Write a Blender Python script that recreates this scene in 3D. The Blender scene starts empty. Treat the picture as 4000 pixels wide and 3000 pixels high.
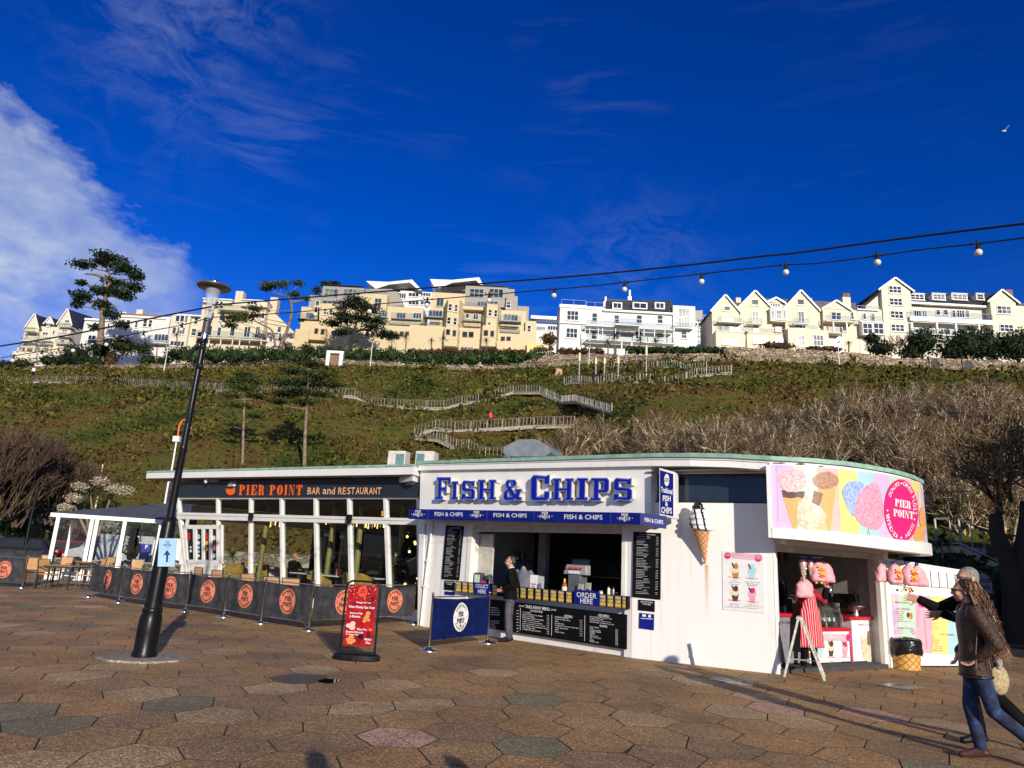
import bpy,bmesh,math,random
import numpy as np
from mathutils import Vector,Matrix,noise
SC=bpy.context.scene
COL=SC.collection
rnd=random.Random(7)
R_=math.radians
# camera
FPX=2773.0;EYE=1.6
ROLL=R_(3.1);PITCH=math.atan(694/FPX)
_fw=Vector((0,math.cos(PITCH),math.sin(PITCH)))
_r0=Vector((1,0,0));_u0=Vector((0,-math.sin(PITCH),math.cos(PITCH)))
_R=_r0*math.cos(ROLL)+_u0*math.sin(ROLL)
_U=_u0*math.cos(ROLL)-_r0*math.sin(ROLL)
C0=Vector((0,0,EYE))
cam=bpy.data.cameras.new('camera');camo=bpy.data.objects.new('camera',cam);COL.objects.link(camo)
camo.matrix_world=Matrix(((_R.x,_U.x,-_fw.x,0),(_R.y,_U.y,-_fw.y,0),(_R.z,_U.z,-_fw.z,EYE),(0,0,0,1)))
cam.sensor_width=36;cam.lens=FPX/4000*36;cam.clip_end=3000;cam.clip_start=.05
SC.camera=camo
# light
SUN_EL=R_(16.0);SUN_AZ=math.atan2(.335,-.942) # azimuth clockwise from +Y
W=bpy.data.worlds.new('World');SC.world=W;W.use_nodes=True
nt=W.node_tree;nt.nodes.clear()
def nn(t,typ,**k):
 n=t.nodes.new(typ)
 for a,b in k.items():
  if a.startswith('i_'):
   n.inputs[int(a[2:]) if a[2:].isdigit() else a[2:].replace('_',' ')].default_value=b
  else:setattr(n,a,b)
 return n
sky=nn(nt,'ShaderNodeTexSky',sky_type='NISHITA',sun_disc=False,sun_elevation=SUN_EL,sun_rotation=SUN_AZ,
altitude=0,air_density=1.0,dust_density=0.0,ozone_density=6.0)
gam=nn(nt,'ShaderNodeGamma',i_1=1.2)
hsv=nn(nt,'ShaderNodeHueSaturation',i_Saturation=1.14,i_Value=.72,i_Hue=.512)
tint=nn(nt,'ShaderNodeMix',data_type='RGBA',blend_type='MULTIPLY');tint.inputs['Factor'].default_value=1;tint.inputs['B'].default_value=(1.0,.80,1.12,1)
nt.links.new(sky.outputs[0],gam.inputs[0]);nt.links.new(gam.outputs[0],hsv.inputs['Color']);nt.links.new(hsv.outputs[0],tint.inputs['A'])
geo=nn(nt,'ShaderNodeTexCoord')
def mth(t,op,a,b=None,c=None):
 n=t.nodes.new('ShaderNodeMath');n.operation=op
 for i,v in enumerate((a,b,c)):
  if v is None:continue
  if isinstance(v,(int,float)):n.inputs[i].default_value=v
  else:t.links.new(v,n.inputs[i])
 return n.outputs[0]
def ramp(t,fac,stops,interp='LINEAR'):
 n=t.nodes.new('ShaderNodeValToRGB');cr=n.color_ramp;cr.interpolation=interp
 while len(cr.elements)<len(stops):cr.elements.new(.5)
 for e,(p,c) in zip(cr.elements,stops):
  e.position=p;e.color=tuple(c)+(1,) if len(c)==3 else c
 t.links.new(fac,n.inputs[0]);return n.outputs[0]
def noi(t,vec,scale,detail=4,rough=.55,dist=0,out='Fac'):
 n=nn(t,'ShaderNodeTexNoise');n.inputs['Scale'].default_value=scale;n.inputs['Detail'].default_value=detail
 n.inputs['Roughness'].default_value=rough;n.inputs['Distortion'].default_value=dist
 if vec is not None:t.links.new(vec,n.inputs['Vector'])
 return n.outputs[out]
sep=nn(nt,'ShaderNodeSeparateXYZ');nt.links.new(geo.outputs['Generated'],sep.inputs[0])
zc=mth(nt,'MAXIMUM',sep.outputs['Z'],.04)
az=mth(nt,'ARCTAN2',sep.outputs['X'],sep.outputs['Y'])
el=mth(nt,'ARCSINE',sep.outputs['Z'])
uvc=nn(nt,'ShaderNodeCombineXYZ');nt.links.new(mth(nt,'MULTIPLY',az,3.0),uvc.inputs[0]);nt.links.new(mth(nt,'MULTIPLY',el,5.0),uvc.inputs[1])
n1=noi(nt,uvc.outputs[0],2.2,9,.62,.3)
n2=noi(nt,uvc.outputs[0],7.0,6,.6,.2)
edge=mth(nt,'SUBTRACT',mth(nt,'MULTIPLY_ADD',az,-.527,.125),el) # >0 inside
edge=mth(nt,'ADD',edge,mth(nt,'MULTIPLY_ADD',n1,.16,-.08))
edge=mth(nt,'ADD',edge,mth(nt,'MULTIPLY_ADD',n2,.05,-.025))
bank=ramp(nt,edge,[(0.0,(0,0,0)),(.035,(.75,.75,.75)),(.22,(1,1,1))])
low=ramp(nt,mth(nt,'ADD',el,mth(nt,'MULTIPLY',n2,.2)),[(.24,(.25,.25,.25)),(.42,(1,1,1))])
lim=ramp(nt,mth(nt,'ADD',az,mth(nt,'MULTIPLY_ADD',n2,.08,1.0)),[(.56,(1,1,1)),(.62,(0,0,0))])
dens=mth(nt,'MULTIPLY',mth(nt,'MULTIPLY',bank,low),lim)
dens=mth(nt,'MULTIPLY',dens,mth(nt,'MULTIPLY_ADD',n2,.9,.22))
mp=nn(nt,'ShaderNodeMapping');mp.inputs['Rotation'].default_value=(0,0,R_(-38));mp.inputs['Scale'].default_value=(1.0,4.5,1)
nt.links.new(uvc.outputs[0],mp.inputs[0])
w1=noi(nt,mp.outputs[0],1.6,8,.6,.6)
w2=noi(nt,uvc.outputs[0],.9,2,.5)
wis=mth(nt,'MULTIPLY',ramp(nt,w1,[(.50,(0,0,0)),(.80,(.55,.55,.55))]),ramp(nt,w2,[(.47,(0,0,0)),(.66,(1,1,1))]))
wis=mth(nt,'MULTIPLY',wis,ramp(nt,az,[(.0,(1,1,1)),(.12,(.6,.6,.6)),(.35,(.25,.25,.25))]))
def blob(a0,e0,ra,re):
 a_=mth(nt,'DIVIDE',mth(nt,'SUBTRACT',az,a0),ra);e_=mth(nt,'DIVIDE',mth(nt,'SUBTRACT',el,e0),re)
 return mth(nt,'POWER',2.718,mth(nt,'MULTIPLY',mth(nt,'ADD',mth(nt,'MULTIPLY',a_,a_),mth(nt,'MULTIPLY',e_,e_)),-1.0))
w3=mth(nt,'ADD',blob(.17,.42,.10,.07),mth(nt,'ADD',blob(-.55,.58,.10,.10),blob(-.48,.66,.12,.06)))
wis=mth(nt,'ADD',wis,mth(nt,'MULTIPLY',w3,ramp(nt,noi(nt,uvc.outputs[0],5.0,8,.68,.8),[(.42,(0,0,0)),(.75,(.55,.55,.55))])))
dens=mth(nt,'MINIMUM',mth(nt,'ADD',dens,mth(nt,'MULTIPLY',wis,.26)),.93)
dens=mth(nt,'MULTIPLY',dens,ramp(nt,sep.outputs['Z'],[(0,(0,0,0)),(.03,(1,1,1))]))
ccol=ramp(nt,n1,[(.3,(3.4,4.2,5.6)),(.7,(5.4,5.9,6.5))])
mx=nn(nt,'ShaderNodeMix',data_type='RGBA')
nt.links.new(dens,mx.inputs['Factor']);nt.links.new(tint.outputs['Result'],mx.inputs['A']);nt.links.new(ccol,mx.inputs['B'])
bg=nn(nt,'ShaderNodeBackground',i_1=.105);nt.links.new(mx.outputs['Result'],bg.inputs[0])
wo=nn(nt,'ShaderNodeOutputWorld');nt.links.new(bg.outputs[0],wo.inputs[0])
sl=bpy.data.lights.new('sun','SUN');sl.energy=5.0;sl.angle=R_(.53);sl.color=(1,.9,.76)
so=bpy.data.objects.new('sun',sl);COL.objects.link(so)
_sd=Vector((math.sin(SUN_AZ)*math.cos(SUN_EL),math.cos(SUN_AZ)*math.cos(SUN_EL),math.sin(SUN_EL)))
so.rotation_euler=_sd.to_track_quat('Z','Y').to_euler();so.location=(5,-20,30)
SC.view_settings.view_transform='Standard';SC.view_settings.look='None'
SC.view_settings.exposure=.22;SC.view_settings.gamma=1;SC.view_settings.use_curve_mapping=False
SC.render.engine='CYCLES'
# measuring helpers: photograph coordinates (4000 x 3000) to places
def ray(x,y):return _fw*FPX+_R*(x-2000)+_U*(1500-y)
def G(x,y,z=0.0):
 d=ray(x,y);t=(z-EYE)/d.z;return C0+d*t
def AY(x,y,Y):
 d=ray(x,y);return C0+d*(Y/d.y)
 # object helpers
def tag(o,label=None,cat=None,group=None,kind=None):
 if label:o['label']=label
 if cat:o['category']=cat
 if group:o['group']=group
 if kind:o['kind']=kind
 return o
def thing(name,label,cat,loc=(0,0,0),rz=0,group=None):
 o=bpy.data.objects.new(name,None);COL.objects.link(o)
 o.location=loc;o.rotation_euler=(0,0,rz);o.empty_display_size=.2
 return tag(o,label,cat,group)
def kids(o):return[c for c in bpy.data.objects if c.parent==o]
_kidcache={}
def copy_tree(o,parent=None,tree=None):
 if tree is None:
  tree={}
  for c in bpy.data.objects:
   if c.parent:tree.setdefault(c.parent.name,[]).append(c)
 c=o.copy();COL.objects.link(c);c.parent=parent
 for ch in tree.get(o.name,[]):copy_tree(ch,c,tree)
 return c
def frame_m(ax,ay,bx,by,off=0):
 d=Vector((bx-ax,by-ay)).normalized();n=Vector((-d.y,d.x))
 return Matrix.Translation((ax+n.x*off,ay+n.y*off,0))@Matrix.Rotation(math.atan2(d.y,d.x),4,'Z')
class Fr:
 """upright wall plane through two ground points; local x along it, y away from the viewer, z up"""
 def __init__(s,a,b):
  s.a=Vector(a[:2]);s.b=Vector(b[:2]);s.e=(s.b-s.a).normalized();s.n=Vector((-s.e.y,s.e.x))
  s.L=(s.b-s.a).length;s.rz=math.atan2(s.e.y,s.e.x);s.loc=(s.a.x,s.a.y,0)
  s.M=Matrix.Translation(s.loc)@Matrix.Rotation(s.rz,4,'Z')
 def uz(s,px,py,off=0):
  d=ray(px,py);a=s.a+s.n*off
  t=(a.dot(s.n))/(d.x*s.n.x+d.y*s.n.y);p=C0+d*t
  return((Vector((p.x,p.y))-a).dot(s.e),p.z)
 def P(s,px,py,off=0):
  u,z=s.uz(px,py,off);return Vector((u,off,z))
 def W(s,u,v,z):return s.M@Vector((u,v,z))
class MB:
 def __init__(s,M=None):s.v=[];s.f=[];s.M=M or Matrix();s.c=[];s.sm=[]
 def add(s,vs,fs,smooth=False):
  n=len(s.v);s.v+=[tuple(s.M@Vector(p)) for p in vs]
  s.f+=[tuple(i+n for i in f) for f in fs];s.sm+=[smooth]*len(fs);return s
 def box(s,x0,y0,z0,x1,y1,z1,M=None,b=0):
  x0,x1=min(x0,x1),max(x0,x1);y0,y1=min(y0,y1),max(y0,y1);z0,z1=min(z0,z1),max(z0,z1)
  vs=[(x0,y0,z0),(x1,y0,z0),(x1,y1,z0),(x0,y1,z0),(x0,y0,z1),(x1,y0,z1),(x1,y1,z1),(x0,y1,z1)]
  if M:vs=[M@Vector(p) for p in vs]
  return s.add(vs,[(0,3,2,1),(4,5,6,7),(0,1,5,4),(1,2,6,5),(2,3,7,6),(3,0,4,7)])
 def prism(s,pts,d):
  """closed polygon pts (3d, ccw) extruded by vector d"""
  n=len(pts);d=Vector(d);P=[Vector(p) for p in pts]
  return s.add(P+[p+d for p in P],[tuple(range(n-1,-1,-1)),tuple(range(n,2*n))]+[(i,(i+1)%n,n+(i+1)%n,n+i) for i in range(n)])
 def poly(s,pts):return s.add(pts,[tuple(range(len(pts)))])
 def tube(s,pts,rad,n=8,cap=True,smooth=True):
  pts=[Vector(p) for p in pts];k=len(pts)
  rs=rad if isinstance(rad,(list,tuple)) else[rad]*k
  vs=[];fs=[];ref=None
  for i in range(k):
   t=(pts[min(i+1,k-1)]-pts[max(i-1,0)])
   t=t.normalized() if t.length>1e-9 else Vector((0,0,1))
   if ref is None or abs(ref.dot(t))>.95:ref=Vector((0,0,1)) if abs(t.z)<.9 else Vector((1,0,0))
   a=t.cross(ref).normalized();bb=a.cross(t).normalized();ref=bb
   for j in range(n):
    q=2*math.pi*j/n;vs.append(pts[i]+(a*math.cos(q)+bb*math.sin(q))*rs[i])
  for i in range(k-1):
   for j in range(n):
    fs.append((i*n+j,i*n+(j+1)%n,(i+1)*n+(j+1)%n,(i+1)*n+j))
  s.add(vs,fs,smooth)
  if cap:
   s.add(vs[:n],[tuple(range(n-1,-1,-1))]);s.add(vs[-n:],[tuple(range(n))])
  return s
 def bar(s,p0,p1,w,h=None):
  h=h or w;p0=Vector(p0);p1=Vector(p1);t=(p1-p0).normalized()
  up=Vector((0,0,1)) if abs(t.z)<.95 else Vector((0,1,0))
  a=t.cross(up).normalized()*w/2;b=a.cross(t).normalized()*h/2
  vs=[p+q for p in(p0,p1) for q in(-a-b,a-b,a+b,-a+b)]
  return s.add(vs,[(0,1,2,3),(7,6,5,4),(0,4,5,1),(1,5,6,2),(2,6,7,3),(3,7,4,0)])
 def lathe(s,prof,n=16,c=(0,0,0),smooth=True,sx=1,sy=1):
  vs=[];fs=[];k=len(prof)
  for r,z in prof:
   for j in range(n):
    q=2*math.pi*j/n;vs.append((c[0]+r*math.cos(q)*sx,c[1]+r*math.sin(q)*sy,c[2]+z))
  for i in range(k-1):
   for j in range(n):fs.append((i*n+j,i*n+(j+1)%n,(i+1)*n+(j+1)%n,(i+1)*n+j))
  s.add(vs,fs,smooth)
  if prof[0][0]>1e-4:s.add(vs[:n],[tuple(range(n-1,-1,-1))])
  if prof[-1][0]>1e-4:s.add(vs[-n:],[tuple(range(n))])
  return s
 def ball(s,c,r,n=12,m=8,smooth=True):
  r=r if isinstance(r,(tuple,list)) else(r,r,r)
  vs=[(c[0],c[1],c[2]-r[2])];fs=[]
  for i in range(1,m):
   a=math.pi*i/m
   for j in range(n):
    q=2*math.pi*j/n
    vs.append((c[0]+r[0]*math.sin(a)*math.cos(q),c[1]+r[1]*math.sin(a)*math.sin(q),c[2]-r[2]*math.cos(a)))
  vs.append((c[0],c[1],c[2]+r[2]))
  for j in range(n):fs.append((0,1+(j+1)%n,1+j));fs.append((len(vs)-1,len(vs)-1-n+j,len(vs)-1-n+(j+1)%n))
  for i in range(m-2):
   for j in range(n):fs.append((1+i*n+j,1+i*n+(j+1)%n,1+(i+1)*n+(j+1)%n,1+(i+1)*n+j))
  return s.add(vs,fs,smooth)
 def disc(s,c,rx,rz,t=.004,n=28):
  """flat ellipse facing -y in the local xz plane, thickness t towards -y"""
  pts=[(c[0]+rx*math.cos(2*math.pi*i/n),c[1],c[2]+rz*math.sin(2*math.pi*i/n)) for i in range(n)]
  return s.prism(pts,(0,-t,0))
 def flat(s,pts,y,t=.003):
  """2d polygon (x,z) as a thin plate facing -y"""
  return s.prism([(p[0],y,p[1]) for p in pts],(0,-t,0))
 def mesh(s,name):
  me=bpy.data.meshes.new(name);me.from_pydata(s.v,[],s.f)
  if any(s.sm):me.polygons.foreach_set('use_smooth',s.sm)
  me.update();return me
def link(name,me,m,parent=None,label=None,loc=None,rz=None,fix=True):
 o=bpy.data.objects.new(name,me);COL.objects.link(o)
 if m is not None:
  me.materials.clear()
  for q in(m if isinstance(m,(list,tuple)) else[m]):me.materials.append(q)
 o.parent=parent
 if loc is not None:o.location=loc
 if rz is not None:o.rotation_euler=(0,0,rz)
 if label:o['label']=label
 return o
def fixn(me):
 b=bmesh.new();b.from_mesh(me);bmesh.ops.recalc_face_normals(b,faces=b.faces);b.to_mesh(me);b.free()
def part(name,mb,m,parent=None,label=None,kind=None,bev=0,loc=None,rz=None,subd=0):
 me=mb.mesh(name)
 if len(me.polygons)<60000:fixn(me)
 o=link(name,me,m,parent,label,loc,rz)
 if kind or(name.endswith('lettering') and parent):o['kind']=kind or 'stuff'
 if bev:
  b=o.modifiers.new('bevel','BEVEL');b.width=bev;b.segments=2;b.limit_method='ANGLE';b.angle_limit=R_(40)
 if subd:
  b=o.modifiers.new('sub','SUBSURF');b.levels=b.render_levels=subd
 return o
def npmesh(name,V,F,m,parent=None,smooth=False):
 """V (n,3) array, F (k,q) array of quads or triangles"""
 V=np.asarray(V,np.float32);F=np.asarray(F,np.int32);q=F.shape[1]
 me=bpy.data.meshes.new(name);me.vertices.add(len(V));me.vertices.foreach_set('co',V.ravel())
 me.loops.add(F.size);me.loops.foreach_set('vertex_index',F.ravel())
 me.polygons.add(len(F));me.polygons.foreach_set('loop_start',np.arange(0,F.size,q,dtype=np.int32))
 me.polygons.foreach_set('loop_total',np.full(len(F),q,np.int32))
 if smooth:me.polygons.foreach_set('use_smooth',np.ones(len(F),bool))
 me.update(calc_edges=True);me.validate()
 return link(name,me,m,parent)
 # materials
def newmat(name):
 m=bpy.data.materials.new(name);m.use_nodes=True;t=m.node_tree
 return m,t,t.nodes['Principled BSDF']
def coords(t,kind='Object'):
 if kind=='World':return nn(t,'ShaderNodeNewGeometry').outputs['Position']
 return nn(t,'ShaderNodeTexCoord').outputs[kind]
def bump(t,b,h,strength=.3,dist=.01):
 n=nn(t,'ShaderNodeBump');n.inputs['Strength'].default_value=strength;n.inputs['Distance'].default_value=dist
 t.links.new(h,n.inputs['Height']);t.links.new(n.outputs[0],b.inputs['Normal'])
_mc={}
def M(name,col=(.5,.5,.5),rough=.6,metal=0,var=.12,ns=6,bmp=0,bs=40,bd=.004,col2=None,spec=.5,sheen=0,emit=0,island=0,cs='Object',trans=0):
 if name in _mc:return _mc[name]
 m,t,b=newmat(name);v=coords(t,cs)
 c2=col2 or tuple(max(0,c*(1-var*2.2)) for c in col);c1=tuple(min(1,c*(1+var)) for c in col)
 f=noi(t,v,ns,5,.6)
 out=ramp(t,f,[(.32,c2),(.68,c1)])
 if island:
  g=nn(t,'ShaderNodeNewGeometry');hs=nn(t,'ShaderNodeHueSaturation')
  t.links.new(mth(t,'MULTIPLY_ADD',g.outputs['Random Per Island'],island*2,1-island),hs.inputs['Value'])
  t.links.new(mth(t,'MULTIPLY_ADD',g.outputs['Random Per Island'],.05,.475),hs.inputs['Hue'])
  t.links.new(out,hs.inputs['Color']);out=hs.outputs[0]
 t.links.new(out,b.inputs['Base Color'])
 b.inputs['Roughness'].default_value=rough;b.inputs['Metallic'].default_value=metal
 b.inputs['Specular IOR Level'].default_value=spec
 if sheen:b.inputs['Sheen Weight'].default_value=sheen
 if emit:t.links.new(out,b.inputs['Emission Color']);b.inputs['Emission Strength'].default_value=emit
 if trans:b.inputs['Transmission Weight'].default_value=trans
 if bmp:bump(t,b,noi(t,v,bs,4,.65),bmp,bd)
 _mc[name]=m;return m
def glassmat(name,tint=(.9,.95,.95),refl=1.0,rough=.0):
 if name in _mc:return _mc[name]
 m=bpy.data.materials.new(name);m.use_nodes=True;t=m.node_tree;t.nodes.clear()
 tr=nn(t,'ShaderNodeBsdfTransparent',i_0=tint+(1,));gl=nn(t,'ShaderNodeBsdfGlossy',i_Roughness=rough)
 lw=nn(t,'ShaderNodeLayerWeight');mxs=nn(t,'ShaderNodeMixShader')
 t.links.new(mth(t,'MULTIPLY',mth(t,'MULTIPLY_ADD',mth(t,'POWER',lw.outputs['Facing'],4.0),.9,.05),refl),mxs.inputs[0])
 t.links.new(tr.outputs[0],mxs.inputs[1]);t.links.new(gl.outputs[0],mxs.inputs[2])
 o=nn(t,'ShaderNodeOutputMaterial');t.links.new(mxs.outputs[0],o.inputs[0]);_mc[name]=m;return m
def wallpaint(name,col,dirt=.5):
 """painted render: faint unevenness, vertical streaks of weathering, fine trowel relief"""
 if name in _mc:return _mc[name]
 m,t,b=newmat(name);v=coords(t,'World')
 mp=nn(t,'ShaderNodeMapping');mp.inputs['Scale'].default_value=(5,5,.35);t.links.new(v,mp.inputs[0])
 st=noi(t,mp.outputs[0],1.3,5,.6);big=noi(t,v,.9,4,.6)
 k=mth(t,'MULTIPLY',ramp(t,st,[(.5,(0,0,0)),(.8,(1,1,1))]),ramp(t,big,[(.4,(0,0,0)),(.7,(1,1,1))]))
 mxn=nn(t,'ShaderNodeMix',data_type='RGBA');t.links.new(mth(t,'MULTIPLY',k,dirt),mxn.inputs['Factor'])
 mxn.inputs['A'].default_value=col+(1,);mxn.inputs['B'].default_value=(col[0]*.62,col[1]*.57,col[2]*.48,1)
 t.links.new(mxn.outputs['Result'],b.inputs['Base Color']);b.inputs['Roughness'].default_value=.55
 bump(t,b,mth(t,'ADD',noi(t,v,14,4,.6),mth(t,'MULTIPLY',noi(t,v,90,2,.5),.3)),.25,.006)
 _mc[name]=m;return m
def brickmat(name,c1,c2,mortar,scale=1.0,bw=.5,rh=.25,bumpd=.02):
 """random rubble: voronoi cells with recessed joints"""
 if name in _mc:return _mc[name]
 m,t,b=newmat(name);v=coords(t,'World')
 mp=nn(t,'ShaderNodeMapping');mp.inputs['Scale'].default_value=(1/bw,1/bw,1/rh);t.links.new(v,mp.inputs[0])
 w=nn(t,'ShaderNodeVectorMath',operation='ADD');nz=nn(t,'ShaderNodeTexNoise');nz.inputs['Scale'].default_value=1.5;t.links.new(mp.outputs[0],nz.inputs['Vector'])
 t.links.new(mp.outputs[0],w.inputs[0]);t.links.new(nz.outputs['Color'],w.inputs[1])
 vo=nn(t,'ShaderNodeTexVoronoi',feature='DISTANCE_TO_EDGE');vo.inputs['Scale'].default_value=scale;t.links.new(w.outputs[0],vo.inputs['Vector'])
 vc=nn(t,'ShaderNodeTexVoronoi',feature='F1');vc.inputs['Scale'].default_value=scale;t.links.new(w.outputs[0],vc.inputs['Vector'])
 sp=nn(t,'ShaderNodeSeparateColor');t.links.new(vc.outputs['Color'],sp.inputs[0])
 cc=ramp(t,mth(t,'ADD',mth(t,'MULTIPLY',sp.outputs[0],.7),mth(t,'MULTIPLY',noi(t,v,1.2,4),.4)),[(.2,c1),(.8,c2)])
 e=ramp(t,vo.outputs['Distance'],[(.02,(0,0,0)),(.10,(1,1,1))])
 mxn=nn(t,'ShaderNodeMix',data_type='RGBA');t.links.new(e,mxn.inputs['Factor']);mxn.inputs['A'].default_value=mortar+(1,);t.links.new(cc,mxn.inputs['B'])
 t.links.new(mxn.outputs['Result'],b.inputs['Base Color']);b.inputs['Roughness'].default_value=.9
 bump(t,b,mth(t,'ADD',e,mth(t,'MULTIPLY',sp.outputs[1],.5)),1.0,bumpd)
 _mc[name]=m;return m
WHITE=wallpaint('white_render',(.73,.72,.69),.85)
WHITEP=M('white_paint',(.70,.69,.66),.4,var=.03,ns=2,bmp=.05)
CREAMW=M('cream_frame',(.76,.74,.66),.4,var=.04,ns=3)
GREEN=M('green_copper_edge',(.25,.42,.33),.6,var=.15,ns=5,bmp=.2)
BLACKM=M('black_metal',(.006,.006,.007),.33,var=.2,ns=8,bmp=.08,bs=25,spec=.22)
BLACKB=M('black_board',(.005,.005,.006),.5,var=.2,spec=.12)
BLACKP=M('black_plastic',(.010,.010,.011),.5,var=.2,ns=9,spec=.2)
STEEL=M('brushed_steel',(.62,.61,.59),.22,1,var=.06,ns=4)
GREYM=M('grey_metal',(.33,.35,.36),.5,.3,var=.1,ns=5)
GALV=M('galvanised_rail',(.27,.27,.255),.5,.2,var=.15,ns=3)
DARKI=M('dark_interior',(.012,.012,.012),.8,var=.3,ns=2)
NAVY=M('navy_sign',(.004,.011,.17),.4,var=.06,ns=3,spec=.2)
NAVYC=M('navy_canvas',(.003,.010,.075),.8,var=.2,ns=6,bmp=.3,bs=120,spec=.1)
ROYAL=M('royal_blue_face',(.003,.008,.30),.35,var=.05,ns=3,spec=.25)
LBLUE=M('pale_blue_trim',(.16,.24,.5),.3,.3,var=.05)
CHARC=M('charcoal_canvas',(.045,.045,.050),.85,var=.25,ns=5,bmp=.35,bs=150,spec=.15)
CORAL=M('coral_print',(.62,.19,.11),.7,var=.10,ns=12)
ORANGE=M('orange_letter',(.85,.13,.01),.4,var=.05)
FASCIA=M('slate_fascia',(.018,.028,.042),.45,var=.12,ns=3)
INK=M('black_ink',(.008,.008,.01),.6,var=.1,spec=.1)
PRINTW=M('white_print',(.68,.68,.66),.55,var=.03)
GOLD=M('gold_print',(.72,.42,.02),.5,var=.08,ns=30)
PINK=M('hot_pink_print',(.66,.015,.16),.45,var=.05)
LPINK=M('pastel_pink',(.62,.36,.44),.45,var=.03)
LILAC=M('pastel_lilac',(.55,.42,.60),.45,var=.03)
MINT=M('pastel_mint',(.42,.60,.46),.45,var=.03)
LEMON=M('pastel_lemon',(.66,.60,.20),.45,var=.03)
SKYB=M('pastel_blue',(.36,.56,.60),.45,var=.03)
PEACH=M('pastel_rose',(.68,.42,.38),.45,var=.03)
RED=M('red_paint',(.50,.012,.03),.35,var=.06)
GLASS=glassmat('window_glass',(.80,.86,.84),1.0)
GLASSC=glassmat('clear_glass',(.88,.93,.92),2.2)
# GROUND
def structure(o):o['kind']='structure';return o
def groundmat(name,a,b_,sc=1.0,w=None):
 m,t,b=newmat(name);v=coords(t,'World')
 c=ramp(t,noi(t,v,.25*sc,6,.65),[(.3,a),(.7,b_)])
 t.links.new(c,b.inputs['Base Color']);b.inputs['Roughness'].default_value=.95;bump(t,b,noi(t,v,60,3),.5,.01);return m
def slabmat(name,base,speck=.5):
 """exposed aggregate concrete: centimetre pebbles, stains"""
 m,t,b=newmat(name);v=coords(t,'World')
 vo=nn(t,'ShaderNodeTexVoronoi');vo.inputs['Scale'].default_value=75;t.links.new(v,vo.inputs['Vector'])
 sp=nn(t,'ShaderNodeSeparateColor');t.links.new(vo.outputs['Color'],sp.inputs[0])
 k=[tuple(c*q for c in base) for q in(.38,.8,1.15,2.3)]
 c=ramp(t,sp.outputs[0],[(.0,k[0]),(.35,k[1]),(.8,k[2]),(1.0,tuple(min(1,x) for x in k[3]))])
 st=ramp(t,noi(t,v,.7,6,.62),[(.25,(.50,.46,.42)),(.42,(.82,.80,.78)),(.62,(1.14,1.13,1.1))])
 g=nn(t,'ShaderNodeNewGeometry');gum=nn(t,'ShaderNodeTexVoronoi');gum.inputs['Scale'].default_value=1.1;t.links.new(v,gum.inputs['Vector'])
 st2=mth(t,'MULTIPLY',mth(t,'MULTIPLY_ADD',g.outputs['Random Per Island'],.22,.88),mth(t,'MULTIPLY_ADD',mth(t,'LESS_THAN',gum.outputs['Distance'],.035),-.45,1.0))
 m3=nn(t,'ShaderNodeMix',data_type='RGBA',blend_type='MULTIPLY');m3.inputs['Factor'].default_value=1;t.links.new(st,m3.inputs['A']);cc=nn(t,'ShaderNodeCombineColor');[t.links.new(st2,cc.inputs[i]) for i in range(3)];t.links.new(cc.outputs[0],m3.inputs['B']);st=m3.outputs['Result']
 mm=nn(t,'ShaderNodeMix',data_type='RGBA',blend_type='MULTIPLY');mm.inputs['Factor'].default_value=1
 t.links.new(c,mm.inputs['A']);t.links.new(st,mm.inputs['B']);t.links.new(mm.outputs['Result'],b.inputs['Base Color'])
 b.inputs['Roughness'].default_value=.8
 bump(t,b,mth(t,'ADD',mth(t,'MULTIPLY',vo.outputs['Distance'],-1.0),noi(t,v,9,3)),.55,.008);return m
gm=groundmat('earth_and_asphalt',(.045,.042,.04),(.06,.057,.053))
mb=MB();mb.add([(-900,-60,-.06),(900,-60,-.06),(900,1500,-.06),(-900,1500,-.06)],[(0,1,2,3)])
structure(part('ground',mb,gm))
pav=structure(part('pavement',MB().box(-45,-6,-.058,24,34,-.007),groundmat('joint_grit',(.016,.012,.009),(.03,.024,.018))))
S_BROWN=[slabmat('aggregate_brown',(.30,.178,.070)),slabmat('aggregate_brown_warm',(.33,.185,.068)),slabmat('aggregate_brown_dull',(.265,.160,.072))]
S_LIGHT=slabmat('aggregate_buff',(.36,.24,.115));S_GREEN=slabmat('aggregate_green',(.185,.155,.082));S_PINK=slabmat('aggregate_pink',(.44,.25,.17))
special=[((1550,2885),S_PINK),((660,2755),S_GREEN),((270,2830),S_GREEN),((2130,2730),S_GREEN),((2150,2910),S_GREEN),((110,2760),S_GREEN),
((860,2800),S_LIGHT),((270,2645),S_LIGHT),((520,2715),S_LIGHT),((1560,2670),S_LIGHT),((1420,2760),S_LIGHT),((700,2500),S_LIGHT),
((3480,2710),S_PINK),((3360,2790),S_PINK),((30,2410),S_PINK),((2780,2770),S_LIGHT),((3050,2740),S_LIGHT),((1250,2960),S_LIGHT),((2900,2900),S_LIGHT)]
special=[(G(*p),m) for p,m in special]
HX,HY=.405,.445
JG=groundmat('slab_edge_grime',(.030,.022,.015),(.05,.036,.025))
def sidem(me,k,base=None):
 me.update();me.polygons.foreach_set('material_index',[(k if abs(p.normal.z)<.8 else(base[i] if base else 0)) for i,p in enumerate(me.polygons)])
def hexv(x,y):
 h=math.sin(round(x*20)*12.9898+round(y*20)*78.233)*43758.5453;h-=math.floor(h)
 g=math.sin(round(x*20)*39.346+round(y*20)*11.135)*24634.6345;g-=math.floor(g)
 return(x+(h-.5)*.11,y+(g-.5)*.11)
cells=[]
ca,sa=math.cos(R_(-3)),math.sin(R_(-3))
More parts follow.
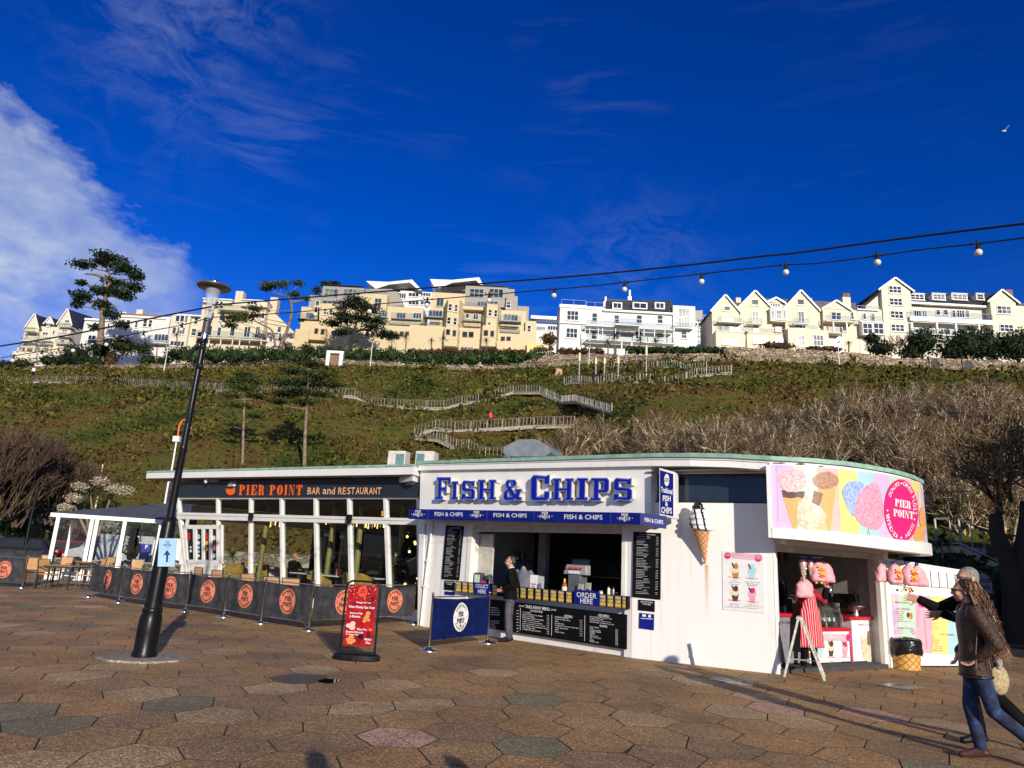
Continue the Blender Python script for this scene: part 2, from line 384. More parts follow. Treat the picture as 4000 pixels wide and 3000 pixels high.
for i in range(-62,40):
 for j in range(-12,48):
  cx=1.5*HX*i;cy=math.sqrt(3)*HY*(j+.5*(i%2))
  wx=-.87+cx*ca-cy*sa;wy=7.06+cx*sa+cy*ca
  if wy<3.5 or wy>33.2 or wx<-44 or wx>23:continue
  ang=wx/wy
  if ang<-1.15 or ang>1.0:continue
  cells.append((math.hypot(wx,wy),cx,cy,wx,wy))
cells.sort()
def slab_mb(cx,cy,zo,mbx,cracked=False,rr=rnd):
 P=[]
 for k in range(6):
  q=math.pi/3*k
  P.append(hexv(cx+HX*math.cos(q),cy+HY*math.sin(q)))
 mx_,my_=sum(p[0] for p in P)/6,sum(p[1] for p in P)/6
 def fin(p,ins):
  d=math.hypot(p[0]-mx_,p[1]-my_) or 1;k=1-ins/d;x=mx_+(p[0]-mx_)*k;y=my_+(p[1]-my_)*k
  return(-.87+x*ca-y*sa,7.06+x*sa+y*ca)
 tilt=(rr.uniform(-.004,.004),rr.uniform(-.004,.004))
 def pr(pts,ins):
  n=len(pts);T=[fin(p,ins+.002) for p in pts];Bm=[fin(p,ins) for p in pts]
  zt=[zo*.5+tilt[0]*.5*(k%3-1) for k in range(n)]
  mbx.add([(a[0],a[1],zt[k]) for k,a in enumerate(T)]+[(a[0],a[1],zt[k]-.005) for k,a in enumerate(Bm)]+[(a[0],a[1],-.03) for a in Bm],
  [tuple(range(n))]+[(i,n+i,n+(i+1)%n,(i+1)%n) for i in range(n)]+[(n+i,2*n+i,2*n+(i+1)%n,n+(i+1)%n) for i in range(n)])
 if not cracked:pr(P,.007)
 else:
  c=(mx_+.05,my_-.02)
  for k in range(6):
   a,b=P[k],P[(k+1)%6];m1=((a[0]+b[0])/2+rr.uniform(-.06,.06),(a[1]+b[1])/2)
   gx=((a[0]+b[0]+c[0])/3,(a[1]+b[1]+c[1])/3)
   tri=[(gx[0]+(p[0]-gx[0])*.965,gx[1]+(p[1]-gx[1])*.965) for p in(a,b,c)]
   pr(tri,.007)
rest={}
for n,(d,cx,cy,wx,wy) in enumerate(cells):
 m=None;best=.33
 for p,mm_ in special:
  q=math.hypot(p.x-wx,p.y-wy)
  if q<best:best=q;m=mm_
 if m is None:
  q=rnd.random();m=S_BROWN[n*7%3] if q<.935 else(S_LIGHT if q<.975 else(S_GREEN if q<.993 else S_PINK))
 ang=wx/wy
 if n<420 and-1.0<ang<.92 and wy>4.6 and len(rest.setdefault('_n',[]))<298:
  rest['_n'].append(1);b_=MB();slab_mb(cx,cy,rnd.uniform(-.002,.002),b_,cracked=(m is S_PINK and abs(wx+.87)<.2 and abs(wy-7.06)<.2))
  me=b_.mesh('paving_slab');o=link('paving_slab',me,[m,JG],pav);sidem(me,1)
 else:
  b_=rest.setdefault(m.name,(MB(),m))[0];slab_mb(cx,cy,rnd.uniform(-.002,.002),b_)
rest.pop('_n')
allv,allf,mats,mi=[],[],[],[]
for k,(b_,m) in rest.items():
 o=len(allv);allv+=b_.v;allf+=[tuple(i+o for i in f) for f in b_.f];mi+=[len(mats)]*len(b_.f);mats.append(m)
me=bpy.data.meshes.new('far_paving');me.from_pydata(allv,[],allf)
o=link('far_paving',me,mats+[JG],pav);sidem(me,len(mats),mi);me.update();o['kind']='stuff'
asph=groundmat('asphalt',(.045,.045,.047),(.06,.06,.06))
structure(part('road',MB().box(-120,38,-.055,60,48,-.012),asph))
kb=MB()
for k in range(60):kb.box(-90+k*1.5,37.8,-.05,-90+k*1.5+1.49,38.0,.1)
kb_o=part('kerb',kb,M('kerb_stone',(.25,.24,.22),.9,var=.2,ns=3));structure(kb_o)
# HILL
RID=[(-400,200),(-122,165),(-98,157),(-79,152.6),(-61,148.8),(-42,141),(-26,139.5),(-10,139.5),(2.4,135.5),(14,130.2),(28,125.6),(41,123),(55,122),(68,121.7),(90,120.6),(400,130)]
_rx=np.array([r[0] for r in RID]);_ry=np.array([r[1] for r in RID])
def yr_(x):return float(np.interp(x,_rx,_ry))
def sst(t):t=max(0.,min(1.,t));return t*t*(3-2*t)
def yb_(x):return 52-24*sst((x-7)/9)
WALLH=[(-400,2.0),(-122,2.0),(-80,1.9),(-61,2.2),(-42,2.2),(-26,1.6),(-10,1.5),(0,1.6),(6,3.2),(14,3.0),(20,2.4),(38,2.4),(38.6,3.6),(60,3.4),(66,2.7),(95,3.0),(400,3)]
_wx=np.array([r[0] for r in WALLH]);_wh=np.array([r[1] for r in WALLH])
def wh_(x):return float(np.interp(x,_wx,_wh))
def hz(x,y,rough=True):
 yr=yr_(x)-3.0;yb=yb_(x)
 if y>=yr+4.2:return 38+wh_(x)*.85
 t=max(0.,min(1.,(y-yb)/(yr-yb)))
 z=1.6*sst((y-yb+1.5)/3)+36.4*t**.93
 if rough and 0<t<1:
  k=min(1,5*t,2.0*(1-t))
  z+=k*(noise.noise((x*.045,y*.06,3.1))*2.6+noise.noise((x*.14,y*.16,8.0))*.9+noise.noise((x*.5,y*.5,1.0))*.35)
 return z
def HIT(px,py,y0=None):
 """where the line of sight through a photograph pixel meets the hill"""
 d=ray(px,py);d=d/d.y;y=y0 or 28.0;last=y
 while y<260:
  p=C0+d*y
  if p.z<hz(p.x,y):break
  last=y;y+=.5
 lo,hi=last,y
 for _ in range(12):
  mi_=(lo+hi)/2;p=C0+d*mi_
  if p.z<hz(p.x,mi_):hi=mi_
  else:lo=mi_
 p=C0+d*hi;return Vector((p.x,hi,hz(p.x,hi)))
xs=np.concatenate([np.arange(-330,-140,6.),np.arange(-140,110,.9),np.arange(110,330,6.)])
V=[]
NT=105
for x in xs:
 yb=yb_(x)-2;yr=yr_(x)
 ys=[yb+(yr-3.0-yb)*k/NT for k in range(NT+1)]+[yr+1.15,yr+1.25,yr+20,420]
 for y in ys:V.append((x,y,hz(x,y) if y<yr+1.2 else 38+wh_(x)*.85))
ny=NT+5;nx=len(xs)
I=np.arange(nx*ny).reshape(nx,ny)
F=np.stack([I[:-1,:-1],I[1:,:-1],I[1:,1:],I[:-1,1:]],-1).reshape(-1,4)
def hillmat(name,leaf=False):
 m,t,b=newmat(name);v=coords(t,'World')
 a=noi(t,v,.055,7,.66,.4);c=noi(t,v,.22,6,.7,.5);d=noi(t,v,2.2,4,.7)
 k=mth(t,'ADD',mth(t,'ADD',mth(t,'MULTIPLY',a,.55),mth(t,'MULTIPLY',c,.5)),mth(t,'MULTIPLY_ADD',d,.36,-.2))
 col=ramp(t,k,[(.30,(.018,.034,.007)),(.40,(.06,.085,.013)),(.48,(.14,.14,.024)),(.55,(.19,.135,.034)),(.63,(.15,.085,.028)),(.72,(.06,.04,.018))])
 if leaf:
  g=nn(t,'ShaderNodeNewGeometry');hs=nn(t,'ShaderNodeHueSaturation')
  t.links.new(mth(t,'MULTIPLY_ADD',g.outputs['Random Per Island'],1.4,.25),hs.inputs['Value'])
  t.links.new(mth(t,'MULTIPLY_ADD',g.outputs['Random Per Island'],.05,.475),hs.inputs['Hue'])
  t.links.new(col,hs.inputs['Color']);col=hs.outputs[0]
 t.links.new(col,b.inputs['Base Color']);b.inputs['Roughness'].default_value=.9;b.inputs['Specular IOR Level'].default_value=.15
 bump(t,b,noi(t,v,2.0,7,.8),1.0,.8);return m
hill=structure(npmesh('hill',V,F,hillmat('hill_turf')))
def cards(P,size,rng,asp=1.6,up=0.0,tri=False,droop=None):
 """quads of leaf or twig size at points P (n,3); size array or float; random facing with a pull of strength `up` towards +z normals"""
 n=len(P);s=np.broadcast_to(np.asarray(size,float),(n,))
 nrm=rng.normal(size=(n,3));nrm[:,2]+=up;nrm/=np.linalg.norm(nrm,axis=1)[:,None]
 a=np.cross(nrm,rng.normal(size=(n,3)));a/=np.linalg.norm(a,axis=1)[:,None]+1e-9;b=np.cross(nrm,a)
 a=a*(s*asp/2)[:,None];b=b*(s/2)[:,None]
 P=np.asarray(P)
 if tri:
  V=np.stack([P-a-b*.7,P-a+b*.7,P+a*1.2],1).reshape(-1,3);return V,np.arange(3*n).reshape(n,3)
 bend=nrm*(s*.18)[:,None]
 V=np.stack([P-a,P-b+bend,P+a,P+b+bend],1).reshape(-1,3)
 return V,np.arange(4*n).reshape(n,4)
rng=np.random.default_rng(5)
pts,sz=[],[]
hv=np.array(V).reshape(nx,ny,3)
for _ in range(120000):
 u=rng.random();x=-132+236*u;yb=yb_(x);t=rng.random()**1.15
 y=yb+(yr_(x)-3.2-yb)*t
 i=np.searchsorted(xs,x)-1;j=int((y-yb+2)/((yr_(x)-3.0-yb+2)/NT));j=min(j,NT-1)
 i=min(max(i,0),nx-2);z=hv[i,j,2]*.5+hv[i+1,j+1,2]*.5
 k=noise.noise((x*.16,y*.2,5.0))+.6*noise.noise((x*.6,y*.6,2.0))
 big=max(0,k-.12)
 pts.append((x,y,z+rng.random()*(.18+big*3.0)));sz.append((.13+.20*rng.random()+big*.30)*(.5+.5*y/80))
Vc,Fc=cards(pts,sz,rng,1.7,.3)
o=npmesh('hillside_scrub',Vc,Fc,hillmat('hill_scrub',True));tag(o,'rough grass, ivy and brown bracken covering the steep hillside','scrub',kind='stuff')
# FLAT PRINT HELPERS
from mathutils.geometry import tessellate_polygon
def PX(p):
 v=Vector(p)-C0;k=v.dot(_fw);return(2000+FPX*v.dot(_R)/k,1500-FPX*v.dot(_U)/k)
_tc={}
def txt2(s,bold=0,shear=0,res=2,space=1.0):
 key=(s,bold,shear,res,space)
 if key not in _tc:
  cu=bpy.data.curves.new('t','FONT');cu.body=s;cu.resolution_u=res;cu.offset=bold;cu.shear=shear;cu.space_character=space;cu.fill_mode='FRONT'
  ob=bpy.data.objects.new('t',cu);me=bpy.data.meshes.new_from_object(ob)
  v=[(p.co.x,p.co.y) for p in me.vertices];f=[tuple(p.vertices) for p in me.polygons]
  bpy.data.objects.remove(ob);bpy.data.meshes.remove(me);bpy.data.curves.remove(cu)
  x0=min(p[0] for p in v);x1=max(p[0] for p in v);y0=min(p[1] for p in v);y1=max(p[1] for p in v)
  _tc[key]=([((p[0]-x0)/(x1-x0),(p[1]-y0)/(y1-y0)) for p in v],f,(x1-x0)/(y1-y0))
 return _tc[key]
def arcp(cx,cy,rx,ry,a0,a1,n):return[(cx+rx*math.cos(R_(a0+(a1-a0)*i/n)),cy+ry*math.sin(R_(a0+(a1-a0)*i/n))) for i in range(n+1)]
def rc(x0,y0,x1,y1):return[(x0,y0),(x1,y0),(x1,y1),(x0,y1)]
_bowl=arcp(.48,.73,.42,.27,90,-90,8)+arcp(.48,.73,.10,.20,-90,90,6)
FAT={
'P':(.92,[rc(0,0,.60,.06),rc(.1,.06,.42,.94),rc(0,.94,.42,1),[(.42,1)]+_bowl[:9]+[(.42,.46)]+[(.42,.53)]+_bowl[9:]+[(.42,.93)]]),
'I':(.52,[rc(0,0,.52,.06),rc(.1,.06,.42,.94),rc(0,.94,.52,1)]),
'E':(.84,[rc(0,0,.84,.06),rc(.1,.06,.42,.94),rc(0,.94,.84,1),[(.84,.94),(.58,.94),(.80,.66),(.84,.66)],[(.84,.06),(.84,.36),(.80,.36),(.56,.06)],rc(.42,.47,.56,.53),rc(.56,.34,.62,.66)]),
'R':(1.0,[rc(0,0,.55,.06),rc(.1,.06,.42,.94),rc(0,.94,.42,1),[(.42,1)]+_bowl[:9]+[(.42,.46)]+[(.42,.53)]+_bowl[9:]+[(.42,.93)],[(.56,.455),(.66,0),(1.0,0),(1.0,.05),(.93,.07),(.86,.47),(.7,.49)]]),
'O':(.96,[arcp(.48,.5,.48,.5,90,-90,10)+arcp(.48,.5,.12,.43,-90,90,8),arcp(.48,.5,.48,.5,90,270,10)+arcp(.48,.5,.12,.43,270,90,8)]),
'N':(1.06,[rc(0,0,.3,.05),rc(.12,.05,.18,.9),[(0,1),(0,.95),(.18,.9),(.70,.0),(.84,0),(.84,.16),(.40,1)],rc(.84,.0,.90,.95),rc(.68,.95,1.06,1)]),
'T':(.90,[rc(.16,0,.74,.06),rc(.29,.06,.61,.94),rc(0,.94,.9,1),[(0,.94),(0,.62),(.04,.62),(.2,.94)],[(.9,.94),(.7,.94),(.86,.62),(.9,.62)]]),
}
def fat2(s,shear=0):
 """unit-box outline text in the fat capitals"""
 x=0;L=[]
 for ch in s:
  if ch==' ':x+=.35;continue
  w,loops=FAT[ch]
  for l in loops:L.append([(x+p[0]+shear*p[1],p[1]) for p in l])
  x+=w+.07
 w=x-.07+shear
 v=[];f=[]
 for l in L:
  n=len(v);v+=[(p[0]/w,p[1]) for p in l]
  for t in tessellate_polygon([[Vector((p[0],p[1],0)) for p in l]]):f.append(tuple(i+n for i in t))
 return v,f,w
class Surf:
 """maps photograph coordinates to a print surface; fn(px,py,off)->point in the thing's local space"""
 def __init__(s,fn):s.fn=fn
 def pt(s,x,y,off=0.0):return s.fn(x,y,off)
def frs(fr,M=None,base=0.0):
 Mi=(M or Matrix.Translation(fr.loc)@Matrix.Rotation(fr.rz,4,'Z'))
 K=Mi.inverted()@fr.M
 return Surf(lambda x,y,o:K@fr.P(x,y,base-o))
def clipx(poly,x0,x1):
 def half(p,f,ins):
  o=[]
  for i in range(len(p)):
   a,b=p[i],p[(i+1)%len(p)]
   ia,ib=ins(a),ins(b)
   if ia:o.append(a)
   if ia!=ib:
    t=(f-a[0])/(b[0]-a[0]);o.append((f,a[1]+t*(b[1]-a[1])))
  return o
 p=half(poly,x0,lambda q:q[0]>=x0)
 return half(p,x1,lambda q:q[0]<=x1) if p else p
def p_poly(mb,S,pts,off=.003,dx=0):
 """print a polygon given in photograph coordinates; dx>0 slices it to follow a curved surface"""
 polys=[pts]
 if dx:
  a=min(p[0] for p in pts);b=max(p[0] for p in pts);polys=[];x=a
  while x<b:
   q=clipx(pts,x,min(b,x+dx));x+=dx
   if len(q)>2:polys.append(q)
 for q in polys:
  V=[S.pt(x,y,off) for x,y in q]
  T=tessellate_polygon([[Vector((x,y,0)) for x,y in q]])
  mb.add(V,[tuple(t) for t in T])
def p_text(mb,S,s,x0,yt0,yb0,x1,yt1,yb1,off=.005,fat=False,bold=.012,shear=0,res=2):
 """text filling the quad: left edge x0 (top yt0, bottom yb0), right edge x1"""
 v,f,_=fat2(s,shear) if fat else txt2(s,bold,shear,res)
 V=[]
 for u,w in v:
  x=x0+(x1-x0)*u;yt=yt0+(yt1-yt0)*u;yb=yb0+(yb1-yb0)*u
  V.append(S.pt(x,yb+(yt-yb)*w,off))
 mb.add(V,f)
def p_ell(mb,S,cx,cy,rx,ry,off=.003,n=24,dx=0,rot=0):
 c,s_=math.cos(R_(rot)),math.sin(R_(rot))
 p_poly(mb,S,[(cx+rx*math.cos(2*math.pi*i/n)*c-ry*math.sin(2*math.pi*i/n)*s_,cy+rx*math.cos(2*math.pi*i/n)*s_+ry*math.sin(2*math.pi*i/n)*c) for i in range(n)],off,dx)
def p_line(mb,S,x0,y0,x1,y1,w,off=.004):
 d=Vector((x1-x0,y1-y0)).normalized()*w/2
 p_poly(mb,S,[(x0-d.y,y0+d.x),(x1-d.y,y1+d.x),(x1+d.y,y1-d.x),(x0+d.y,y0-d.x)],off)
def p_arc_text(mb,S,s,cx,cy,rx,ry,a0,a1,h,off=.006,inward=False,bold=.015):
 """letters round an ellipse from angle a0 to a1 (degrees, clockwise from 12 o'clock)"""
 n=len(s)
 ws=[.5 if c in " I'" else 1.0 for c in s];tot=sum(ws);acc=0
 for ch,w in zip(s,ws):
  t=(acc+w/2)/tot;acc+=w
  if ch==' ':continue
  a=R_(a0+(a1-a0)*t)
  bx,by=cx+rx*math.sin(a),cy-ry*math.cos(a)
  tx,ty=rx*math.cos(a),ry*math.sin(a);L=math.hypot(tx,ty);tx/=L;ty/=L
  ux,uy=math.sin(a)*rx,-math.cos(a)*ry;L2=math.hypot(ux,uy);ux/=L2;uy/=L2
  if inward:tx,ty,ux,uy=-tx,-ty,-ux,-uy
  v,f,asp=txt2(ch,bold)
  cw=min(h*asp,h*1.1);hh=h
  if ch in '.*':hh=h*.3;cw=hh
  V=[S.pt(bx+tx*(q[0]-.5)*cw+ux*(q[1]-.5)*hh,by+ty*(q[0]-.5)*cw+uy*(q[1]-.5)*hh,off) for q in v]
  mb.add(V,f)
def p_bars(mb,S,x0,y0,x1,y1,n,h,rr,off=.004,slope=0.0,lo=.45,two=False):
 """rows of print too small to read: thin strokes broken into words"""
 for i in range(n):
  y=y0+(y1-y0)*(i+.5)/n;x=x0;xe=x0+(x1-x0)*(rr.uniform(lo,1) if not two else rr.uniform(lo*.8,.8))
  while x<xe:
   w=min(rr.uniform(.04,.14)*(x1-x0),xe-x);yy=y+slope*(x-x0)
   p_poly(mb,S,[(x,yy-h/2),(x+w,yy-h/2+slope*w),(x+w,yy+h/2+slope*w),(x,yy+h/2)],off);x+=w+(x1-x0)*.018
  if two:
   w=.09*(x1-x0);x=x1-w;yy=y+slope*(x-x0)
   p_poly(mb,S,[(x,yy-h/2),(x1,yy-h/2+slope*w),(x1,yy+h/2+slope*w),(x,yy+h/2)],off)
def plate(name,fr,pts,off,t,m,parent=None,Mp=None,label=None,bev=0):
 """photo-corner plate on frame fr, standing `off` in front of it and t thick"""
 K=(Mp.inverted() if Mp else Matrix())@fr.M
 mb=MB(K);P=[fr.P(x,y,-off) for x,y in pts]
 mb.prism(P,(0,t,0));return part(name,mb,m,parent,label,bev=bev)
def offs(loop,d):
 n=len(loop);A=sum(loop[i][0]*loop[(i+1)%n][1]-loop[(i+1)%n][0]*loop[i][1] for i in range(n));sg=1 if A>0 else-1
 o=[]
 for i in range(n):
  p0,p1,p2=(Vector(loop[i-1]),Vector(loop[i]),Vector(loop[(i+1)%n]))
  e1=(p1-p0).normalized();e2=(p2-p1).normalized();n1=Vector((-e1.y,e1.x))*sg;n2=Vector((-e2.y,e2.x))*sg
  b=(n1+n2);L=b.length;b=b/L if L>1e-6 else n1;o.append(tuple(p1+b*(d/max(.35,b.dot(n1)))))
 return o
def solid2(mb,loops,y0,y1,mapf):
 """solid from 2d loops (outer first, then holes), between depths y0 (front) and y1"""
 L3=[[Vector((p[0],p[1],0)) for p in l] for l in loops];T=tessellate_polygon(L3);fl=[p for l in loops for p in l];n=len(fl)
 F=[mapf(p[0],p[1],y0) for p in fl];Bk=[mapf(p[0],p[1],y1) for p in fl]
 fs=[tuple(t) for t in T]+[tuple(i+n for i in reversed(t)) for t in T];k=0
 for l in loops:
  m_=len(l)
  for i in range(m_):fs.append((k+i,k+(i+1)%m_,n+k+(i+1)%m_,n+k+i))
  k+=m_
 mb.add(F+Bk,fs)
 # THE CAFE BLOCK
class FrT(Fr):
 """frame whose plane leans: offset grows outwards by k per metre of height above z0"""
 def __init__(s,a,b,k,z0):super().__init__(a,b);s.k=k;s.z0=z0
 def uz(s,px,py,off=0):
  d=ray(px,py);a=s.a+s.n*off
  t=((a.x*s.n.x+a.y*s.n.y)-s.k*(EYE-s.z0))/(d.x*s.n.x+d.y*s.n.y+s.k*d.z)
  p=C0+d*t;return((Vector((p.x,p.y))-s.a).dot(s.e),p.z)
 def P(s,px,py,off=0):
  u,z=s.uz(px,py,off);return Vector((u,off-s.k*(z-s.z0),z))
A_=(-1.89,17.92);B_=(2.49,13.91);D_=(4.76,12.72);E_=(7.56,14.49)
FA=Fr(A_,B_);FB=Fr(B_,D_);FC=Fr(D_,E_)
_e=Vector((-.8107,.5855));RL=Vector((-2.3,19))+_e*11.9
FR=Fr(RL,(-2.3,19));FRT=FrT(RL,(-2.3,19),.17,.8)
def interp(curve,x):
 return float(np.interp(x,[c[0] for c in curve],[c[1] for c in curve]))
ROOFTOP=[(1600,1806),(1660,1797),(1900,1787),(2200,1778),(2545,1771),(2700,1770),(2850,1773),(3020,1783),(3150,1789),(3300,1803),(3450,1826),(3550,1851),(3600,1876),(3640,1905)]
def zcurve(X,Y,curve,z=3.6):
 for _ in range(8):
  px,py=PX((X,Y,z));d=ray(px,interp(curve,px));z=EYE+d.z*(Y/d.y)
 return z
tk=thing('takeaway_building','white rendered takeaway kiosk block with curved right end and green-edged flat roof','building',(2.5,15,0))
TL=Matrix.Translation(tk.location);TI=TL.inverted()
def tkm(fr):return TI@fr.M
plan=[FA.W(-.42,-.12,0),FA.W(6.38,-.12,0)]+[Vector((x,y,0)) for x,y in[(3.35,12.98),(3.95,12.62),(4.56,12.24),(5.15,12.12),(5.88,12.27),(6.4,12.46),(6.9,12.76),(7.3,13.06),(7.65,13.38),(8.0,13.76),(8.3,14.16),(8.52,14.6),(8.62,15.1),(8.55,15.8),(8.2,16.6),(7.5,17.6),(5.5,19.6),(1.6,22.4)]]
zt=[zcurve(p.x,p.y,ROOFTOP) if i<13 else None for i,p in enumerate(plan)]
zt=[z if z else zt[12] for z in zt];zt[0]=zcurve(plan[0].x,plan[0].y,ROOFTOP);zt[-1]=zt[0];zt[-2]=3.7
top=[Vector((p.x,p.y,z)) for p,z in zip(plan,zt)]
cen=Vector((3.2,17,0))
def inset(p,d):
 q=(cen-p);q.z=0;q.normalize();return p+q*d
mb=MB(TI);n=len(top)
lo=[p-Vector((0,0,.24)) for p in top]
mb.add([inset(p,.02)-Vector((0,0,.05)) for p in top]+lo,[tuple(range(n-1,-1,-1)),tuple(range(n,2*n))]+[(i,(i+1)%n,n+(i+1)%n,n+i) for i in range(n)])
ro=part('roof',mb,WHITE,tk)
mb=MB(TI)
mb.add([inset(p,-.04) for p in top]+[inset(p,-.04)-Vector((0,0,.075)) for p in top]+[inset(p,.05)+Vector((0,0,.0)) for p in top],
[(i,(i+1)%n,n+(i+1)%n,n+i) for i in range(n)]+[(i,2*n+i,2*n+(i+1)%n,(i+1)%n) for i in range(n)])
mb.add([p-Vector((0,0,.01)) for p in top],[tuple(range(n))])
part('roof_edge',mb,GREEN,ro)
mb=MB(TI)
for i in range(9):mb.tube([lo[i]+Vector((0,0,.13)),lo[i+1]+Vector((0,0,.13))],.011,6)
part('edge_bead',mb,WHITEP,ro)
uL,zOT=FA.uz(1841,2037);uR,zOT2=FA.uz(2444,2066);zOT=(zOT+zOT2)/2
zsill=FA.uz(1841,2285)[1];zsill2=FA.uz(2441,2350)[1];zs=(zsill+zsill2)/2
mb=MB(tkm(FA))
mb.box(-.05,0,0,uL,.3,zOT);mb.box(uR,0,0,5.94,.3,zOT);mb.box(uL,.06,0,uR,.3,zs-.12)
mb.box(-.12,.35,0,.1,4.5,3.4)
part('wall',mb,WHITE,tk)
mb=MB(tkm(FA));mb.prism([(-.22,-.03,zOT),(6.33,-.03,zOT),(6.33,-.03,zt[1]-.2),(-.34,-.03,zt[0]-.22)],(0,.35,0))
mb.box(6.0,.325,zOT+.3,6.33,1.2,3.4)
part('upper_wall',mb,WHITE,tk)
mb=MB(tkm(FA));mb.prism([(-.06,-.025,0),(.06,-.025,0),(-.10,-.025,zOT),(-.10,-.025,zt[0]-.24),(-.42,-.025,zt[0]-.24),(-.30,-.025,zOT)],(0,.5,0));part('corner_fin',mb,WHITE,tk)
zb0=FB.uz(2640,1962)[1];zb1=FB.uz(2990,1968)[1];zb=(zb0+zb1)/2
mb=MB(tkm(FB));mb.box(-.02,0,0,2.56,.3,zb);mb.box(-.02,.06,zb+.55,2.56,.3,3.45)
part('side_wall',mb,WHITE,tk)
mb=MB(tkm(FB));mb.box(0,.10,zb,2.56,.14,zb+.56);part('clerestory_pane',mb,M('dark_glazing',(.015,.025,.035),.12,var=.1,ns=2),tk)
mb=MB(tkm(FB));mb.box(0,.03,zb,2.56,.10,zb+.025);part('clerestory_sill',mb,BLACKM,tk)
uJ0=FC.uz(3040,2300)[0];uJ1=FC.uz(3452,2400)[0];zH=2.03
mb=MB(tkm(FC));mb.box(-.02,.02,0,uJ0,.35,2.3);mb.box(uJ1+.14,0,0,uJ1+.30,.35,2.3);mb.box(uJ0,.02,zH+.12,uJ1+.14,.35,2.3)
part('kiosk_front_wall',mb,WHITE,tk)
mb=MB(tkm(FC));mb.box(uJ1,.03,0,uJ1+.05,.12,zH+.12);mb.box(uJ1+.08,.05,0,uJ1+.14,.16,zH+.12);part('shutter_guide',mb,CREAMW,tk)
mb=MB(tkm(FC));mb.box(uJ0,.03,zH,uJ1+.14,.25,zH+.06);mb.box(uJ0,.015,zH+.06,uJ1+.14,.25,zH+.12);part('shutter_box',mb,M('cream_shutter',(.55,.52,.46),.5),tk)
mb=MB(tkm(FC));mb.box(uJ0,.02,0,uJ1+.08,.5,.07);part('threshold',mb,M('dark_kerb',(.05,.05,.05),.9,bmp=.4),tk)
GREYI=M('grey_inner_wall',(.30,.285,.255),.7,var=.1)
mb=MB(tkm(FC));mb.box(.02,3.0,0,uJ1+.6,3.1,2.6);mb.box(uJ1+.16,.36,0,uJ1+.26,3.0,2.6);mb.box(.02,.36,0,.10,3.0,2.6);mb.box(.02,.36,2.45,uJ1+.3,3,2.6)
mb.box(1.5,2.85,0,1.75,3.0,2.45);mb.box(2.3,2.6,0,2.42,3.0,2.45)
part('kiosk_inner_walls',mb,GREYI,tk)
mb=MB(tkm(FC));mb.box(.1,.36,0,uJ1+.16,3.0,.04);part('kiosk_floor',mb,M('dark_floor',(.04,.04,.04),.6),tk)
crv=[Vector((x,y)) for x,y in[(4.53,12.22),(5.12,12.085),(5.55,12.14),(5.88,12.245),(6.3,12.40),(6.74,12.65),(7.16,12.93),(7.55,13.25),(7.9,13.62),(8.2,14.0),(8.42,14.4),(8.52,14.9),(8.47,15.4)]]
def smooth2(c,k=3):
 o=[]
 for i in range(len(c)-1):
  p0=c[max(i-1,0)];p1=c[i];p2=c[i+1];p3=c[min(i+2,len(c)-1)]
  for j in range(k):
   t=j/k;o.append(.5*((2*p1)+(p2-p0)*t+(2*p0-5*p1+4*p2-p3)*t*t+(-p0+3*p1-3*p2+p3)*t**3))
 return o+[c[-1]]
CV=smooth2(crv)
def cvnorm(i):
 a=CV[max(i-1,0)];b=CV[min(i+1,len(CV)-1)];e=(b-a).normalized();return Vector((-e.y,e.x))*-1 # outwards to the viewer
CN=[cvnorm(i) for i in range(len(CV))]
def on_curve(px,py,off):
 d=ray(px,py);best=None
 dx,dy=d.x,d.y
 for i in range(len(CV)-1):
  a=CV[i]+CN[i]*off;b=CV[i+1]+CN[i+1]*off
  ca=a.x*dy-a.y*dx;cb=b.x*dy-b.y*dx
  if ca<=0<=cb or(i==0 and ca>0) or(i==len(CV)-2 and cb<0 and best is None):
   s=ca/(ca-cb) if abs(ca-cb)>1e-9 else 0
   if not(i==0 or i==len(CV)-2):s=max(0,min(1,s))
   s=max(-.6,min(1.6,s));p=a+(b-a)*s;t=p.y/dy;best=Vector((p.x,p.y,EYE+d.z*t))
   if 0<=s<=1:break
 return best
SGT=[(3034,1815),(3272,1831),(3413,1846),(3522,1866),(3609,1887),(3640,1900)]
SGB=[(3039,2079),(3262,2094),(3493,2123),(3641,2137)]
FLB=[(3016,2101),(3153,2112),(3493,2151),(3645,2168)]
zfl=[zcurve(p.x,p.y,FLB,2.2) for p in CV];zsb=[zcurve(p.x,p.y,SGB,2.3) for p in CV];zst=[zcurve(p.x,p.y,SGT,3.4) for p in CV]
k0=next(i for i in range(len(CV)) if PX((CV[i].x,CV[i].y,2.2))[0]>3600) if True else 0
for arr in(zfl,zsb,zst):
 for i in range(len(CV)):
  if i>k0:arr[i]=arr[k0]
def ribbon(mb,z0,z1,o0,o1,i0=0,i1=None):
 i1=i1 or len(CV);N=i1-i0
 a=[(CV[i].x+CN[i].x*o1,CV[i].y+CN[i].y*o1) for i in range(i0,i1)];b=[(CV[i].x+CN[i].x*o0,CV[i].y+CN[i].y*o0) for i in range(i0,i1)]
 z0=z0 if isinstance(z0,list) else[z0]*len(CV);z1=z1 if isinstance(z1,list) else[z1]*len(CV)
 vs=[(p[0],p[1],z0[i0+k]) for k,p in enumerate(a)]+[(p[0],p[1],z1[i0+k]) for k,p in enumerate(a)]+[(p[0],p[1],z0[i0+k]) for k,p in enumerate(b)]+[(p[0],p[1],z1[i0+k]) for k,p in enumerate(b)]
 fs=[]
 for k in range(N-1):
  for(p,q) in((0,1),(1,3),(3,2),(2,0)):fs.append((p*N+k,p*N+k+1,q*N+k+1,q*N+k))
 fs+=[(0,N,3*N,2*N),(N-1,2*N-1,4*N-1,3*N-1)]
 mb.add(vs,fs)
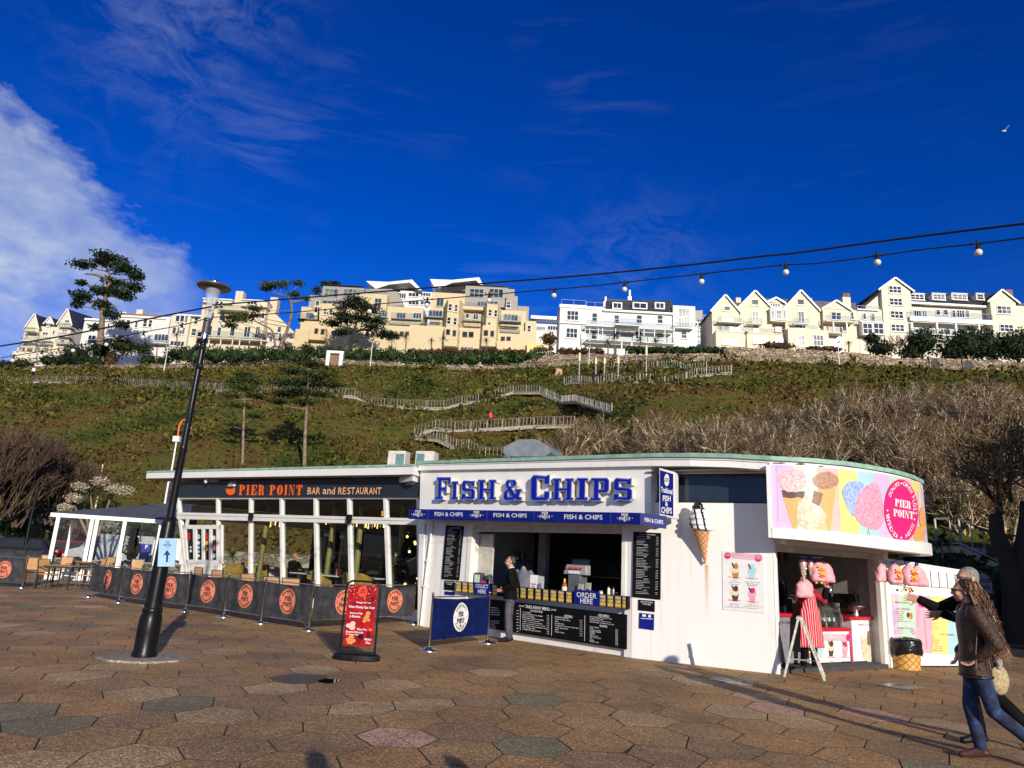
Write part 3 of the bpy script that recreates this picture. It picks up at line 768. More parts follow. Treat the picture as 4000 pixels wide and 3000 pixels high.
can=MB(TI);ribbon(can,[z+.0 for z in zfl],[z+.07 for z in zsb],-.12,.075);part('canopy_flange',can,WHITEP,tk)
can=MB(TI);ribbon(can,[z-.12 for z in zst],3.5,-.14,.0);part('canopy_fascia',can,WHITE,tk)
can=MB(TI);ribbon(can,[z+.05 for z in zsb],[z-.02 for z in zst],-.12,-.02);part('canopy_backing',can,WHITEP,tk)
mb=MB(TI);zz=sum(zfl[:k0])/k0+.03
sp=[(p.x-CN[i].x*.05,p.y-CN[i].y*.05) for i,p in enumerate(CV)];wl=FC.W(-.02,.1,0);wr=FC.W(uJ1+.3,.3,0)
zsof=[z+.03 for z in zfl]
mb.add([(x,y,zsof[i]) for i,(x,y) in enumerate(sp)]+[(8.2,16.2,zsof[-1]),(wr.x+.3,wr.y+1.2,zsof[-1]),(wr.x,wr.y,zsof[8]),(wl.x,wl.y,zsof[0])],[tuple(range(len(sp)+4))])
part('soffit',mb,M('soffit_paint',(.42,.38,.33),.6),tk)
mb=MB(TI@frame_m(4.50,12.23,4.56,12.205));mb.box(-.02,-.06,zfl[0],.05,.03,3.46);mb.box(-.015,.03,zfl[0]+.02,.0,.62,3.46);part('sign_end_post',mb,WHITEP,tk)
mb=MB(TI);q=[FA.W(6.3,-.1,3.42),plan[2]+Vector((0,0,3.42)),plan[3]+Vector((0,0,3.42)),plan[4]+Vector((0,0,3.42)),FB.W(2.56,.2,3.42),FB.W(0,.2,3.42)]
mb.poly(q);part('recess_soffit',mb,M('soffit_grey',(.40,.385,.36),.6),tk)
# canopy sign, curved
cs=thing('ice_cream_sign','long curved pastel-striped fascia sign with ice cream cones and candy floss, over the kiosk counter','sign',(4.6,12.2,2.3))
CI=Matrix.Translation(cs.location).inverted()
SC_=Surf(lambda x,y,o:CI@on_curve(x,y,.012+o))
mb=MB(CI);ribbon(mb,zsb,zst,-.02,.012,0,len(CV));part('sign_panel',mb,LILAC,cs)
def sgt(x):return interp(SGT,x)+1
def sgb(x):return interp(SGB,x)-1
strp=[(3039,3100,LILAC),(3100,3175,MINT),(3175,3280,PEACH),(3272,3358,LEMON),(3345,3422,SKYB),(3413,3500,LILAC),(3475,3530,MINT),(3525,3575,PEACH),(3563,3600,LEMON),(3590,3618,SKYB),(3610,3641,LILAC)]
xt=[3034,3103,3190,3272,3346,3413,3475,3523,3563,3593,3618,3626];xb=[3039,3110,3205,3287,3363,3434,3492,3545,3582,3610,3632,3642]
cols=[LILAC,MINT,PEACH,LEMON,SKYB,LILAC,MINT,PEACH,LEMON,SKYB,LILAC]
for i in range(11):
 mb=MB();p_poly(mb,SC_,[(xt[i],sgt(xt[i])),(xt[i+1],sgt(xt[i+1])),(xb[i+1],sgb(xb[i+1])),(xb[i],sgb(xb[i]))],.004,14)
 part('stripe',mb,cols[i],cs)
def waffle(name='waffle_print',s=26,c=(.72,.43,.14),d=(.46,.22,.05)):
 if name in _mc:return _mc[name]
 m,t,b=newmat(name);v=coords(t);mp=nn(t,'ShaderNodeMapping');mp.inputs['Rotation'].default_value=(0,R_(45),0);mp.inputs['Scale'].default_value=(s,s,s);t.links.new(v,mp.inputs[0])
 sp=nn(t,'ShaderNodeSeparateXYZ');t.links.new(mp.outputs[0],sp.inputs[0])
 a=mth(t,'ABSOLUTE',mth(t,'SUBTRACT',mth(t,'FRACT',sp.outputs[0]),.5));c_=mth(t,'ABSOLUTE',mth(t,'SUBTRACT',mth(t,'FRACT',sp.outputs[2]),.5))
 t.links.new(ramp(t,mth(t,'MAXIMUM',a,c_),[(.36,c),(.44,d)]),b.inputs['Base Color']);b.inputs['Roughness'].default_value=.5
 _mc[name]=m;return m
WAF=waffle()
def blobpts(cx,cy,rx,ry,n,jit,rr,pw=1.0):
 return[(cx+rx*math.cos(2*math.pi*i/n)*(1+rr.uniform(-jit,jit)),cy+ry*math.sin(2*math.pi*i/n)*(1+rr.uniform(-jit,jit))) for i in range(n)]
def zc_(x,y):return(2900+x/2.765,1750+y/2.765) # from the enlarged view
rr=random.Random(3)
def chk(p,n=2):
 for _ in range(n):p=[q for i in range(len(p)) for q in(((p[i][0]*3+p[(i+1)%len(p)][0])/4,(p[i][1]*3+p[(i+1)%len(p)][1])/4),((p[i][0]+p[(i+1)%len(p)][0]*3)/4,(p[i][1]+p[(i+1)%len(p)][1]*3)/4))]
 return p
def prn(name,pts,m,off=.008,dx=14):
 if len(pts)>8:pts=chk(pts)
 mb=MB();p_poly(mb,SC_,pts,off,dx);return part(name,mb,m,cs)
CHOC=M('chocolate_print',(.10,.045,.03),.4,var=.2,ns=40);FLAKE=M('flake_print',(.26,.13,.06),.5,var=.3,ns=60)
SCOOP1=M('raspberry_scoop',(.80,.62,.58),.5,var=.1,ns=30,col2=(.72,.18,.22));SCOOP2=M('chocolate_scoop',(.46,.26,.16),.5,ns=36,col2=(.22,.10,.06))
WHIP=M('vanilla_whip',(.62,.56,.42),.45,ns=12,col2=(.42,.35,.22));FLOSSP=M('pink_floss_print',(.85,.35,.42),.6,ns=22,col2=(.72,.16,.26));FLOSSB=M('blue_floss_print',(.36,.48,.78),.6,ns=18,col2=(.14,.20,.55))
prn('cone_picture',[zc_(*p) for p in[(430,500),(665,500),(585,915),(560,915)]],WAF,.007)
prn('cone_picture',[zc_(*p) for p in[(815,430),(1010,430),(945,915),(930,915)]],WAF,.007)
prn('chocolate_dip',[zc_(*p) for p in[(425,455),(675,470),(660,545),(600,530),(520,545),(440,530)]],CHOC,.009)
prn('scoop_picture',[zc_(*p) for p in blobpts(550,350,150,130,26,.08,rr)],SCOOP1,.010)
prn('scoop_picture',[zc_(*p) for p in blobpts(900,350,138,95,26,.07,rr)],SCOOP2,.010)
prn('whip_cone',[zc_(*p) for p in[(710,850),(895,800),(905,942),(730,935)]],M('wafer_print',(.74,.46,.18),.5),.009)
prn('whip_picture',[zc_(*p) for p in[(680,490),(700,520),(740,590),(830,640),(890,690),(915,740),(880,810),(800,860),(760,850),(740,880),(690,870),(620,830),(580,760),(590,660),(600,580),(650,560)]],WHIP,.012)
for k in range(5):
 mb=MB();a=zc_(600+k*30,640+k*42);b=zc_(860+k*8,640+k*46);p_line(mb,SC_,a[0],a[1]+6,b[0],b[1]+10,3.2,.0145);part('whip_fold',mb,M('whip_shadow_line',(.60,.52,.36),.5),cs)
prn('flake_picture',[zc_(*p) for p in[(780,460),(872,490),(835,625),(755,585)]],FLAKE,.015)
prn('floss_picture',[zc_(*p) for p in[(1150,355),(1250,350),(1320,395),(1300,480),(1240,600),(1215,760),(1170,710),(1125,620),(1075,500),(1085,430)]],FLOSSB,.009)
prn('floss_picture',[zc_(*p) for p in[(1420,365),(1480,420),(1515,560),(1535,720),(1520,830),(1450,890),(1370,865),(1270,820),(1215,740),(1215,620),(1260,500),(1330,410)]],FLOSSP,.012)
mb=MB();p_line(mb,SC_,*zc_(1365,868),*zc_(1350,985),2.4,.013);p_line(mb,SC_,*zc_(1362,868),*zc_(1392,985),2.4,.013);part('floss_stick',mb,M('stick',(.6,.5,.2),.6),cs)
DON=M('doughnut_print',(.75,.40,.12),.5,ns=30,col2=(.50,.20,.04))
for p in((1957,745,48,125,.010),(1910,930,55,88,.012),(2005,980,42,112,.014)):
 mb=MB();q=zc_(p[0],p[1]);p_ell(mb,SC_,q[0],q[1],p[2]/2.765,p[3]/2.765,p[4],20,14);part('doughnut_picture',mb,DON,cs)
cxb,cyb=zc_(1717,675);mb=MB();p_ell(mb,SC_,cxb,cyb,183/2.765,338/2.765,.016,40,9,rot=-3);bd=part('badge',mb,PINK,cs)
mb=MB();p_text(mb,SC_,'PIER',*[c for c in(zc_(1648,545)[0],zc_(0,545)[1],zc_(0,625)[1],zc_(1820,0)[0],zc_(0,580)[1],zc_(0,662)[1])],off=.021,fat=True)
p_text(mb,SC_,'POINT',zc_(1632,0)[0],zc_(0,655)[1],zc_(0,735)[1],zc_(1848,0)[0],zc_(0,690)[1],zc_(0,770)[1],off=.021,fat=True)
for s,a0,a1 in(('DONUTS',-58,-8),('CANDY FLOSS',8,100),('SLUSH',118,160),('ICE CREAM',196,262)):
 if s in('SLUSH',):p_arc_text(mb,SC_,s,cxb,cyb,54,106,a0,a1,15,.021)
 else:p_arc_text(mb,SC_,s,cxb,cyb,54,106,a0,a1,15,.021)
for a in(0,109,180,-90):
 q=R_(a);p_ell(mb,SC_,cxb+54*math.sin(q),cyb-106*math.cos(q),3,4,.021,8)
part('badge_lettering',mb,PRINTW,bd)
# awning valance
aw=thing('blue_awning','royal blue box awning with white Fish & Chips lettering over the serving hatch','awning',FA.W(-.6,-.55,2.2))
AI=Matrix.Translation(aw.location).inverted()
OA=.55
cLt,cLb=FA.P(1595,1988,-OA),FA.P(1595,2027,-OA);cRt,cRb=FA.P(2500,2003,-OA),FA.P(2498,2049,-OA)
mb=MB(AI@FA.M);mb.prism([cLt,cRt,cRb,cLb],(0,.04,0));mb.prism([(cLt.x,-OA+.04,cLt.z-.02),(cRt.x,-OA+.04,cRt.z-.02),(cRt.x,-OA+.04,cRt.z-.05),(cLt.x,-OA+.04,cLt.z-.05)],(0,OA-.07,0))
part('valance',mb,NAVY,aw)
pc=FA.M@cRt;pcb=FA.M@cRb
FS=Fr((pc.x,pc.y),(pc.x+FB.e.x*.9,pc.y+FB.e.y*.9+.25))
s1,s1b=FS.P(2604,2016),FS.P(2603,2066)
mb=MB(AI@FS.M);mb.prism([(0.004,0,pc.z),s1,s1b,(0.004,0,pcb.z)],(0,.04,0));mb.prism([(0.004,.04,pc.z-.03),(s1.x,.04,s1.z-.03),(s1.x,.04,s1.z-.05),(0.004,.04,pc.z-.05)],(0,.5,0));sv=part('side_valance',mb,M('navy_sign_side',(.012,.02,.16),.4),aw)
SA=frs(FA,Matrix.Translation(aw.location),-OA);SS=frs(FS,Matrix.Translation(aw.location),0)
mb=MB()
z3=lambda x,y:(1600+x/1.8437,1750+y/1.8437)
def t3(mb,S,s,x0,yt0,yb0,x1,yt1,yb1,**k):
 a=z3(x0,yt0);b=z3(x1,yt1);p_text(mb,S,s,a[0],a[1],z3(0,yb0)[1],b[0],b[1],z3(0,yb1)[1],**k)
t3(mb,SA,'FISH & CHIPS',180,460,490,383,464,492);t3(mb,SA,'FISH & CHIPS',604,468,498,844,472,502);t3(mb,SA,'FISH & CHIPS',1114,478,512,1389,482,516);t3(mb,SS,'FISH & CHIPS',1693,500,530,1826,520,550)
def anchor(mb,S,cx,cy,h,off=.006):
 p_line(mb,S,cx,cy-h*.5,cx,cy+h*.45,h*.12,off);p_ell(mb,S,cx,cy-h*.55,h*.14,h*.14,off,10)
 for sgn in(-1,1):
  p_poly(mb,S,[(cx,cy+h*.5),(cx+sgn*h*.22,cy+h*.38),(cx+sgn*h*.36,cy+h*.12),(cx+sgn*h*.26,cy+h*.2),(cx+sgn*h*.14,cy+h*.34),(cx,cy+h*.40)],off+.0005)
for cx,cy,k in((62,474,1),(482,480,1.02),(975,488,1.1),(1550,502,1.18)):
 t3(mb,SA,'PIER',cx-22*k,cy-27*k,cy-9*k,cx+20*k,cy-26*k,cy-8*k,fat=True);t3(mb,SA,'POINT',cx-36*k,cy-4*k,cy+14*k,cx+34*k,cy-2*k,cy+16*k,fat=True)
 q=z3(cx,cy+8*k);anchor(mb,SA,q[0],q[1],17*k,.0065)
 for sg in(-46,46):q=z3(cx+sg*k,cy+3);p_ell(mb,SA,q[0],q[1],1.6,1.6,.005,8)
part('valance_lettering',mb,PRINTW,aw)
mb=MB()
for x in(133,558,722,895,1448):a=z3(x,446);b=z3(x,520);p_line(mb,SA,a[0],a[1],b[0],b[1]+8,1.2,.003)
part('panel_joint',mb,M('joint_blue',(.1,.13,.4),.4),aw,kind='stuff')
PEEL=M('peeled_timber',(.22,.11,.045),.9,var=.5,ns=40);r9=random.Random(3)
for x0,y0,w in((3045,1809,26),(3125,1813,18),(3205,1822,10)):
 mb=MB(TI);p_poly(mb,Surf(lambda x,y,o:on_curve(x,y,o)),blobpts(x0,y0,w,3.2,14,.35,r9),.004);part('peeling_patch',mb,PEEL,tk)
for x0,y0,w,h_ in((2507,1806,5,6),(2120,1812,3,3)):
 mb=MB();p_poly(mb,frs(FA,TL,-.03),blobpts(x0,y0,w,h_,9,.3,r9),.004);part('rust_spot',mb,M('rust_orange',(.5,.22,.04),.8),tk)
 # shutter box and roller under the awning
mb=MB(tkm(FA));z1=FA.uz(1841,2070)[1];z2=FA.uz(2441,2090)[1];zsh=(z1+z2)/2
for k in range(4):mb.box(uL,.04+.012*(k%2),zsh+(zOT-zsh)*k/4,uR,.16,zsh+(zOT-zsh)*(k+1)/4-.004)
part('roller_shutter',mb,M('cream_shutter2',(.62,.59,.52),.5),tk)
mb=MB(tkm(FA));mb.box(uL-.05,-.02,zs-.1,uL+.07,.1,zOT);part('shutter_guide',mb,CREAMW,tk);mb=MB(tkm(FA));mb.box(uR-.07,-.02,zs-.1,uR+.02,.1,zOT);part('shutter_guide',mb,CREAMW,tk)
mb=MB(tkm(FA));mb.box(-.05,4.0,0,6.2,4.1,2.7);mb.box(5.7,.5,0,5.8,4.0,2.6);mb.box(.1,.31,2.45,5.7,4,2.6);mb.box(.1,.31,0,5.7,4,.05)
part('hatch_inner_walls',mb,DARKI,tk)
mb=MB(tkm(FA));mb.box(uL-.02,.31,.9,uL+.45,.36,2.2);part('hatch_partition',mb,M('cream_partition',(.5,.48,.42),.6),tk);mb=MB(tkm(FA));mb.box(1.75,2.2,.2,2.0,2.35,2.4);part('hatch_partition',mb,M('cream_partition',(.5,.48,.42),.6),tk)
cnt=part('counter',MB(tkm(FA)).box(uL+.0,-.02,zs-.07,uR+.08,.55,zs-.02),BLACKP,tk)
c0=z3(330,958);c1=z3(330,1036);c2=z3(1567,1160);c3=z3(1567,1068)
OC=.12
cf=plate('counter_front',FA,[c0,c3,c2,c1],OC,.10,BLACKB,tk,TL)
Sc=frs(FA,TL,-OC)
def yc(x,t): # counter strip: x in enlarged view, t 0 top..1 bottom
 f_=(x-330)/(1567-330);return(958+(1068-958)*f_)+t*((1036-958)+(1160-1036-1068+958)*f_)
def strip_box(mb,x0,x1,t0,t1,off):
 p_poly(mb,Sc,[z3(x0,yc(x0,t0)),z3(x1,yc(x1,t0)),z3(x1,yc(x1,t1)),z3(x0,yc(x0,t1))],off)
ORD=['first','second','third','fourth','fifth','sixth','seventh','eighth','ninth','tenth','eleventh','twelfth','thirteenth','fourteenth','fifteenth','sixteenth']
xs_=[(333,371),(380,416),(425,459),(595,628),(750,783),(798,837),(852,891),(906,945),(961,999),(1015,1056),(1070,1111),(1128,1168),(1370,1412),(1424,1467),(1479,1523),(1533,1557)]
for i,(a,b) in enumerate(xs_):
 l=thing('fish_and_chip_label',ORD[i]+' black and gold Fish Chip label from the left on the counter','label',(0,0,0),0,'Fish Chip labels along the counter front')
 lo_=FA.M@FA.P(*z3((a+b)/2,yc((a+b)/2,.5)),-OC);l.location=lo_
 Sl=frs(FA,Matrix.Translation(lo_),-OC)
 def q(mb,x0,x1,t0,t1,off):p_poly(mb,Sl,[z3(x0,yc(x0,t0)),z3(x1,yc(x1,t0)),z3(x1,yc(x1,t1)),z3(x0,yc(x0,t1))],off)
 mb=MB();q(mb,a,b,.02,.98,.003);part('label_card',mb,M('label_grey',(.16,.15,.13),.5),l)
 mb=MB();w=b-a;q(mb,a+2,b-2,.66,.90,.005)
 part('gold_panel',mb,GOLD,l)
 mb=MB()
 for s,t0,t1 in(('FISH',.10,.32),('CHIP',.38,.6)):p_text(mb,Sl,s,z3(a+4,0)[0],z3(0,yc(a,t0))[1],z3(0,yc(a,t1))[1],z3(b-4,0)[0],z3(0,yc(b,t0))[1],z3(0,yc(b,t1))[1],.006,bold=.05,res=1)
 part('gold_lettering',mb,M('gold_light',(.80,.58,.12),.5),l)
for nm,lab,x0,x1,lines in(('collect_sign','blue COLLECT HERE sign on the counter front',463,578,('COLLECT','HERE')),('order_sign','blue ORDER HERE sign on the counter front',1184,1364,('ORDER','HERE'))):
 lo_=FA.M@FA.P(*z3((x0+x1)/2,yc((x0+x1)/2,.5)),-OC);l=thing(nm,lab,'sign',lo_)
 Sl=frs(FA,Matrix.Translation(lo_),-OC)
 e0=-.04 if x0<1000 else-.18;e1=1.05 if x0<1000 else.98
 plate('sign_board',FA,[z3(x0,yc(x0,e0)),z3(x1,yc(x1,e0)),z3(x1,yc(x1,e1)),z3(x0,yc(x0,e1))],OC+.03,.028,NAVY,l,Matrix.Translation(lo_))
 mb=MB();w=x1-x0
 for s,t0,t1,a,b in((lines[0],.08,.42,.10,.9),(lines[1],.55,.9,.25,.75)):
  t0-=.08*(x0>1000);xa=x0+w*a;xb_=x0+w*b
  p_text(mb,Sl,s,z3(xa,0)[0],z3(0,yc(xa,t0))[1],z3(0,yc(xa,t1))[1],z3(xb_,0)[0],z3(0,yc(xb_,t0))[1],z3(0,yc(xb_,t1))[1],.033)
 part('sign_lettering',mb,PRINTW,l)
def boardsign(name,label,fr,pts,t=.03,m=BLACKB,cat='sign',group=None):
 c=fr.M@(sum((fr.P(*p) for p in pts),Vector())/len(pts));l=thing(name,label,cat,c,0,group);Mp=Matrix.Translation(c)
 plate('board',fr,pts,t,t-.002,m,l,Mp,bev=0)
 return l,frs(fr,Mp,-t)
for fr,pts,lab,sl in((FA,[(1742,2052),(1810,2055),(1791,2266),(1724,2261)],'tall black take away menu board left of the serving hatch',.04),(FB,[(2474,2077),(2581,2082),(2579,2342),(2469,2331)],'tall black take away menu board right of the serving hatch',.05)):
 l,S=boardsign('tall_menu',lab,fr,pts)
 (xa,ya),(xb2,yb2),(xc,yc2),(xd,yd)=pts;W_=xb2-xa;mb=MB();r_=random.Random(int(xa))
 p_text(mb,S,'TAKE AWAY MENU',xa+W_*.22,ya+7+sl*W_*.2,ya+12+sl*W_*.2,xb2-W_*.18,yb2+5,yb2+10,.004,res=1)
 for k in range(38):
  f_=(k+2)/41;xl=xa+(xd-xa)*f_;xr=xb2+(xc-xb2)*f_;y=ya+(yd-ya)*f_+4
  if k%7==6:p_bars(mb,S,xl+W_*.4,y,xl+W_*.6,y+2,1,1.9,r_,slope=sl);continue
  if k>36:continue
  p_bars(mb,S,xl+W_*.13,y,xl+W_*.68,y+2,1,1.5,r_,slope=sl,lo=.4)
  p_bars(mb,S,xl+W_*.84,y+sl*W_*.7,xl+W_*.93,y+2+sl*W_*.7,1,1.5,r_,slope=sl,lo=.95)
 part('menu_lettering',mb,M('grey_print',(.45,.45,.44),.6),l)
for fr,pts,lab,m in((FB,[z3(1648,1092),z3(1764,1100),z3(1764,1180),z3(1646,1168)],'small black beat the queue board below the right tall menu',BLACKB),(FB,[z3(1655,1187),z3(1760,1198),z3(1758,1312),z3(1652,1298)],'small blue notice below the beat the queue board',NAVY),
(FA,[z3(250,953),z3(320,958),z3(320,1027),z3(247,1020)],'small black beat the queue board left of the counter labels',BLACKB),(FA,[z3(252,1031),z3(320,1037),z3(320,1060),z3(250,1056)],'small blue notice just above the blue barrier',NAVY)):
 l,S=boardsign('notice_board',lab,fr,pts,.02,m);mb=MB();(xa,ya),(xb2,yb2),(xc,yc2),(xd,yd)=pts;w=xb2-xa;h=yd-ya
 if m is BLACKB:p_text(mb,S,'BEAT THE QUEUE',xa+w*.14,ya+h*.12,ya+h*.27,xb2-w*.12,yb2+h*.12,yb2+h*.27,.004,res=1);p_text(mb,S,'CLICK HERE',xa+w*.24,ya+h*.32,ya+h*.44,xb2-w*.24,yb2+h*.32,yb2+h*.44,.004,res=1)
 elif h>30:
  p_poly(mb,S,[(xa+w*.2,ya+5),(xa+w*.45,ya+7),(xa+w*.45,ya+16),(xa+w*.2,ya+14)],.004);p_ell(mb,S,xa+w*.7,ya+13,6,6,.004,12)
  p_bars(mb,S,xa+w*.1,ya+h*.3,xb2-w*.1,ya+h*.4,1,3,rr,slope=.08,lo=.95)
 part('notice_lettering',mb,PRINTW,l)
pts=[z3(578,1088),z3(1560,1200),z3(1558,1450),z3(575,1300)]
l,S=boardsign('wide_menu','wide black take away menu board under the serving counter',FA,pts,.04)
mb=MB();r_=random.Random(5)
def ym(x,t):f_=(x-578)/980;return 1088+112*f_+t*(212+38*f_)
def mt(s,x0,x1,t0,t1,**k):
 p_text(mb,S,s,z3(x0,0)[0],z3(0,ym(x0,t0))[1],z3(0,ym(x0,t1))[1],z3(x1,0)[0],z3(0,ym(x1,t0))[1],z3(0,ym(x1,t1))[1],.005,**k)
mt('TAKE AWAY MENU',832,1008,.055,.16,bold=.02);mt('GLUTEN FREE',868,956,.19,.25);mt('EXTRAS',1115,1172,.22,.30);mt('KIDS MENU',1360,1437,.07,.15);mt('DRINKS',1370,1423,.385,.45)
for k,s in enumerate(['COD PRIME','LIGHTER BITE COD PRIME','HADDOCK PRIME','BATTERED FILLET OF HAKE','JUMBO PLAIN SAUSAGE','JUMBO SAUSAGE BATTERED','SALT & PEPPER SQUID 6 PCS','BATTERED TIGER PRAWNS 6 PCS','HALLOUMI FRIES','HOMEMADE PEA FRITTER']):
 mt(s,812,812+6.6*len(s),.28+k*.062,.315+k*.062,res=1);mt('9.95',988,1004,.30+k*.062,.335+k*.062,res=1)
for k,s in enumerate(['HOMEMADE MUSHY PEAS','CHIP SHOP CURRY SAUCE','GRAVY','BUTTERED ROLL','HOMEMADE TARTAR SAUCE, GARLIC MAYO','SWEET CHILLI SAUCE','LEMON','PICKLED ONION']):
 mt(s,1046,1046+5.2*len(s),.30+k*.067,.335+k*.067,res=1);mt('2.10',1226,1244,.31+k*.067,.345+k*.067,res=1)
for k,s in enumerate(['MINI CHICKEN BITES 6 PCS & CHIPS','SCAMPI 6 PCS & CHIPS','BATTERED JUMBO SAUSAGE & CHIPS','NEW BATTERED CALAMARI 6 PCS & CHIPS']):
 mt(s,1298,1298+5.0*len(s),.165+k*.052,.195+k*.052,res=1)
for k,s in enumerate(['FIZZY DRINK','CANS','BOTTLED WATER','SEVERN SPRING','COFFEE','LATTE','CAPPUCCINO','HOT CHOCOLATE','TEA','LAGER','FRUIT CIDER']):
 mt(s,1298,1298+6.0*len(s),.47+k*.044,.50+k*.044,res=1);mt('3.50',1482,1500,.455+k*.044,.485+k*.044,res=1)
for x,t0,t1 in((798,.17,.90),(1024,.27,.92),(1262,.17,.93)):
 a=z3(x,ym(x,t0));b=z3(x-2,ym(x,t1));p_line(mb,S,a[0],a[1],b[0],b[1],1.6,.005)
for x in(805,1035): # scroll flourishes either side of the heading
 for q in range(2):a=z3(x-18,ym(x,.08+.05*q));b=z3(x+20,ym(x+20,.08+.05*(1-q)));p_line(mb,S,a[0],a[1],b[0],b[1],1.3,.005+.0005*q)
p_bars(mb,S,z3(584,0)[0],z3(0,1140)[1],z3(650,0)[0],z3(0,1205)[1],4,2,r_,slope=.11);p_bars(mb,S,z3(584,0)[0],z3(0,1235)[1],z3(650,0)[0],z3(0,1310)[1],5,2,r_,slope=.11)
p_bars(mb,S,z3(770,0)[0],z3(0,1160)[1],z3(786,0)[0],z3(0,1330)[1],8,2,r_,slope=.11,lo=.9)
part('menu_lettering',mb,PRINTW,l)
# FISH & CHIPS box letters
def Lp(*a):return list(a)
def ch(*pts):return list(pts)
SER={
'F':[[(0,0),(.52,0),(.52,.16),(.42,.16),(.42,.38),(.60,.38),(.60,.30),(.74,.30),(.74,.64),(.60,.64),(.60,.56),(.42,.56),(.42,.82),(.80,.82),(.80,.66),(1,.66),(1,1),(.08,1),(.08,.84),(.18,.84),(.18,.16),(0,.16)]],
'I':[[(0,0),(1,0),(1,.16),(.76,.16),(.76,.84),(1,.84),(1,1),(0,1),(0,.84),(.24,.84),(.24,.16),(0,.16)]],
'S':[[(0,0),(.12,0),(.18,.05),(.86,0),(1,.12),(1,.46),(.86,.58),(.30,.62),(.30,.80),(.68,.80),(.68,.68),(.95,.68),(.95,1),(.80,.96),(.12,1),(0,.88),(0,.54),(.14,.42),(.70,.40),(.70,.20),(.30,.20),(.30,.34),(0,.34)]],
'H':[[(0,0),(.42,0),(.42,.15),(.34,.15),(.34,.42),(.66,.42),(.66,.15),(.58,.15),(.58,0),(1,0),(1,.15),(.91,.15),(.91,.85),(1,.85),(1,1),(.58,1),(.58,.85),(.66,.85),(.66,.58),(.34,.58),(.34,.85),(.42,.85),(.42,1),(0,1),(0,.85),(.09,.85),(.09,.15),(0,.15)]],
'C':[[(.12,0),(.86,0),(1,.12),(1,.38),(.70,.38),(.70,.18),(.34,.18),(.34,.82),(.70,.82),(.70,.62),(.98,.62),(1,1),(.86,1),(.80,.96),(.14,1),(0,.88),(0,.12)]],
'P':[[(0,0),(.56,0),(.56,.16),(.45,.16),(.45,.34),(.88,.34),(1,.46),(1,.88),(.88,1),(0,1),(0,.84),(.16,.84),(.16,.16),(0,.16)],[(.45,.52),(.70,.52),(.70,.82),(.45,.82)]],
'&':[[(.10,0),(.58,0),(.66,.08),(.76,0),(1,0),(1,.16),(.86,.20),(.94,.42),(1,.42),(1,.56),(.60,.56),(.60,.44),(.68,.42),(.64,.34),(.46,.58),(.68,.70),(.72,.82),(.62,1),(.20,1),(.10,.88),(.10,.70),(.20,.56),(.02,.42),(0,.12)],[(.26,.20),(.46,.20),(.30,.40),(.24,.36)],[(.30,.72),(.44,.70),(.50,.80),(.46,.86),(.32,.86)]],
}
LB=[('F',180,207,305,378),('I',298,237,357,378),('S',372,230,480,380),('H',485,225,632,380),('&',672,225,818,385),('C',868,190,1018,388),('H',1022,215,1190,385),('I',1198,212,1292,385),('P',1300,212,1445,388),('S',1465,212,1612,388)]
p0=FA.M@FA.P(*z3(180,380),-.03);lt=thing('fish_and_chips_letters','big royal blue FISH & CHIPS box letters on the white wall over the awning','sign',p0)
LI=Matrix.Translation(p0).inverted();HOFF=.30*0
for c,x0,y0,x1,y1 in LB:
 x0+=4;
 loops=SER[c]
 def mp_(u,w,y,x0=x0,x1=x1,y0=y0,y1=y1):
  p=FA.P(*z3(x0+(x1-x0-8)*u-(w-.5)*-4,y1-6+(y0-y1+8)*w),-.17);return LI@FA.M@Vector((p.x,y,p.z))
 mb=MB();solid2(mb,loops,-.165,-.04,mp_);lo_=part('letter',mb,M('letter_return',(.60,.56,.48),.5,var=.1),lt)
 lf=[offs(l,-.012) if i else offs(l,.012) for i,l in enumerate(loops)]
 mb=MB();solid2(mb,[offs(l,0) for l in loops],-.172,-.1655,mp_);part('letter_trim',mb,LBLUE,lo_)
 mb=MB();solid2(mb,[offs(l,.045) if not i else offs(l,-.045) for i,l in enumerate(loops)],-.178,-.1725,mp_);part('letter_face',mb,ROYAL,lo_)
 # projecting sign box
PB=FA.W(6.40,-.35,0);FP=Fr((PB.x,PB.y),(PB.x+FB.e.x,PB.y+FB.e.y))
q=lambda x,y:(2400+x/1.746,1750+y/1.746)
tl,tr,br,bl=FP.P(*q(312,150)),FP.P(*q(402,178)),FP.P(*q(402,466)),FP.P(*q(314,448))
c_=FP.M@((tl+br)/2);l=thing('projecting_sign','white projecting box sign reading Traditional Fish & Chips at the corner of the upper wall','sign',c_)
PI_=Matrix.Translation(c_).inverted()
mb=MB(PI_@FP.M);mb.prism([tl+Vector((-.02,0,.04)),tr+Vector((.02,0,.04)),br+Vector((.02,0,-.04)),bl+Vector((-.02,0,-.04))],(0,.3,0));part('sign_case',mb,WHITEP,l,bev=.01)
mb=MB(PI_@FP.M);mb.prism([tl,tr,br,bl],(0,-.006,0));part('sign_face',mb,NAVY,l)
S=frs(FP,Matrix.Translation(c_),-.006);mb=MB();cc=q(357,218);p_ell(mb,S,cc[0],cc[1],10,24,.003,20)
for s,a,y0,y1,b,y2,y3 in(('Traditional',318,262,300,396,280,318),('FISH',330,322,362,384,326,366),('&',346,366,396,366,368,398),('CHIPS',320,400,444,392,408,450)):
 A1=q(a,y0);B1=q(b,y2);p_text(mb,S,s,A1[0],A1[1],q(0,y1)[1],B1[0],B1[1],q(0,y3)[1],.004,bold=.03)
part('sign_lettering',mb,PRINTW,l)
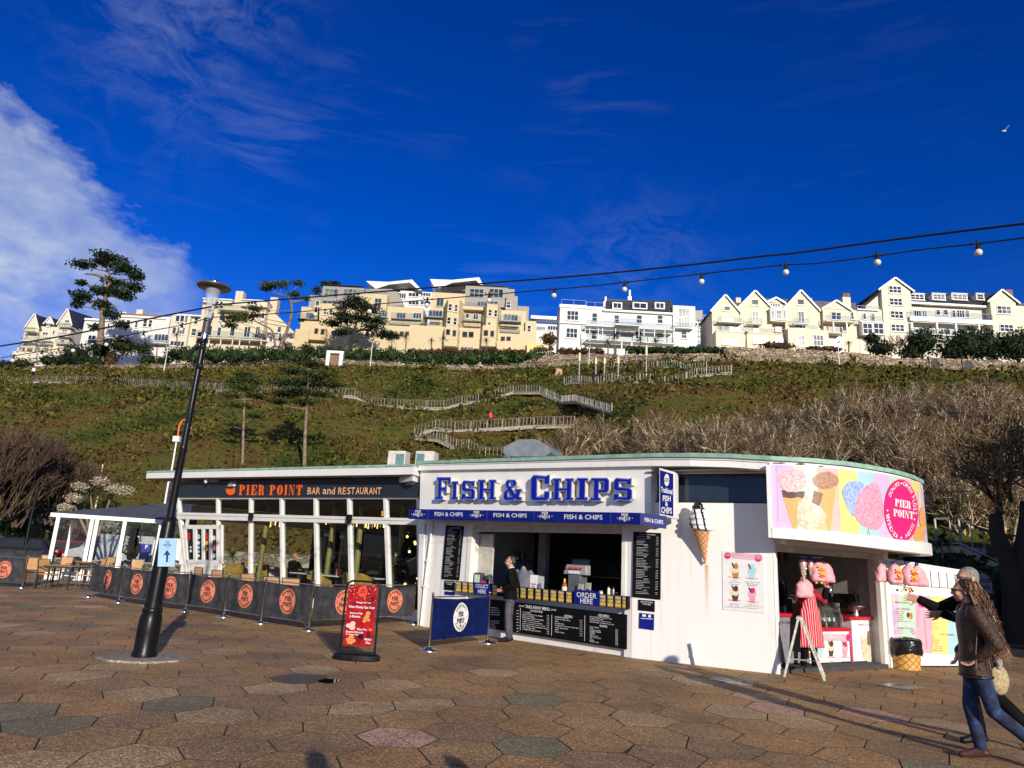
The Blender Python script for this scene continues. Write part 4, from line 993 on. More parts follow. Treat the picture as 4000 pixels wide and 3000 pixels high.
mb=MB();a=q(345,205);b=q(370,207);p_text(mb,S,'PIER',a[0],a[1],a[1]+5,b[0],b[1],b[1]+5,.006,fat=True);a=q(340,220);b=q(374,222);p_text(mb,S,'POINT',a[0],a[1],a[1]+5,b[0],b[1],b[1]+5,.006,fat=True);part('badge_lettering',mb,INK,l)
# RESTAURANT
z1_=lambda x,y:(x/2.074,1800+y/2.074)
z2_=lambda x,y:(900+x/1.843,1750+y/1.843)
rs=thing('restaurant_building','white glazed restaurant pavilion with slate sign band and wide overhanging roof','building',(-6,24,0))
RT=Matrix.Translation(rs.location);RI=RT.inverted();RM=RI@FR.M
OE=.95
pL,pR=FR.P(575,1840,-OE),FR.P(1628,1812,-OE)
mb=MB(RM);d2=.26
prf=[(pL.x,-OE,pL.z),(pR.x-.1,-OE,pR.z),(12.15,.1,pR.z),(12.15,6.5,pR.z),(pL.x,6.5,pL.z)]
mb.prism([(a,b,c-.06) for a,b,c in prf],(0,0,-.2));rf=part('roof',mb,WHITEP,rs)
mb=MB(RM);mb.prism([(a,b-.02,c) for a,b,c in prf],(0,0,-.058));part('roof_edge',mb,GREEN,rf)
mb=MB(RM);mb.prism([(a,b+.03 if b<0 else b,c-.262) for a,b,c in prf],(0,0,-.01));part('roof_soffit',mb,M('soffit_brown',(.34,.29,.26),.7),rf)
mb=MB(RM);mb.prism([(pR.x-.9,-.6,pR.z-.27),(pR.x-.15,-.9,pR.z-.27),(12.1,.05,pR.z-.27)],(0,0,-.14));part('roof_bracket',mb,WHITEP,rf)
fa_pts=[(703,1884),(1640,1864),(1640,1941),(695,1941)]
mb=MB(RI@FRT.M);P=[FRT.P(x,y,-.10) for x,y in fa_pts];mb.prism(P,(0,.3,0));fs=part('sign_band',mb,FASCIA,rs)
SR=frs(FRT,RT,-.10)
def spell(s,x0,x1,yt,yb,m,fat):
 ws=[{'I':.6,' ':.5}.get(c,1.0) for c in s];tot=sum(ws);acc=0
 for c,w in zip(s,ws):
  a_=x0+(x1-x0)*acc/tot;acc+=w;b_=x0+(x1-x0)*(acc-.1)/tot
  if c==' ':continue
  hh=.22*(yb-yt) if c in 'an' and not fat else 0;mb=MB();p_text(mb,SR,c,a_,yt+hh,yb,b_,yt+hh,yb,.03,fat=fat,shear=.12);part('letter',mb,m,rs)
spell('PIER POINT',932,1185,1894,1934,ORANGE,True)
mb=MB();a=z1_(1868,235);p_ell(mb,SR,a[0],a[1],19,21,.03,20);part('roundel',mb,ORANGE,rs)
mb=MB();p_poly(mb,SR,[(884,1900),(919,1902),(910,1907),(902,1910),(882,1908)],.034);part('roundel_band',mb,FASCIA,rs)
spell('BAR and RESTAURANT',1200,1492,1904,1931,M('pale_orange_print',(.8,.45,.25),.5),False)
mulx=[(694,733),(851,853),(980,977),(1100,1103),(1233,1238),(1364,1371),(1506,1518),(1636,1640)]
K=RI@FRT.M
def FT(x,y,o=0):return FRT.P(x,y,o)
def ytb(x):return interp([(694,2001),(980,2009),(1640,2025)],x)
def ybb(x):return interp([(694,2027),(980,2035),(1640,2051)],x)
tops,bots=[],[]
for a,b in mulx:
 t_,b_=FT(a,1946),FT(b,2275);s=(b_.z-.02)/(t_.z-b_.z);bt=b_+(b_-t_)*s
 tops.append(t_);bots.append(bt)
for i,(t_,bt) in enumerate(zip(tops,bots)):
 mb=MB(K);w=.05 if i else.07;mb.add([(t_.x-w,t_.y-.04,t_.z),(t_.x+w,t_.y-.04,t_.z),(t_.x+w,t_.y+.08,t_.z),(t_.x-w,t_.y+.08,t_.z),(bt.x-w,bt.y-.04,bt.z),(bt.x+w,bt.y-.04,bt.z),(bt.x+w,bt.y+.08,bt.z),(bt.x-w,bt.y+.08,bt.z)],
 [(0,1,2,3),(7,6,5,4),(0,4,5,1),(1,5,6,2),(2,6,7,3),(3,7,4,0)]);part('mullion',mb,WHITEP,rs)
def band(name,f0,f1,o,t,m,x0=690,x1=1640,parent=rs):
 mb=MB(K);P=[FRT.P(x0,f0(x0),-o),FRT.P(x1,f0(x1),-o),FRT.P(x1,f1(x1),-o),FRT.P(x0,f1(x0),-o)];mb.prism(P,(0,t,0));return part(name,mb,m,parent)
band('head_rail',lambda x:1941,lambda x:1949,.03,.08,WHITEP)
band('transom',lambda x:ytb(x),lambda x:ytb(x)+.40*(ybb(x)-ytb(x)),.07,.12,WHITEP);band('transom_step',lambda x:ytb(x)+.43*(ybb(x)-ytb(x)),ybb,.05,.1,WHITEP)
for i in range(7):
 xa,xb_=mulx[i][0],mulx[i+1][0]
 for f0,f1 in((lambda x:1949,ytb),(ybb,lambda x:2285)):
  if i==0 and f0 is ybb:continue
  pa,pb=FT(xa,f0(xa),.03),FT(xb_,f0(xb_),.03);x0,x1=(xa,xb_)
  if f0 is ybb:x0,x1=mulx[i][0]*.3+mulx[i][1]*.7,mulx[i+1][0]*.3+mulx[i+1][1]*.7
  pc,pd=FT(x1,f1(x1),.03),FT(x0,f1(x0),.03)
  if f0 is ybb:
   pc=bots[i+1]+Vector((0,.03,.25));pd=bots[i]+Vector((0,.03,.25))
  mb=MB(K);mb.poly([pa,pb,pc,pd]);part('window_pane',mb,GLASS,rs)
mb=MB(K)
mb.prism([bots[1]+Vector((0,-.05,.26)),bots[7]+Vector((0,-.05,.26)),bots[7]+Vector((0,-.05,0)),bots[1]+Vector((0,-.05,0))],(0,.12,0));part('plinth_board',mb,WHITEP,rs)
dz=lambda x,y:FT(*z1_(x,y),-.03)
def dprism(pts,t,m,nm,o=0):
 mb=MB(K);mb.prism([dz(*p)+Vector((0,-o,0)) for p in pts],(0,t,0));return part(nm,mb,m,rs)
for pts in([(1475,520),(1790,520),(1790,552),(1480,552)],[(1500,800),(1790,805),(1790,832),(1500,828)],[(1475,520),(1500,520),(1520,830),(1500,830)],[(1770,520),(1795,520),(1795,830),(1770,830)],
[(1562,552),(1588,552),(1590,802),(1566,802)],[(1632,552),(1652,552),(1652,802),(1634,802)],[(1694,552),(1712,552),(1710,802),(1692,802)]):dprism(pts,.07,WHITEP,'door_frame')
for k in range(8):
 x=1500+k*36;dprism([(x,832),(x+34,832),(x+36,990),(x+2,990)],.05,CREAMW,'door_board')
dprism([(1490,545),(1780,545),(1780,805),(1510,805)],.006,M('dark_glass',(.01,.012,.012),.08),'door_pane',-.045)
mb=MB()
SD=Surf(lambda x,y,o:K@(FT(x,y,-.0)+Vector((0,-o,0))))
stk=[(1528,610,14,26,RED),(1608,615,14,22,SKYB),(1608,665,12,16,PRINTW),(1608,702,11,13,SKYB),(1608,735,11,13,SKYB),(1608,770,11,14,PRINTW),(1674,610,13,24,RED),(1674,665,12,18,GOLD),(1674,715,12,16,GOLD),(1732,625,14,20,PRINTW),(1732,700,13,24,CORAL),(1732,770,13,20,SKYB),(1545,700,8,9,PRINTW),(1545,730,10,12,PRINTW)]
for x,y,w,h,m in stk:
 mb=MB();p=z1_(x,y);p_ell(mb,SD,p[0],p[1],w/2.1,h/2.1,.0,12) if h<24 else p_poly(mb,SD,[(p[0]-w/2.1,p[1]-h/2.1),(p[0]+w/2.1,p[1]-h/2.1),(p[0]+w/2.1,p[1]+h/2.1),(p[0]-w/2.1,p[1]+h/2.1)],.0);part('door_sticker',mb,m,rs)
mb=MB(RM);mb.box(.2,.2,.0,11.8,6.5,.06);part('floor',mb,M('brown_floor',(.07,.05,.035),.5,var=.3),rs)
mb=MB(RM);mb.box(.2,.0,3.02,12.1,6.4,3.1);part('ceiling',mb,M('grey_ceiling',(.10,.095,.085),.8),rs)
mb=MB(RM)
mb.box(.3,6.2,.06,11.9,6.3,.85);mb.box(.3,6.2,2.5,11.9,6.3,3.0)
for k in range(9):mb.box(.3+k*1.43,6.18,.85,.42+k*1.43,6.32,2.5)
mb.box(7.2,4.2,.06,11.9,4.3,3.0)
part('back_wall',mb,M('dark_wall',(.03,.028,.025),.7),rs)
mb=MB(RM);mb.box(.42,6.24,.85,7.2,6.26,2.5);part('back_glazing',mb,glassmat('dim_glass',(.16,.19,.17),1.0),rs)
mb=MB(RM);mb.box(.15,.6,0,.22,6.3,.9);mb.box(.15,.6,2.5,.22,6.3,3.0);mb.box(.15,.5,.9,.22,.6,2.5);part('end_wall',mb,WHITEP,rs)
OLIVE=M('olive_column',(.24,.20,.055),.45,var=.15,ns=4)
for(x0,y0),(x1,y1) in(((262,530),(206,905)),((742,545),(682,965)),((938,545),(903,925)),((1232,640),(1203,962)),((-110,540),(-180,800))):
 a=FR.P(*z2_(x0,y0),1.1);b=FR.P(*z2_(x1,y1),1.1);dd=(a-b)/(a.z-b.z)
 mb=MB(RM);mb.tube([b-dd*(b.z-.06),a+dd*(3.02-a.z)],.085,12);part('column',mb,OLIVE,rs)
def floodlight(px,py,off,ang,lab):
 p=FR.P(px,py,-off);l=thing('floodlight',lab,'floodlight',FR.M@p,FR.rz+ang,'floodlights under the restaurant eave')
 mb=MB();mb.prism([(-.15,-.1,-.10),(.15,-.1,-.10),(.17,-.02,.08),(-.17,-.02,.08)],(0,.16,.03));part('lamp_housing',mb,WHITEP,l,bev=.015)
 mb=MB();mb.prism([(-.12,-.105,-.085),(.12,-.105,-.085),(.13,-.04,.05),(-.13,-.04,.05)],(0,-.004,0));part('lamp_glass',mb,GREYM,l)
 mb=MB();mb.bar((0,.02,.08),(0,.08,.26),.03);part('bracket',mb,GREYM,l)
floodlight(*z1_(1890,185),.55,.1,'white floodlight over the P of the restaurant sign');floodlight(*z2_(1310,240),.5,-.2,'white floodlight at the right end of the restaurant eave');floodlight(*z1_(1742,148),.55,.5,'small tilted floodlight left of the restaurant sign roundel')
for px,py,lab in((z2_(288,190)+('small white dome camera under the restaurant eave',)),(z1_(1668,172)+('small white sensor under the left of the restaurant eave',))):
 p=FR.P(px,py,-.75);l=thing('dome_camera',lab,'camera',FR.M@p);mb=MB();mb.lathe([(.05,.09),(.06,.05),(.055,0)],10);part('mount',mb,WHITEP,l);mb=MB();mb.ball((0,0,-.01),.05,10,6);part('dome',mb,GREYM,l)
p=FR.P(*z2_(925,205),-.45);l=thing('heater_lamp','square glass floodlight hanging under the middle of the restaurant eave','floodlight',FR.M@p,FR.rz)
part('lamp_housing',MB().prism([(-.15,-.08,-.14),(.15,-.08,-.14),(.17,0,.12),(-.17,0,.12)],(0,.12,.05)),M('clear_box',(.3,.3,.28),.2,.5),l,bev=.01);part('bracket',MB().bar((0,.05,.12),(0,.1,.3),.03),BLACKM,l)
for i in(2,5):
 p=tops[i];a=FT(mulx[i][0],ytb(mulx[i][0])+12,-.12);l=thing('wall_light',('black wall light on the second' if i==2 else 'black wall light on the fifth')+' white mullion of the restaurant front','light',FRT.M@a,FR.rz)
 mb=MB();mb.box(-.07,-.06,-.02,.07,.05,.14);part('lamp_box',mb,BLACKM,l,bev=.008);mb=MB();mb.box(-.05,-.05,-.11,.05,.04,-.02);part('lamp_shade',mb,BLACKM,l)
def acunit(px0,px1,pyt,lab,flip):
 P0=FA.P((px0+px1)/2,1775,.6);w=.85;p=FA.W(P0.x,1.2,0);d=ray((px0+px1)/2,1775);z=EYE+d.z*p.y/d.y-.0
 u=FA.uz((px0+px1)/2,1775,1.2)[0];p=FA.W(u,1.2,0);z=FA.uz((px0+px1)/2,1772,1.2)[1]
 zt_=FA.uz((px0+px1)/2,pyt,1.2)[1]
 l=thing('rooftop_air_conditioner',lab,'air conditioner',(p.x,p.y,3.66),FA.rz+.5,'air conditioners on the flat roof');h=zt_-3.66
 mb=MB();mb.box(-.27,-.2,0,.27,.2,h);part('case',mb,M('ac_case',(.55,.53,.47),.5),l,bev=.015)
 mb=MB();mb.box(-.02 if flip else-.24,-.205,h*.2,.24 if flip else.0,-.2,h*.9);part('grille',mb,M('ac_grille',(.12,.2,.22) if flip else(.2,.2,.19),.3),l)
acunit(1522,1598,1765,'boxy air conditioner with blue side panel, left of the two on the roof',True);acunit(1632,1706,1766,'boxy pale air conditioner, right of the two on the roof',False)
u=FA.uz(2082,1770,2.4)[0];p=FA.W(u,2.4,0);zt_=FA.uz(2082,1729,2.4)[1];zl=FA.uz(2082,1762,2.4)[1]
l=thing('roof_ventilator','large grey sheet-metal ventilation hood on the flat roof','ventilator',(p.x,p.y,3.66),FA.rz+.35)
w=1.05*.62;hh=zt_-3.66
mb=MB();z0_=zl-3.66-.12
pts=[(-w,0,z0_),(-w,0,z0_+(hh-z0_)*.42),(-w*.38,0,hh),(w*.38,0,hh),(w,0,z0_+(hh-z0_)*.42),(w,0,z0_),(w*.8,0,z0_-.10),(-w*.8,0,z0_-.10)]
mb.prism([(a,-.5,c) for a,b,c in pts],(0,1.0,0));part('hood',mb,M('zinc',(.24,.26,.28),.5,.4,var=.12,ns=4),l)
mb=MB();mb.box(-w*.6,-.35,0,w*.6,.35,z0_);part('duct',mb,GREYM,l)
# TERRACE SHELTER
kA,kB=G(150,2262),G(600,2278)
FK=Fr((kA.x,kA.y),(kB.x,kB.y))
ks=thing('terrace_shelter','white-framed terrace shelter with grey sloping canvas roof beside the restaurant','shelter',FK.loc,FK.rz)
bL=FK.P(205,2005);bR=FK.P(640,2028);zb_=(bL.z+bR.z)/2;uRr=FK.uz(700,2030)[0]
part('front_beam',MB().box(bL.x-.05,-.08,zb_-.16,uRr,.1,zb_),WHITEP,ks,bev=.01)
part('side_beam',MB().box(bL.x-.05,.1,zb_-.16,bL.x+.1,4.6,zb_),WHITEP,ks)
for px in(150,300,322,440,590):
 g=G(px,2266+px*.02);u=(Vector((g.x,g.y))-FK.a).dot(FK.e)
 part('post',MB().box(u-.07,-.05,0,u+.07,.07,zb_-.16),WHITEP,ks,bev=.008)
for u in(bL.x+.03,bL.x+2.2):part('post',MB().box(u-.06,4.5,0,u+.06,4.62,zb_-.1),WHITEP,ks)
part('low_panel',MB().box(bL.x+.2,-.02,.0,uRr,.03,.32),WHITEP,ks)
for k in range(3):
 a=bL.x+.12+k*(uRr-bL.x)/3;mb=MB();mb.poly([(a,.02,.32),(a+(uRr-bL.x)/3-.1,.02,.32),(a+(uRr-bL.x)/3-.1,.02,zb_-.16),(a,.02,zb_-.16)]);part('glass_screen',mb,glassmat('pale_glass',(.9,.94,.95),.9),ks)
p1=FK.P(699,1952,2.6);mb=MB();ap=Vector((uRr+.5,2.6,p1.z))
mb.add([(bL.x-.05,-.1,zb_+.01),(uRr+.6,-.1,zb_+.01),ap,(bL.x-.05,4.8,zb_+.01),(uRr+.6,4.8,zb_+.01),Vector((bL.x+1.3,2.5,zb_+.38))],[(0,1,2,5),(0,5,3),(5,2,4,3)])
part('canvas_roof',mb,M('grey_canvas',(.055,.06,.085),.8,var=.12,ns=2,bmp=.2,bs=8),ks)
# BARRIERS
def barrier_post(gx,gy,lab,h=.98,grp='steel posts of the cafe barriers',lean=0):
 p=G(gx,gy);l=thing('barrier_post',lab,'barrier post',p,rnd.uniform(0,3),grp)
 part('pole',MB().lathe([(.019,.03),(.019,h-.03),(.026,h-.03),(.026,h),(.0,h+.006)],14),STEEL,l)
 part('base',MB().lathe([(.175,0),(.175,.018),(.165,.026),(.06,.04),(.04,.07),(.0,.07)],28),STEEL,l)
 return p
def banner(pa,pb,lab,cloth,emb,ink,words,z0=.14,z1=.90,seed=0,name='barrier_banner',grp='grey Pier Point banners of the cafe barrier',skew=0,rim=None):
 fr=Fr((pa.x,pa.y),(pb.x,pb.y));L=fr.L;l=thing(name,lab,'banner',fr.loc,fr.rz,grp);r_=random.Random(seed);ph=r_.uniform(0,6)
 def wy(u,z):t=u/L;return.018*math.sin(t*9+ph)*(1.2-z)+.012*math.sin(t*23+ph*2+z*3)*(.4+z)+.02*math.sin(math.pi*t)
 def zt_(u):t=u/L;return z1-.035*math.sin(math.pi*t)
 nu,nz=40,12;V=[];F=[]
 for j in range(nz+1):
  for i in range(nu+1):
   u=.03+(L-.06)*i/nu;t=j/nz;z=z0+(zt_(u)-z0)*t+.008*math.sin(i*.9+ph)*(1-t);V.append((u+skew*(1-t)*.1,wy(u,z),z))
 for j in range(nz):
  for i in range(nu):a=j*(nu+1)+i;F.append((a,a+1,a+nu+2,a+nu+1))
 mb=MB();mb.add(V,F,True);part('cloth',mb,cloth,l)
 part('top_rail',MB().tube([(0,0,z1+.015),(L,0,z1+.015)],.011,8),STEEL,l);part('bottom_rail',MB().tube([(0.03,0,z0),(L-.03,0,z0)],.009,6),STEEL,l)
 S=Surf(lambda x,y,o:Vector((x,wy(x,-y)-o,-y)));cx,cz=L/2,(z0+z1)/2+.0;R1=.265
 mb=MB();ring=[(cx+R1*k*math.cos(2*math.pi*i/30),-(cz+R1*k*math.sin(2*math.pi*i/30))) for k in(.33,.66,1) for i in range(30)]
 V=[S.pt(cx,-cz,.006)]+[S.pt(x,y,.006) for x,y in ring];F=[(0,1+i,1+(i+1)%30) for i in range(30)]
 for k in range(2):
  for i in range(30):F.append((1+k*30+i,1+(k+1)*30+i,1+(k+1)*30+(i+1)%30,1+k*30+(i+1)%30))
 mb.add(V,F);e=part('emblem',mb,emb,l)
 mb=MB();o=.013
 p_text(mb,S,'PIER',cx-.115,-cz-.10,-cz-.01,cx+.10,-cz-.10,-cz-.01,o,fat=True)
 p_text(mb,S,'POINT',cx-.15,-cz+.02,-cz+.11,cx+.15,-cz+.02,-cz+.11,o,fat=True)
 p_arc_text(mb,S,words[0],cx,-cz,.215,.215,-62,62,.045,o);p_arc_text(mb,S,words[1],cx,-cz,.215,.215,250,110,.045,o,inward=True) if False else p_arc_text(mb,S,words[1],cx,-cz,.215,.215,242,118,.045,o,inward=True)
 for a in(-90,90):q=R_(a);p_ell(mb,S,cx+.215*math.sin(q),-cz,.011,.011,o,8)
 if rim:anchor(mb,S,cx+.0,-cz+.12,.13,o+.001)
 part('emblem_lettering',mb,ink,e);return l
PP=[(345,2332),(463,2354),(577,2371),(723,2389),(873,2411),(1018,2436),(1205,2464),(1455,2446),(1612,2438)]
wh=['at the open left end','second from the left','hidden foot behind the street lamp','just right of the street lamp','fifth from the left','sixth from the left','at the outer corner of the barrier','behind the red swing sign','against the white kiosk wall']
pos=[barrier_post(*p,lab='steel barrier post '+w) for p,w in zip(PP,wh)]
wb=['leftmost in the main run','just left of the street lamp','partly behind the street lamp','just right of the street lamp','third left of the red swing sign','creased one at the outer corner','half hidden by the red swing sign','right of the red swing sign']
for i in range(8):banner(pos[i],pos[i+1],'grey banner with coral Pier Point roundel, '+wb[i],CHARC,CORAL,INK,('BAR & RESTAURANT','RESTAURANT & BAR'),seed=i,z0=.16 if i<6 else.2,skew=(-1 if i==0 else 0))
pL0=barrier_post(85,2297,'steel barrier post of the separate banner at the far left');pL1=G(-85,2286)
banner(pL1,pL0,'grey banner with coral roundel cut by the left picture edge',CHARC,CORAL,INK,('BAR & RESTAURANT','RESTAURANT & BAR'),seed=20)
pM=barrier_post(148,2240,'steel barrier post behind the far left chairs');pM1=G(-60,2225);fr=Fr((pM1.x,pM1.y),(pM.x,pM.y))
l=thing('barrier_banner','plain dark banner behind the far left roundel banner','banner',fr.loc,fr.rz,'grey Pier Point banners of the cafe barrier')
mb=MB();N=30;mb.add([(fr.L*i/N,.02*math.sin(i),z) for z in(.15,.95) for i in range(N+1)],[(i,i+1,N+2+i,N+1+i) for i in range(N)],True);part('cloth',mb,CHARC,l)
q0=barrier_post(1675,2543,'steel post at the near left of the blue barrier',.99,'steel posts of the blue barrier');q1=barrier_post(1903,2513,'steel post of the blue barrier next to the man in black',.99,'steel posts of the blue barrier')
banner(q0,q1,'navy blue barrier banner with white Fish & Chips Pier Point roundel',NAVYC,PRINTW,INK,('FISH & CHIPS','FISH & CHIPS'),seed=9,name='blue_barrier',grp=None,rim=True,z0=.17)
CONEG=M('milky_cone',(.55,.60,.66),.12,var=.1);CONEG.node_tree.nodes['Principled BSDF'].inputs['Alpha'].default_value=.38
g=G(560,2572);lp=thing('street_lamp','tall black street lamp with flat disc head and glass cone in front of the barriers','street lamp',g)
LN=.0235
def lx(z):return(LN*z,0,z)
part('base_slab',MB().prism([(.62*math.cos(R_(22.5+45*k)),.52*math.sin(R_(22.5+45*k)),.001) for k in range(8)],(0,0,.028)),slabmat('aggregate_pale',(.26,.22,.17)),lp)
def lathe_lean(prof,n=24,ln=LN):
 mb=MB();vs=[]
 for r,z in prof:
  for j in range(n):q=2*math.pi*j/n;vs.append((ln*z+r*math.cos(q),r*math.sin(q),z))
 k=len(prof);fs=[(i*n+j,i*n+(j+1)%n,(i+1)*n+(j+1)%n,(i+1)*n+j) for i in range(k-1) for j in range(n)]
 mb.add(vs,fs,True);return mb
part('base_casting',lathe_lean([(.165,.02),(.165,.08),(.150,.12),(.155,.36),(.150,.55),(.128,.62),(.135,.64),(.135,.68),(.115,.70)]),BLACKM,lp)
part('lower_pole',lathe_lean([(.122,.66),(.112,.8),(.098,1.88),(.09,1.93),(.055,1.97)]),BLACKM,lp)
part('upper_pole',lathe_lean([(.056,1.9),(.052,3.0),(.058,3.02),(.050,3.04),(.046,4.78)]),BLACKM,lp)
part('steel_collar',lathe_lean([(.052,4.76),(.052,4.84)]),STEEL,lp);part('grey_sleeve',lathe_lean([(.058,4.84),(.060,5.10)]),M('sleeve_grey',(.045,.045,.05),.5),lp)
part('glass_cone',lathe_lean([(.052,5.10),(.085,5.42),(.125,5.60)]),CONEG,lp)
part('lamp_bulb',lathe_lean([(.015,5.12),(.022,5.3),(.02,5.45),(.004,5.5)],10),GREYM,lp)
dsk=part('lamp_disc',lathe_lean([(.0,5.60),(.12,5.60),(.13,5.63),(.25,5.62),(.262,5.635),(.25,5.655),(.08,5.69),(.0,5.70)],40),M('bronze_disc',(.17,.14,.12),.35,.5,var=.2),lp)
part('lamp_finial',MB().ball((LN*5.72,0,5.73),.045,12,6),STEEL,dsk)
mb=MB();
for z in(4.72,4.62,4.3):mb.ball((LN*z+rnd.uniform(-.04,.04),-.03,z),(.06,.05,.05),8,5)
mb.tube([(LN*4.7-.05,-.03,4.7),(LN*4.6-.12,-.05,4.55),(LN*4.5-.17,-.02,4.42)],[.02,.03,.012],6);part('cable_tape',mb,BLACKP,lp)
mb=MB();mb.box(LN*3.5-.02,-.075,3.4,LN*3.5+.02,-.045,3.7);part('cable_clip',mb,BLACKP,lp)
frl=Fr((g.x-1,g.y-.16),(g.x+1,g.y-.12))
l,S=boardsign('ice_rink_sign','light blue Ice Rink arrow sign strapped to the black street lamp',frl,[(622,2103),(690,2103),(682,2213),(615,2213)],.012,M('ice_blue',(.30,.48,.66),.4,var=.06,ns=2))
mb=MB();NI=M('ink_navy',(.01,.02,.12),.5)
p_poly(mb,S,[(653,2148),(667,2170),(658,2167),(655,2196),(648,2196),(649,2167),(637,2170)],.003);p_text(mb,S,'RINK',639,2125,2133,671,2125,2133,.003,bold=.02);p_text(mb,S,'Ice',648,2112,2123,661,2112,2123,.003,shear=.3);p_text(mb,S,'THIS WAY',647,2137,2140,663,2137,2140,.003,res=1);part('sign_lettering',mb,NI,l)
# CABLES AND FESTOON LAMPS
def ypath(pts_yz,name,lab,rad,mat_):
 pts=[AY(x,y,Y) for x,y,Y in pts_yz];base=pts[0];P=smooth3(pts,6)
 mb=MB(Matrix.Translation(base).inverted());mb.tube(P,rad,6);o=part(name,mb,mat_,None);o.location=base;tag(o,lab,'cable');return P
def smooth3(c,k=4):
 o=[]
 for i in range(len(c)-1):
  p0=c[max(i-1,0)];p1=c[i];p2=c[i+1];p3=c[min(i+2,len(c)-1)]
  for j in range(k):
   t=j/k;o.append(.5*((2*p1)+(p2-p0)*t+(2*p0-5*p1+4*p2-p3)*t*t+(-p0+3*p1-3*p2+p3)*t**3))
 return o+[c[-1]]
def yd(x): # depth of the cable run: from the lamp (10.7 m) to a post off to the right
 return 10.62-(x-830)/(4000-830)*4.9 if x>830 else 10.62+(830-x)/830*1.5
c1=[(x,y,yd(x)) for x,y in[(830,1192),(1100,1170),(1500,1138),(1900,1106),(2300,1074),(2700,1034),(2960,1003),(3110,988),(3500,935),(4000,874),(4150,856)]]
ypath(c1,'thick_cable','thick black overhead cable, upper of the two right of the lamp',.011,BLACKP)
ypath([(x,y,yd(x)) for x,y in[(825,1198),(700,1222),(500,1262),(250,1312),(0,1352),(-120,1372)]],'thick_cable','thick black overhead cable, upper of the two left of the lamp',.013,BLACKP)
c2=[(x,y,yd(x)) for x,y in[(825,1240),(1030,1228),(1240,1212),(1450,1190),(1900,1152),(2160,1130),(2300,1118),(2440,1103),(2740,1070),(2900,1052),(3068,1035),(3200,1028),(3425,1000),(3600,975),(3818,952),(4000,929),(4120,915)]]
ypath(c2,'festoon_cable','thin black festoon cable with bulbs right of the street lamp',.007,BLACKP)
ypath([(x,y,yd(x)) for x,y in[(812,1242),(712,1270),(560,1297),(420,1327),(290,1352),(165,1372),(55,1390),(-60,1408)]],'festoon_cable','thin black festoon cable with bulbs left of the street lamp',.007,BLACKP)
BULB=M('opal_bulb',(.62,.60,.54),.25,var=.05)
bl=[(875,1244,0),(1028,1228,0),(1235,1205,0),(1446,1193,0),(1670,1168,0),(1912,1148,0),(2165,1128,0),(2440,1103,0),(2740,1071,0),(3068,1033,0),(3425,992,0),(3818,950,0),(712,1266,0),(562,1296,0),(420,1325,0),(290,1349,0),(165,1370,0),(55,1388,0)]
lb=['nearest the street lamp head on its right','in front of the twisted pine','before the left edge of the yellow flats','before the spreading cedar','before the middle of the yellow flats','before the right part of the yellow flats','over the white house left roof terrace','over the white house chimney','in the sky between white house and gabled houses','in the sky over the gabled houses','in the sky left of the tall gabled tower','largest, at the far right of the sky','just left of the street lamp','before the palm of the white terrace','before the white terrace','before the tall conifer trunk','before the cream hotel','at the far left edge']
for i,((x,y,_),w) in enumerate(zip(bl,lb)):
 p=AY(x,y,yd(x));l=thing('festoon_bulb','white festoon bulb '+w,'light bulb',p,0,'festoon bulbs on the cable')
 mb=MB();mb.lathe([(.012,.02),(.016,0),(.014,-.03),(.02,-.035),(.022,-.065)],10);part('socket',mb,BLACKP,l)
 mb=MB();mb.tube([(-.07,0,.012),(-.03,0,-.012),(0,0,.0),(.03,0,-.012),(.07,0,.012)],.006,5);part('cable_loop',mb,BLACKP,l)
 mb=MB();mb.ball((0,0,-.093),.034,14,9);part('globe',mb,BULB,l)
 # SWING SIGN
g=G(1392,2578);sw=thing('swing_sign','black-framed pavement swing sign with red festive food poster on a black rubber base','sign',g,R_(-4))
prof=[(-.35,-.18),(.35,-.18),(.37,0),(.35,.18),(-.35,.18),(-.37,0)]
mb=MB();el=[(.37*math.cos(2*math.pi*i/28),.20*math.sin(2*math.pi*i/28)) for i in range(28)]
mb.prism([(a,b,0) for a,b in el],(0,0,.085));part('rubber_base',mb,BLACKP,sw,bev=.02)
part('base_ridge',MB().box(-.30,-.05,.085,.30,.05,.125),BLACKP,sw,bev=.015)
fpts=[(-.275,0,.08),(-.275,0,1.06),(-.25,0,1.14),(-.19,0,1.175),(.19,0,1.175),(.25,0,1.14),(.275,0,1.06),(.275,0,.08)]
part('tube_frame',MB().tube(fpts,.0165,10),BLACKM,sw)
def rrect(x0,y0,x1,y1,r):
 return[(x1-r+r*math.cos(a),y1-r+r*math.sin(a)) for a in[math.pi/2*k/4 for k in range(5)]]+[(x0+r-r*math.sin(a),y1-r+r*math.cos(a)) for a in[math.pi/2*k/4 for k in range(5)]]+[(x0+r-r*math.cos(a),y0+r-r*math.sin(a)) for a in[math.pi/2*k/4 for k in range(5)]]+[(x1-r+r*math.sin(a),y0+r-r*math.cos(a)) for a in[math.pi/2*k/4 for k in range(5)]]
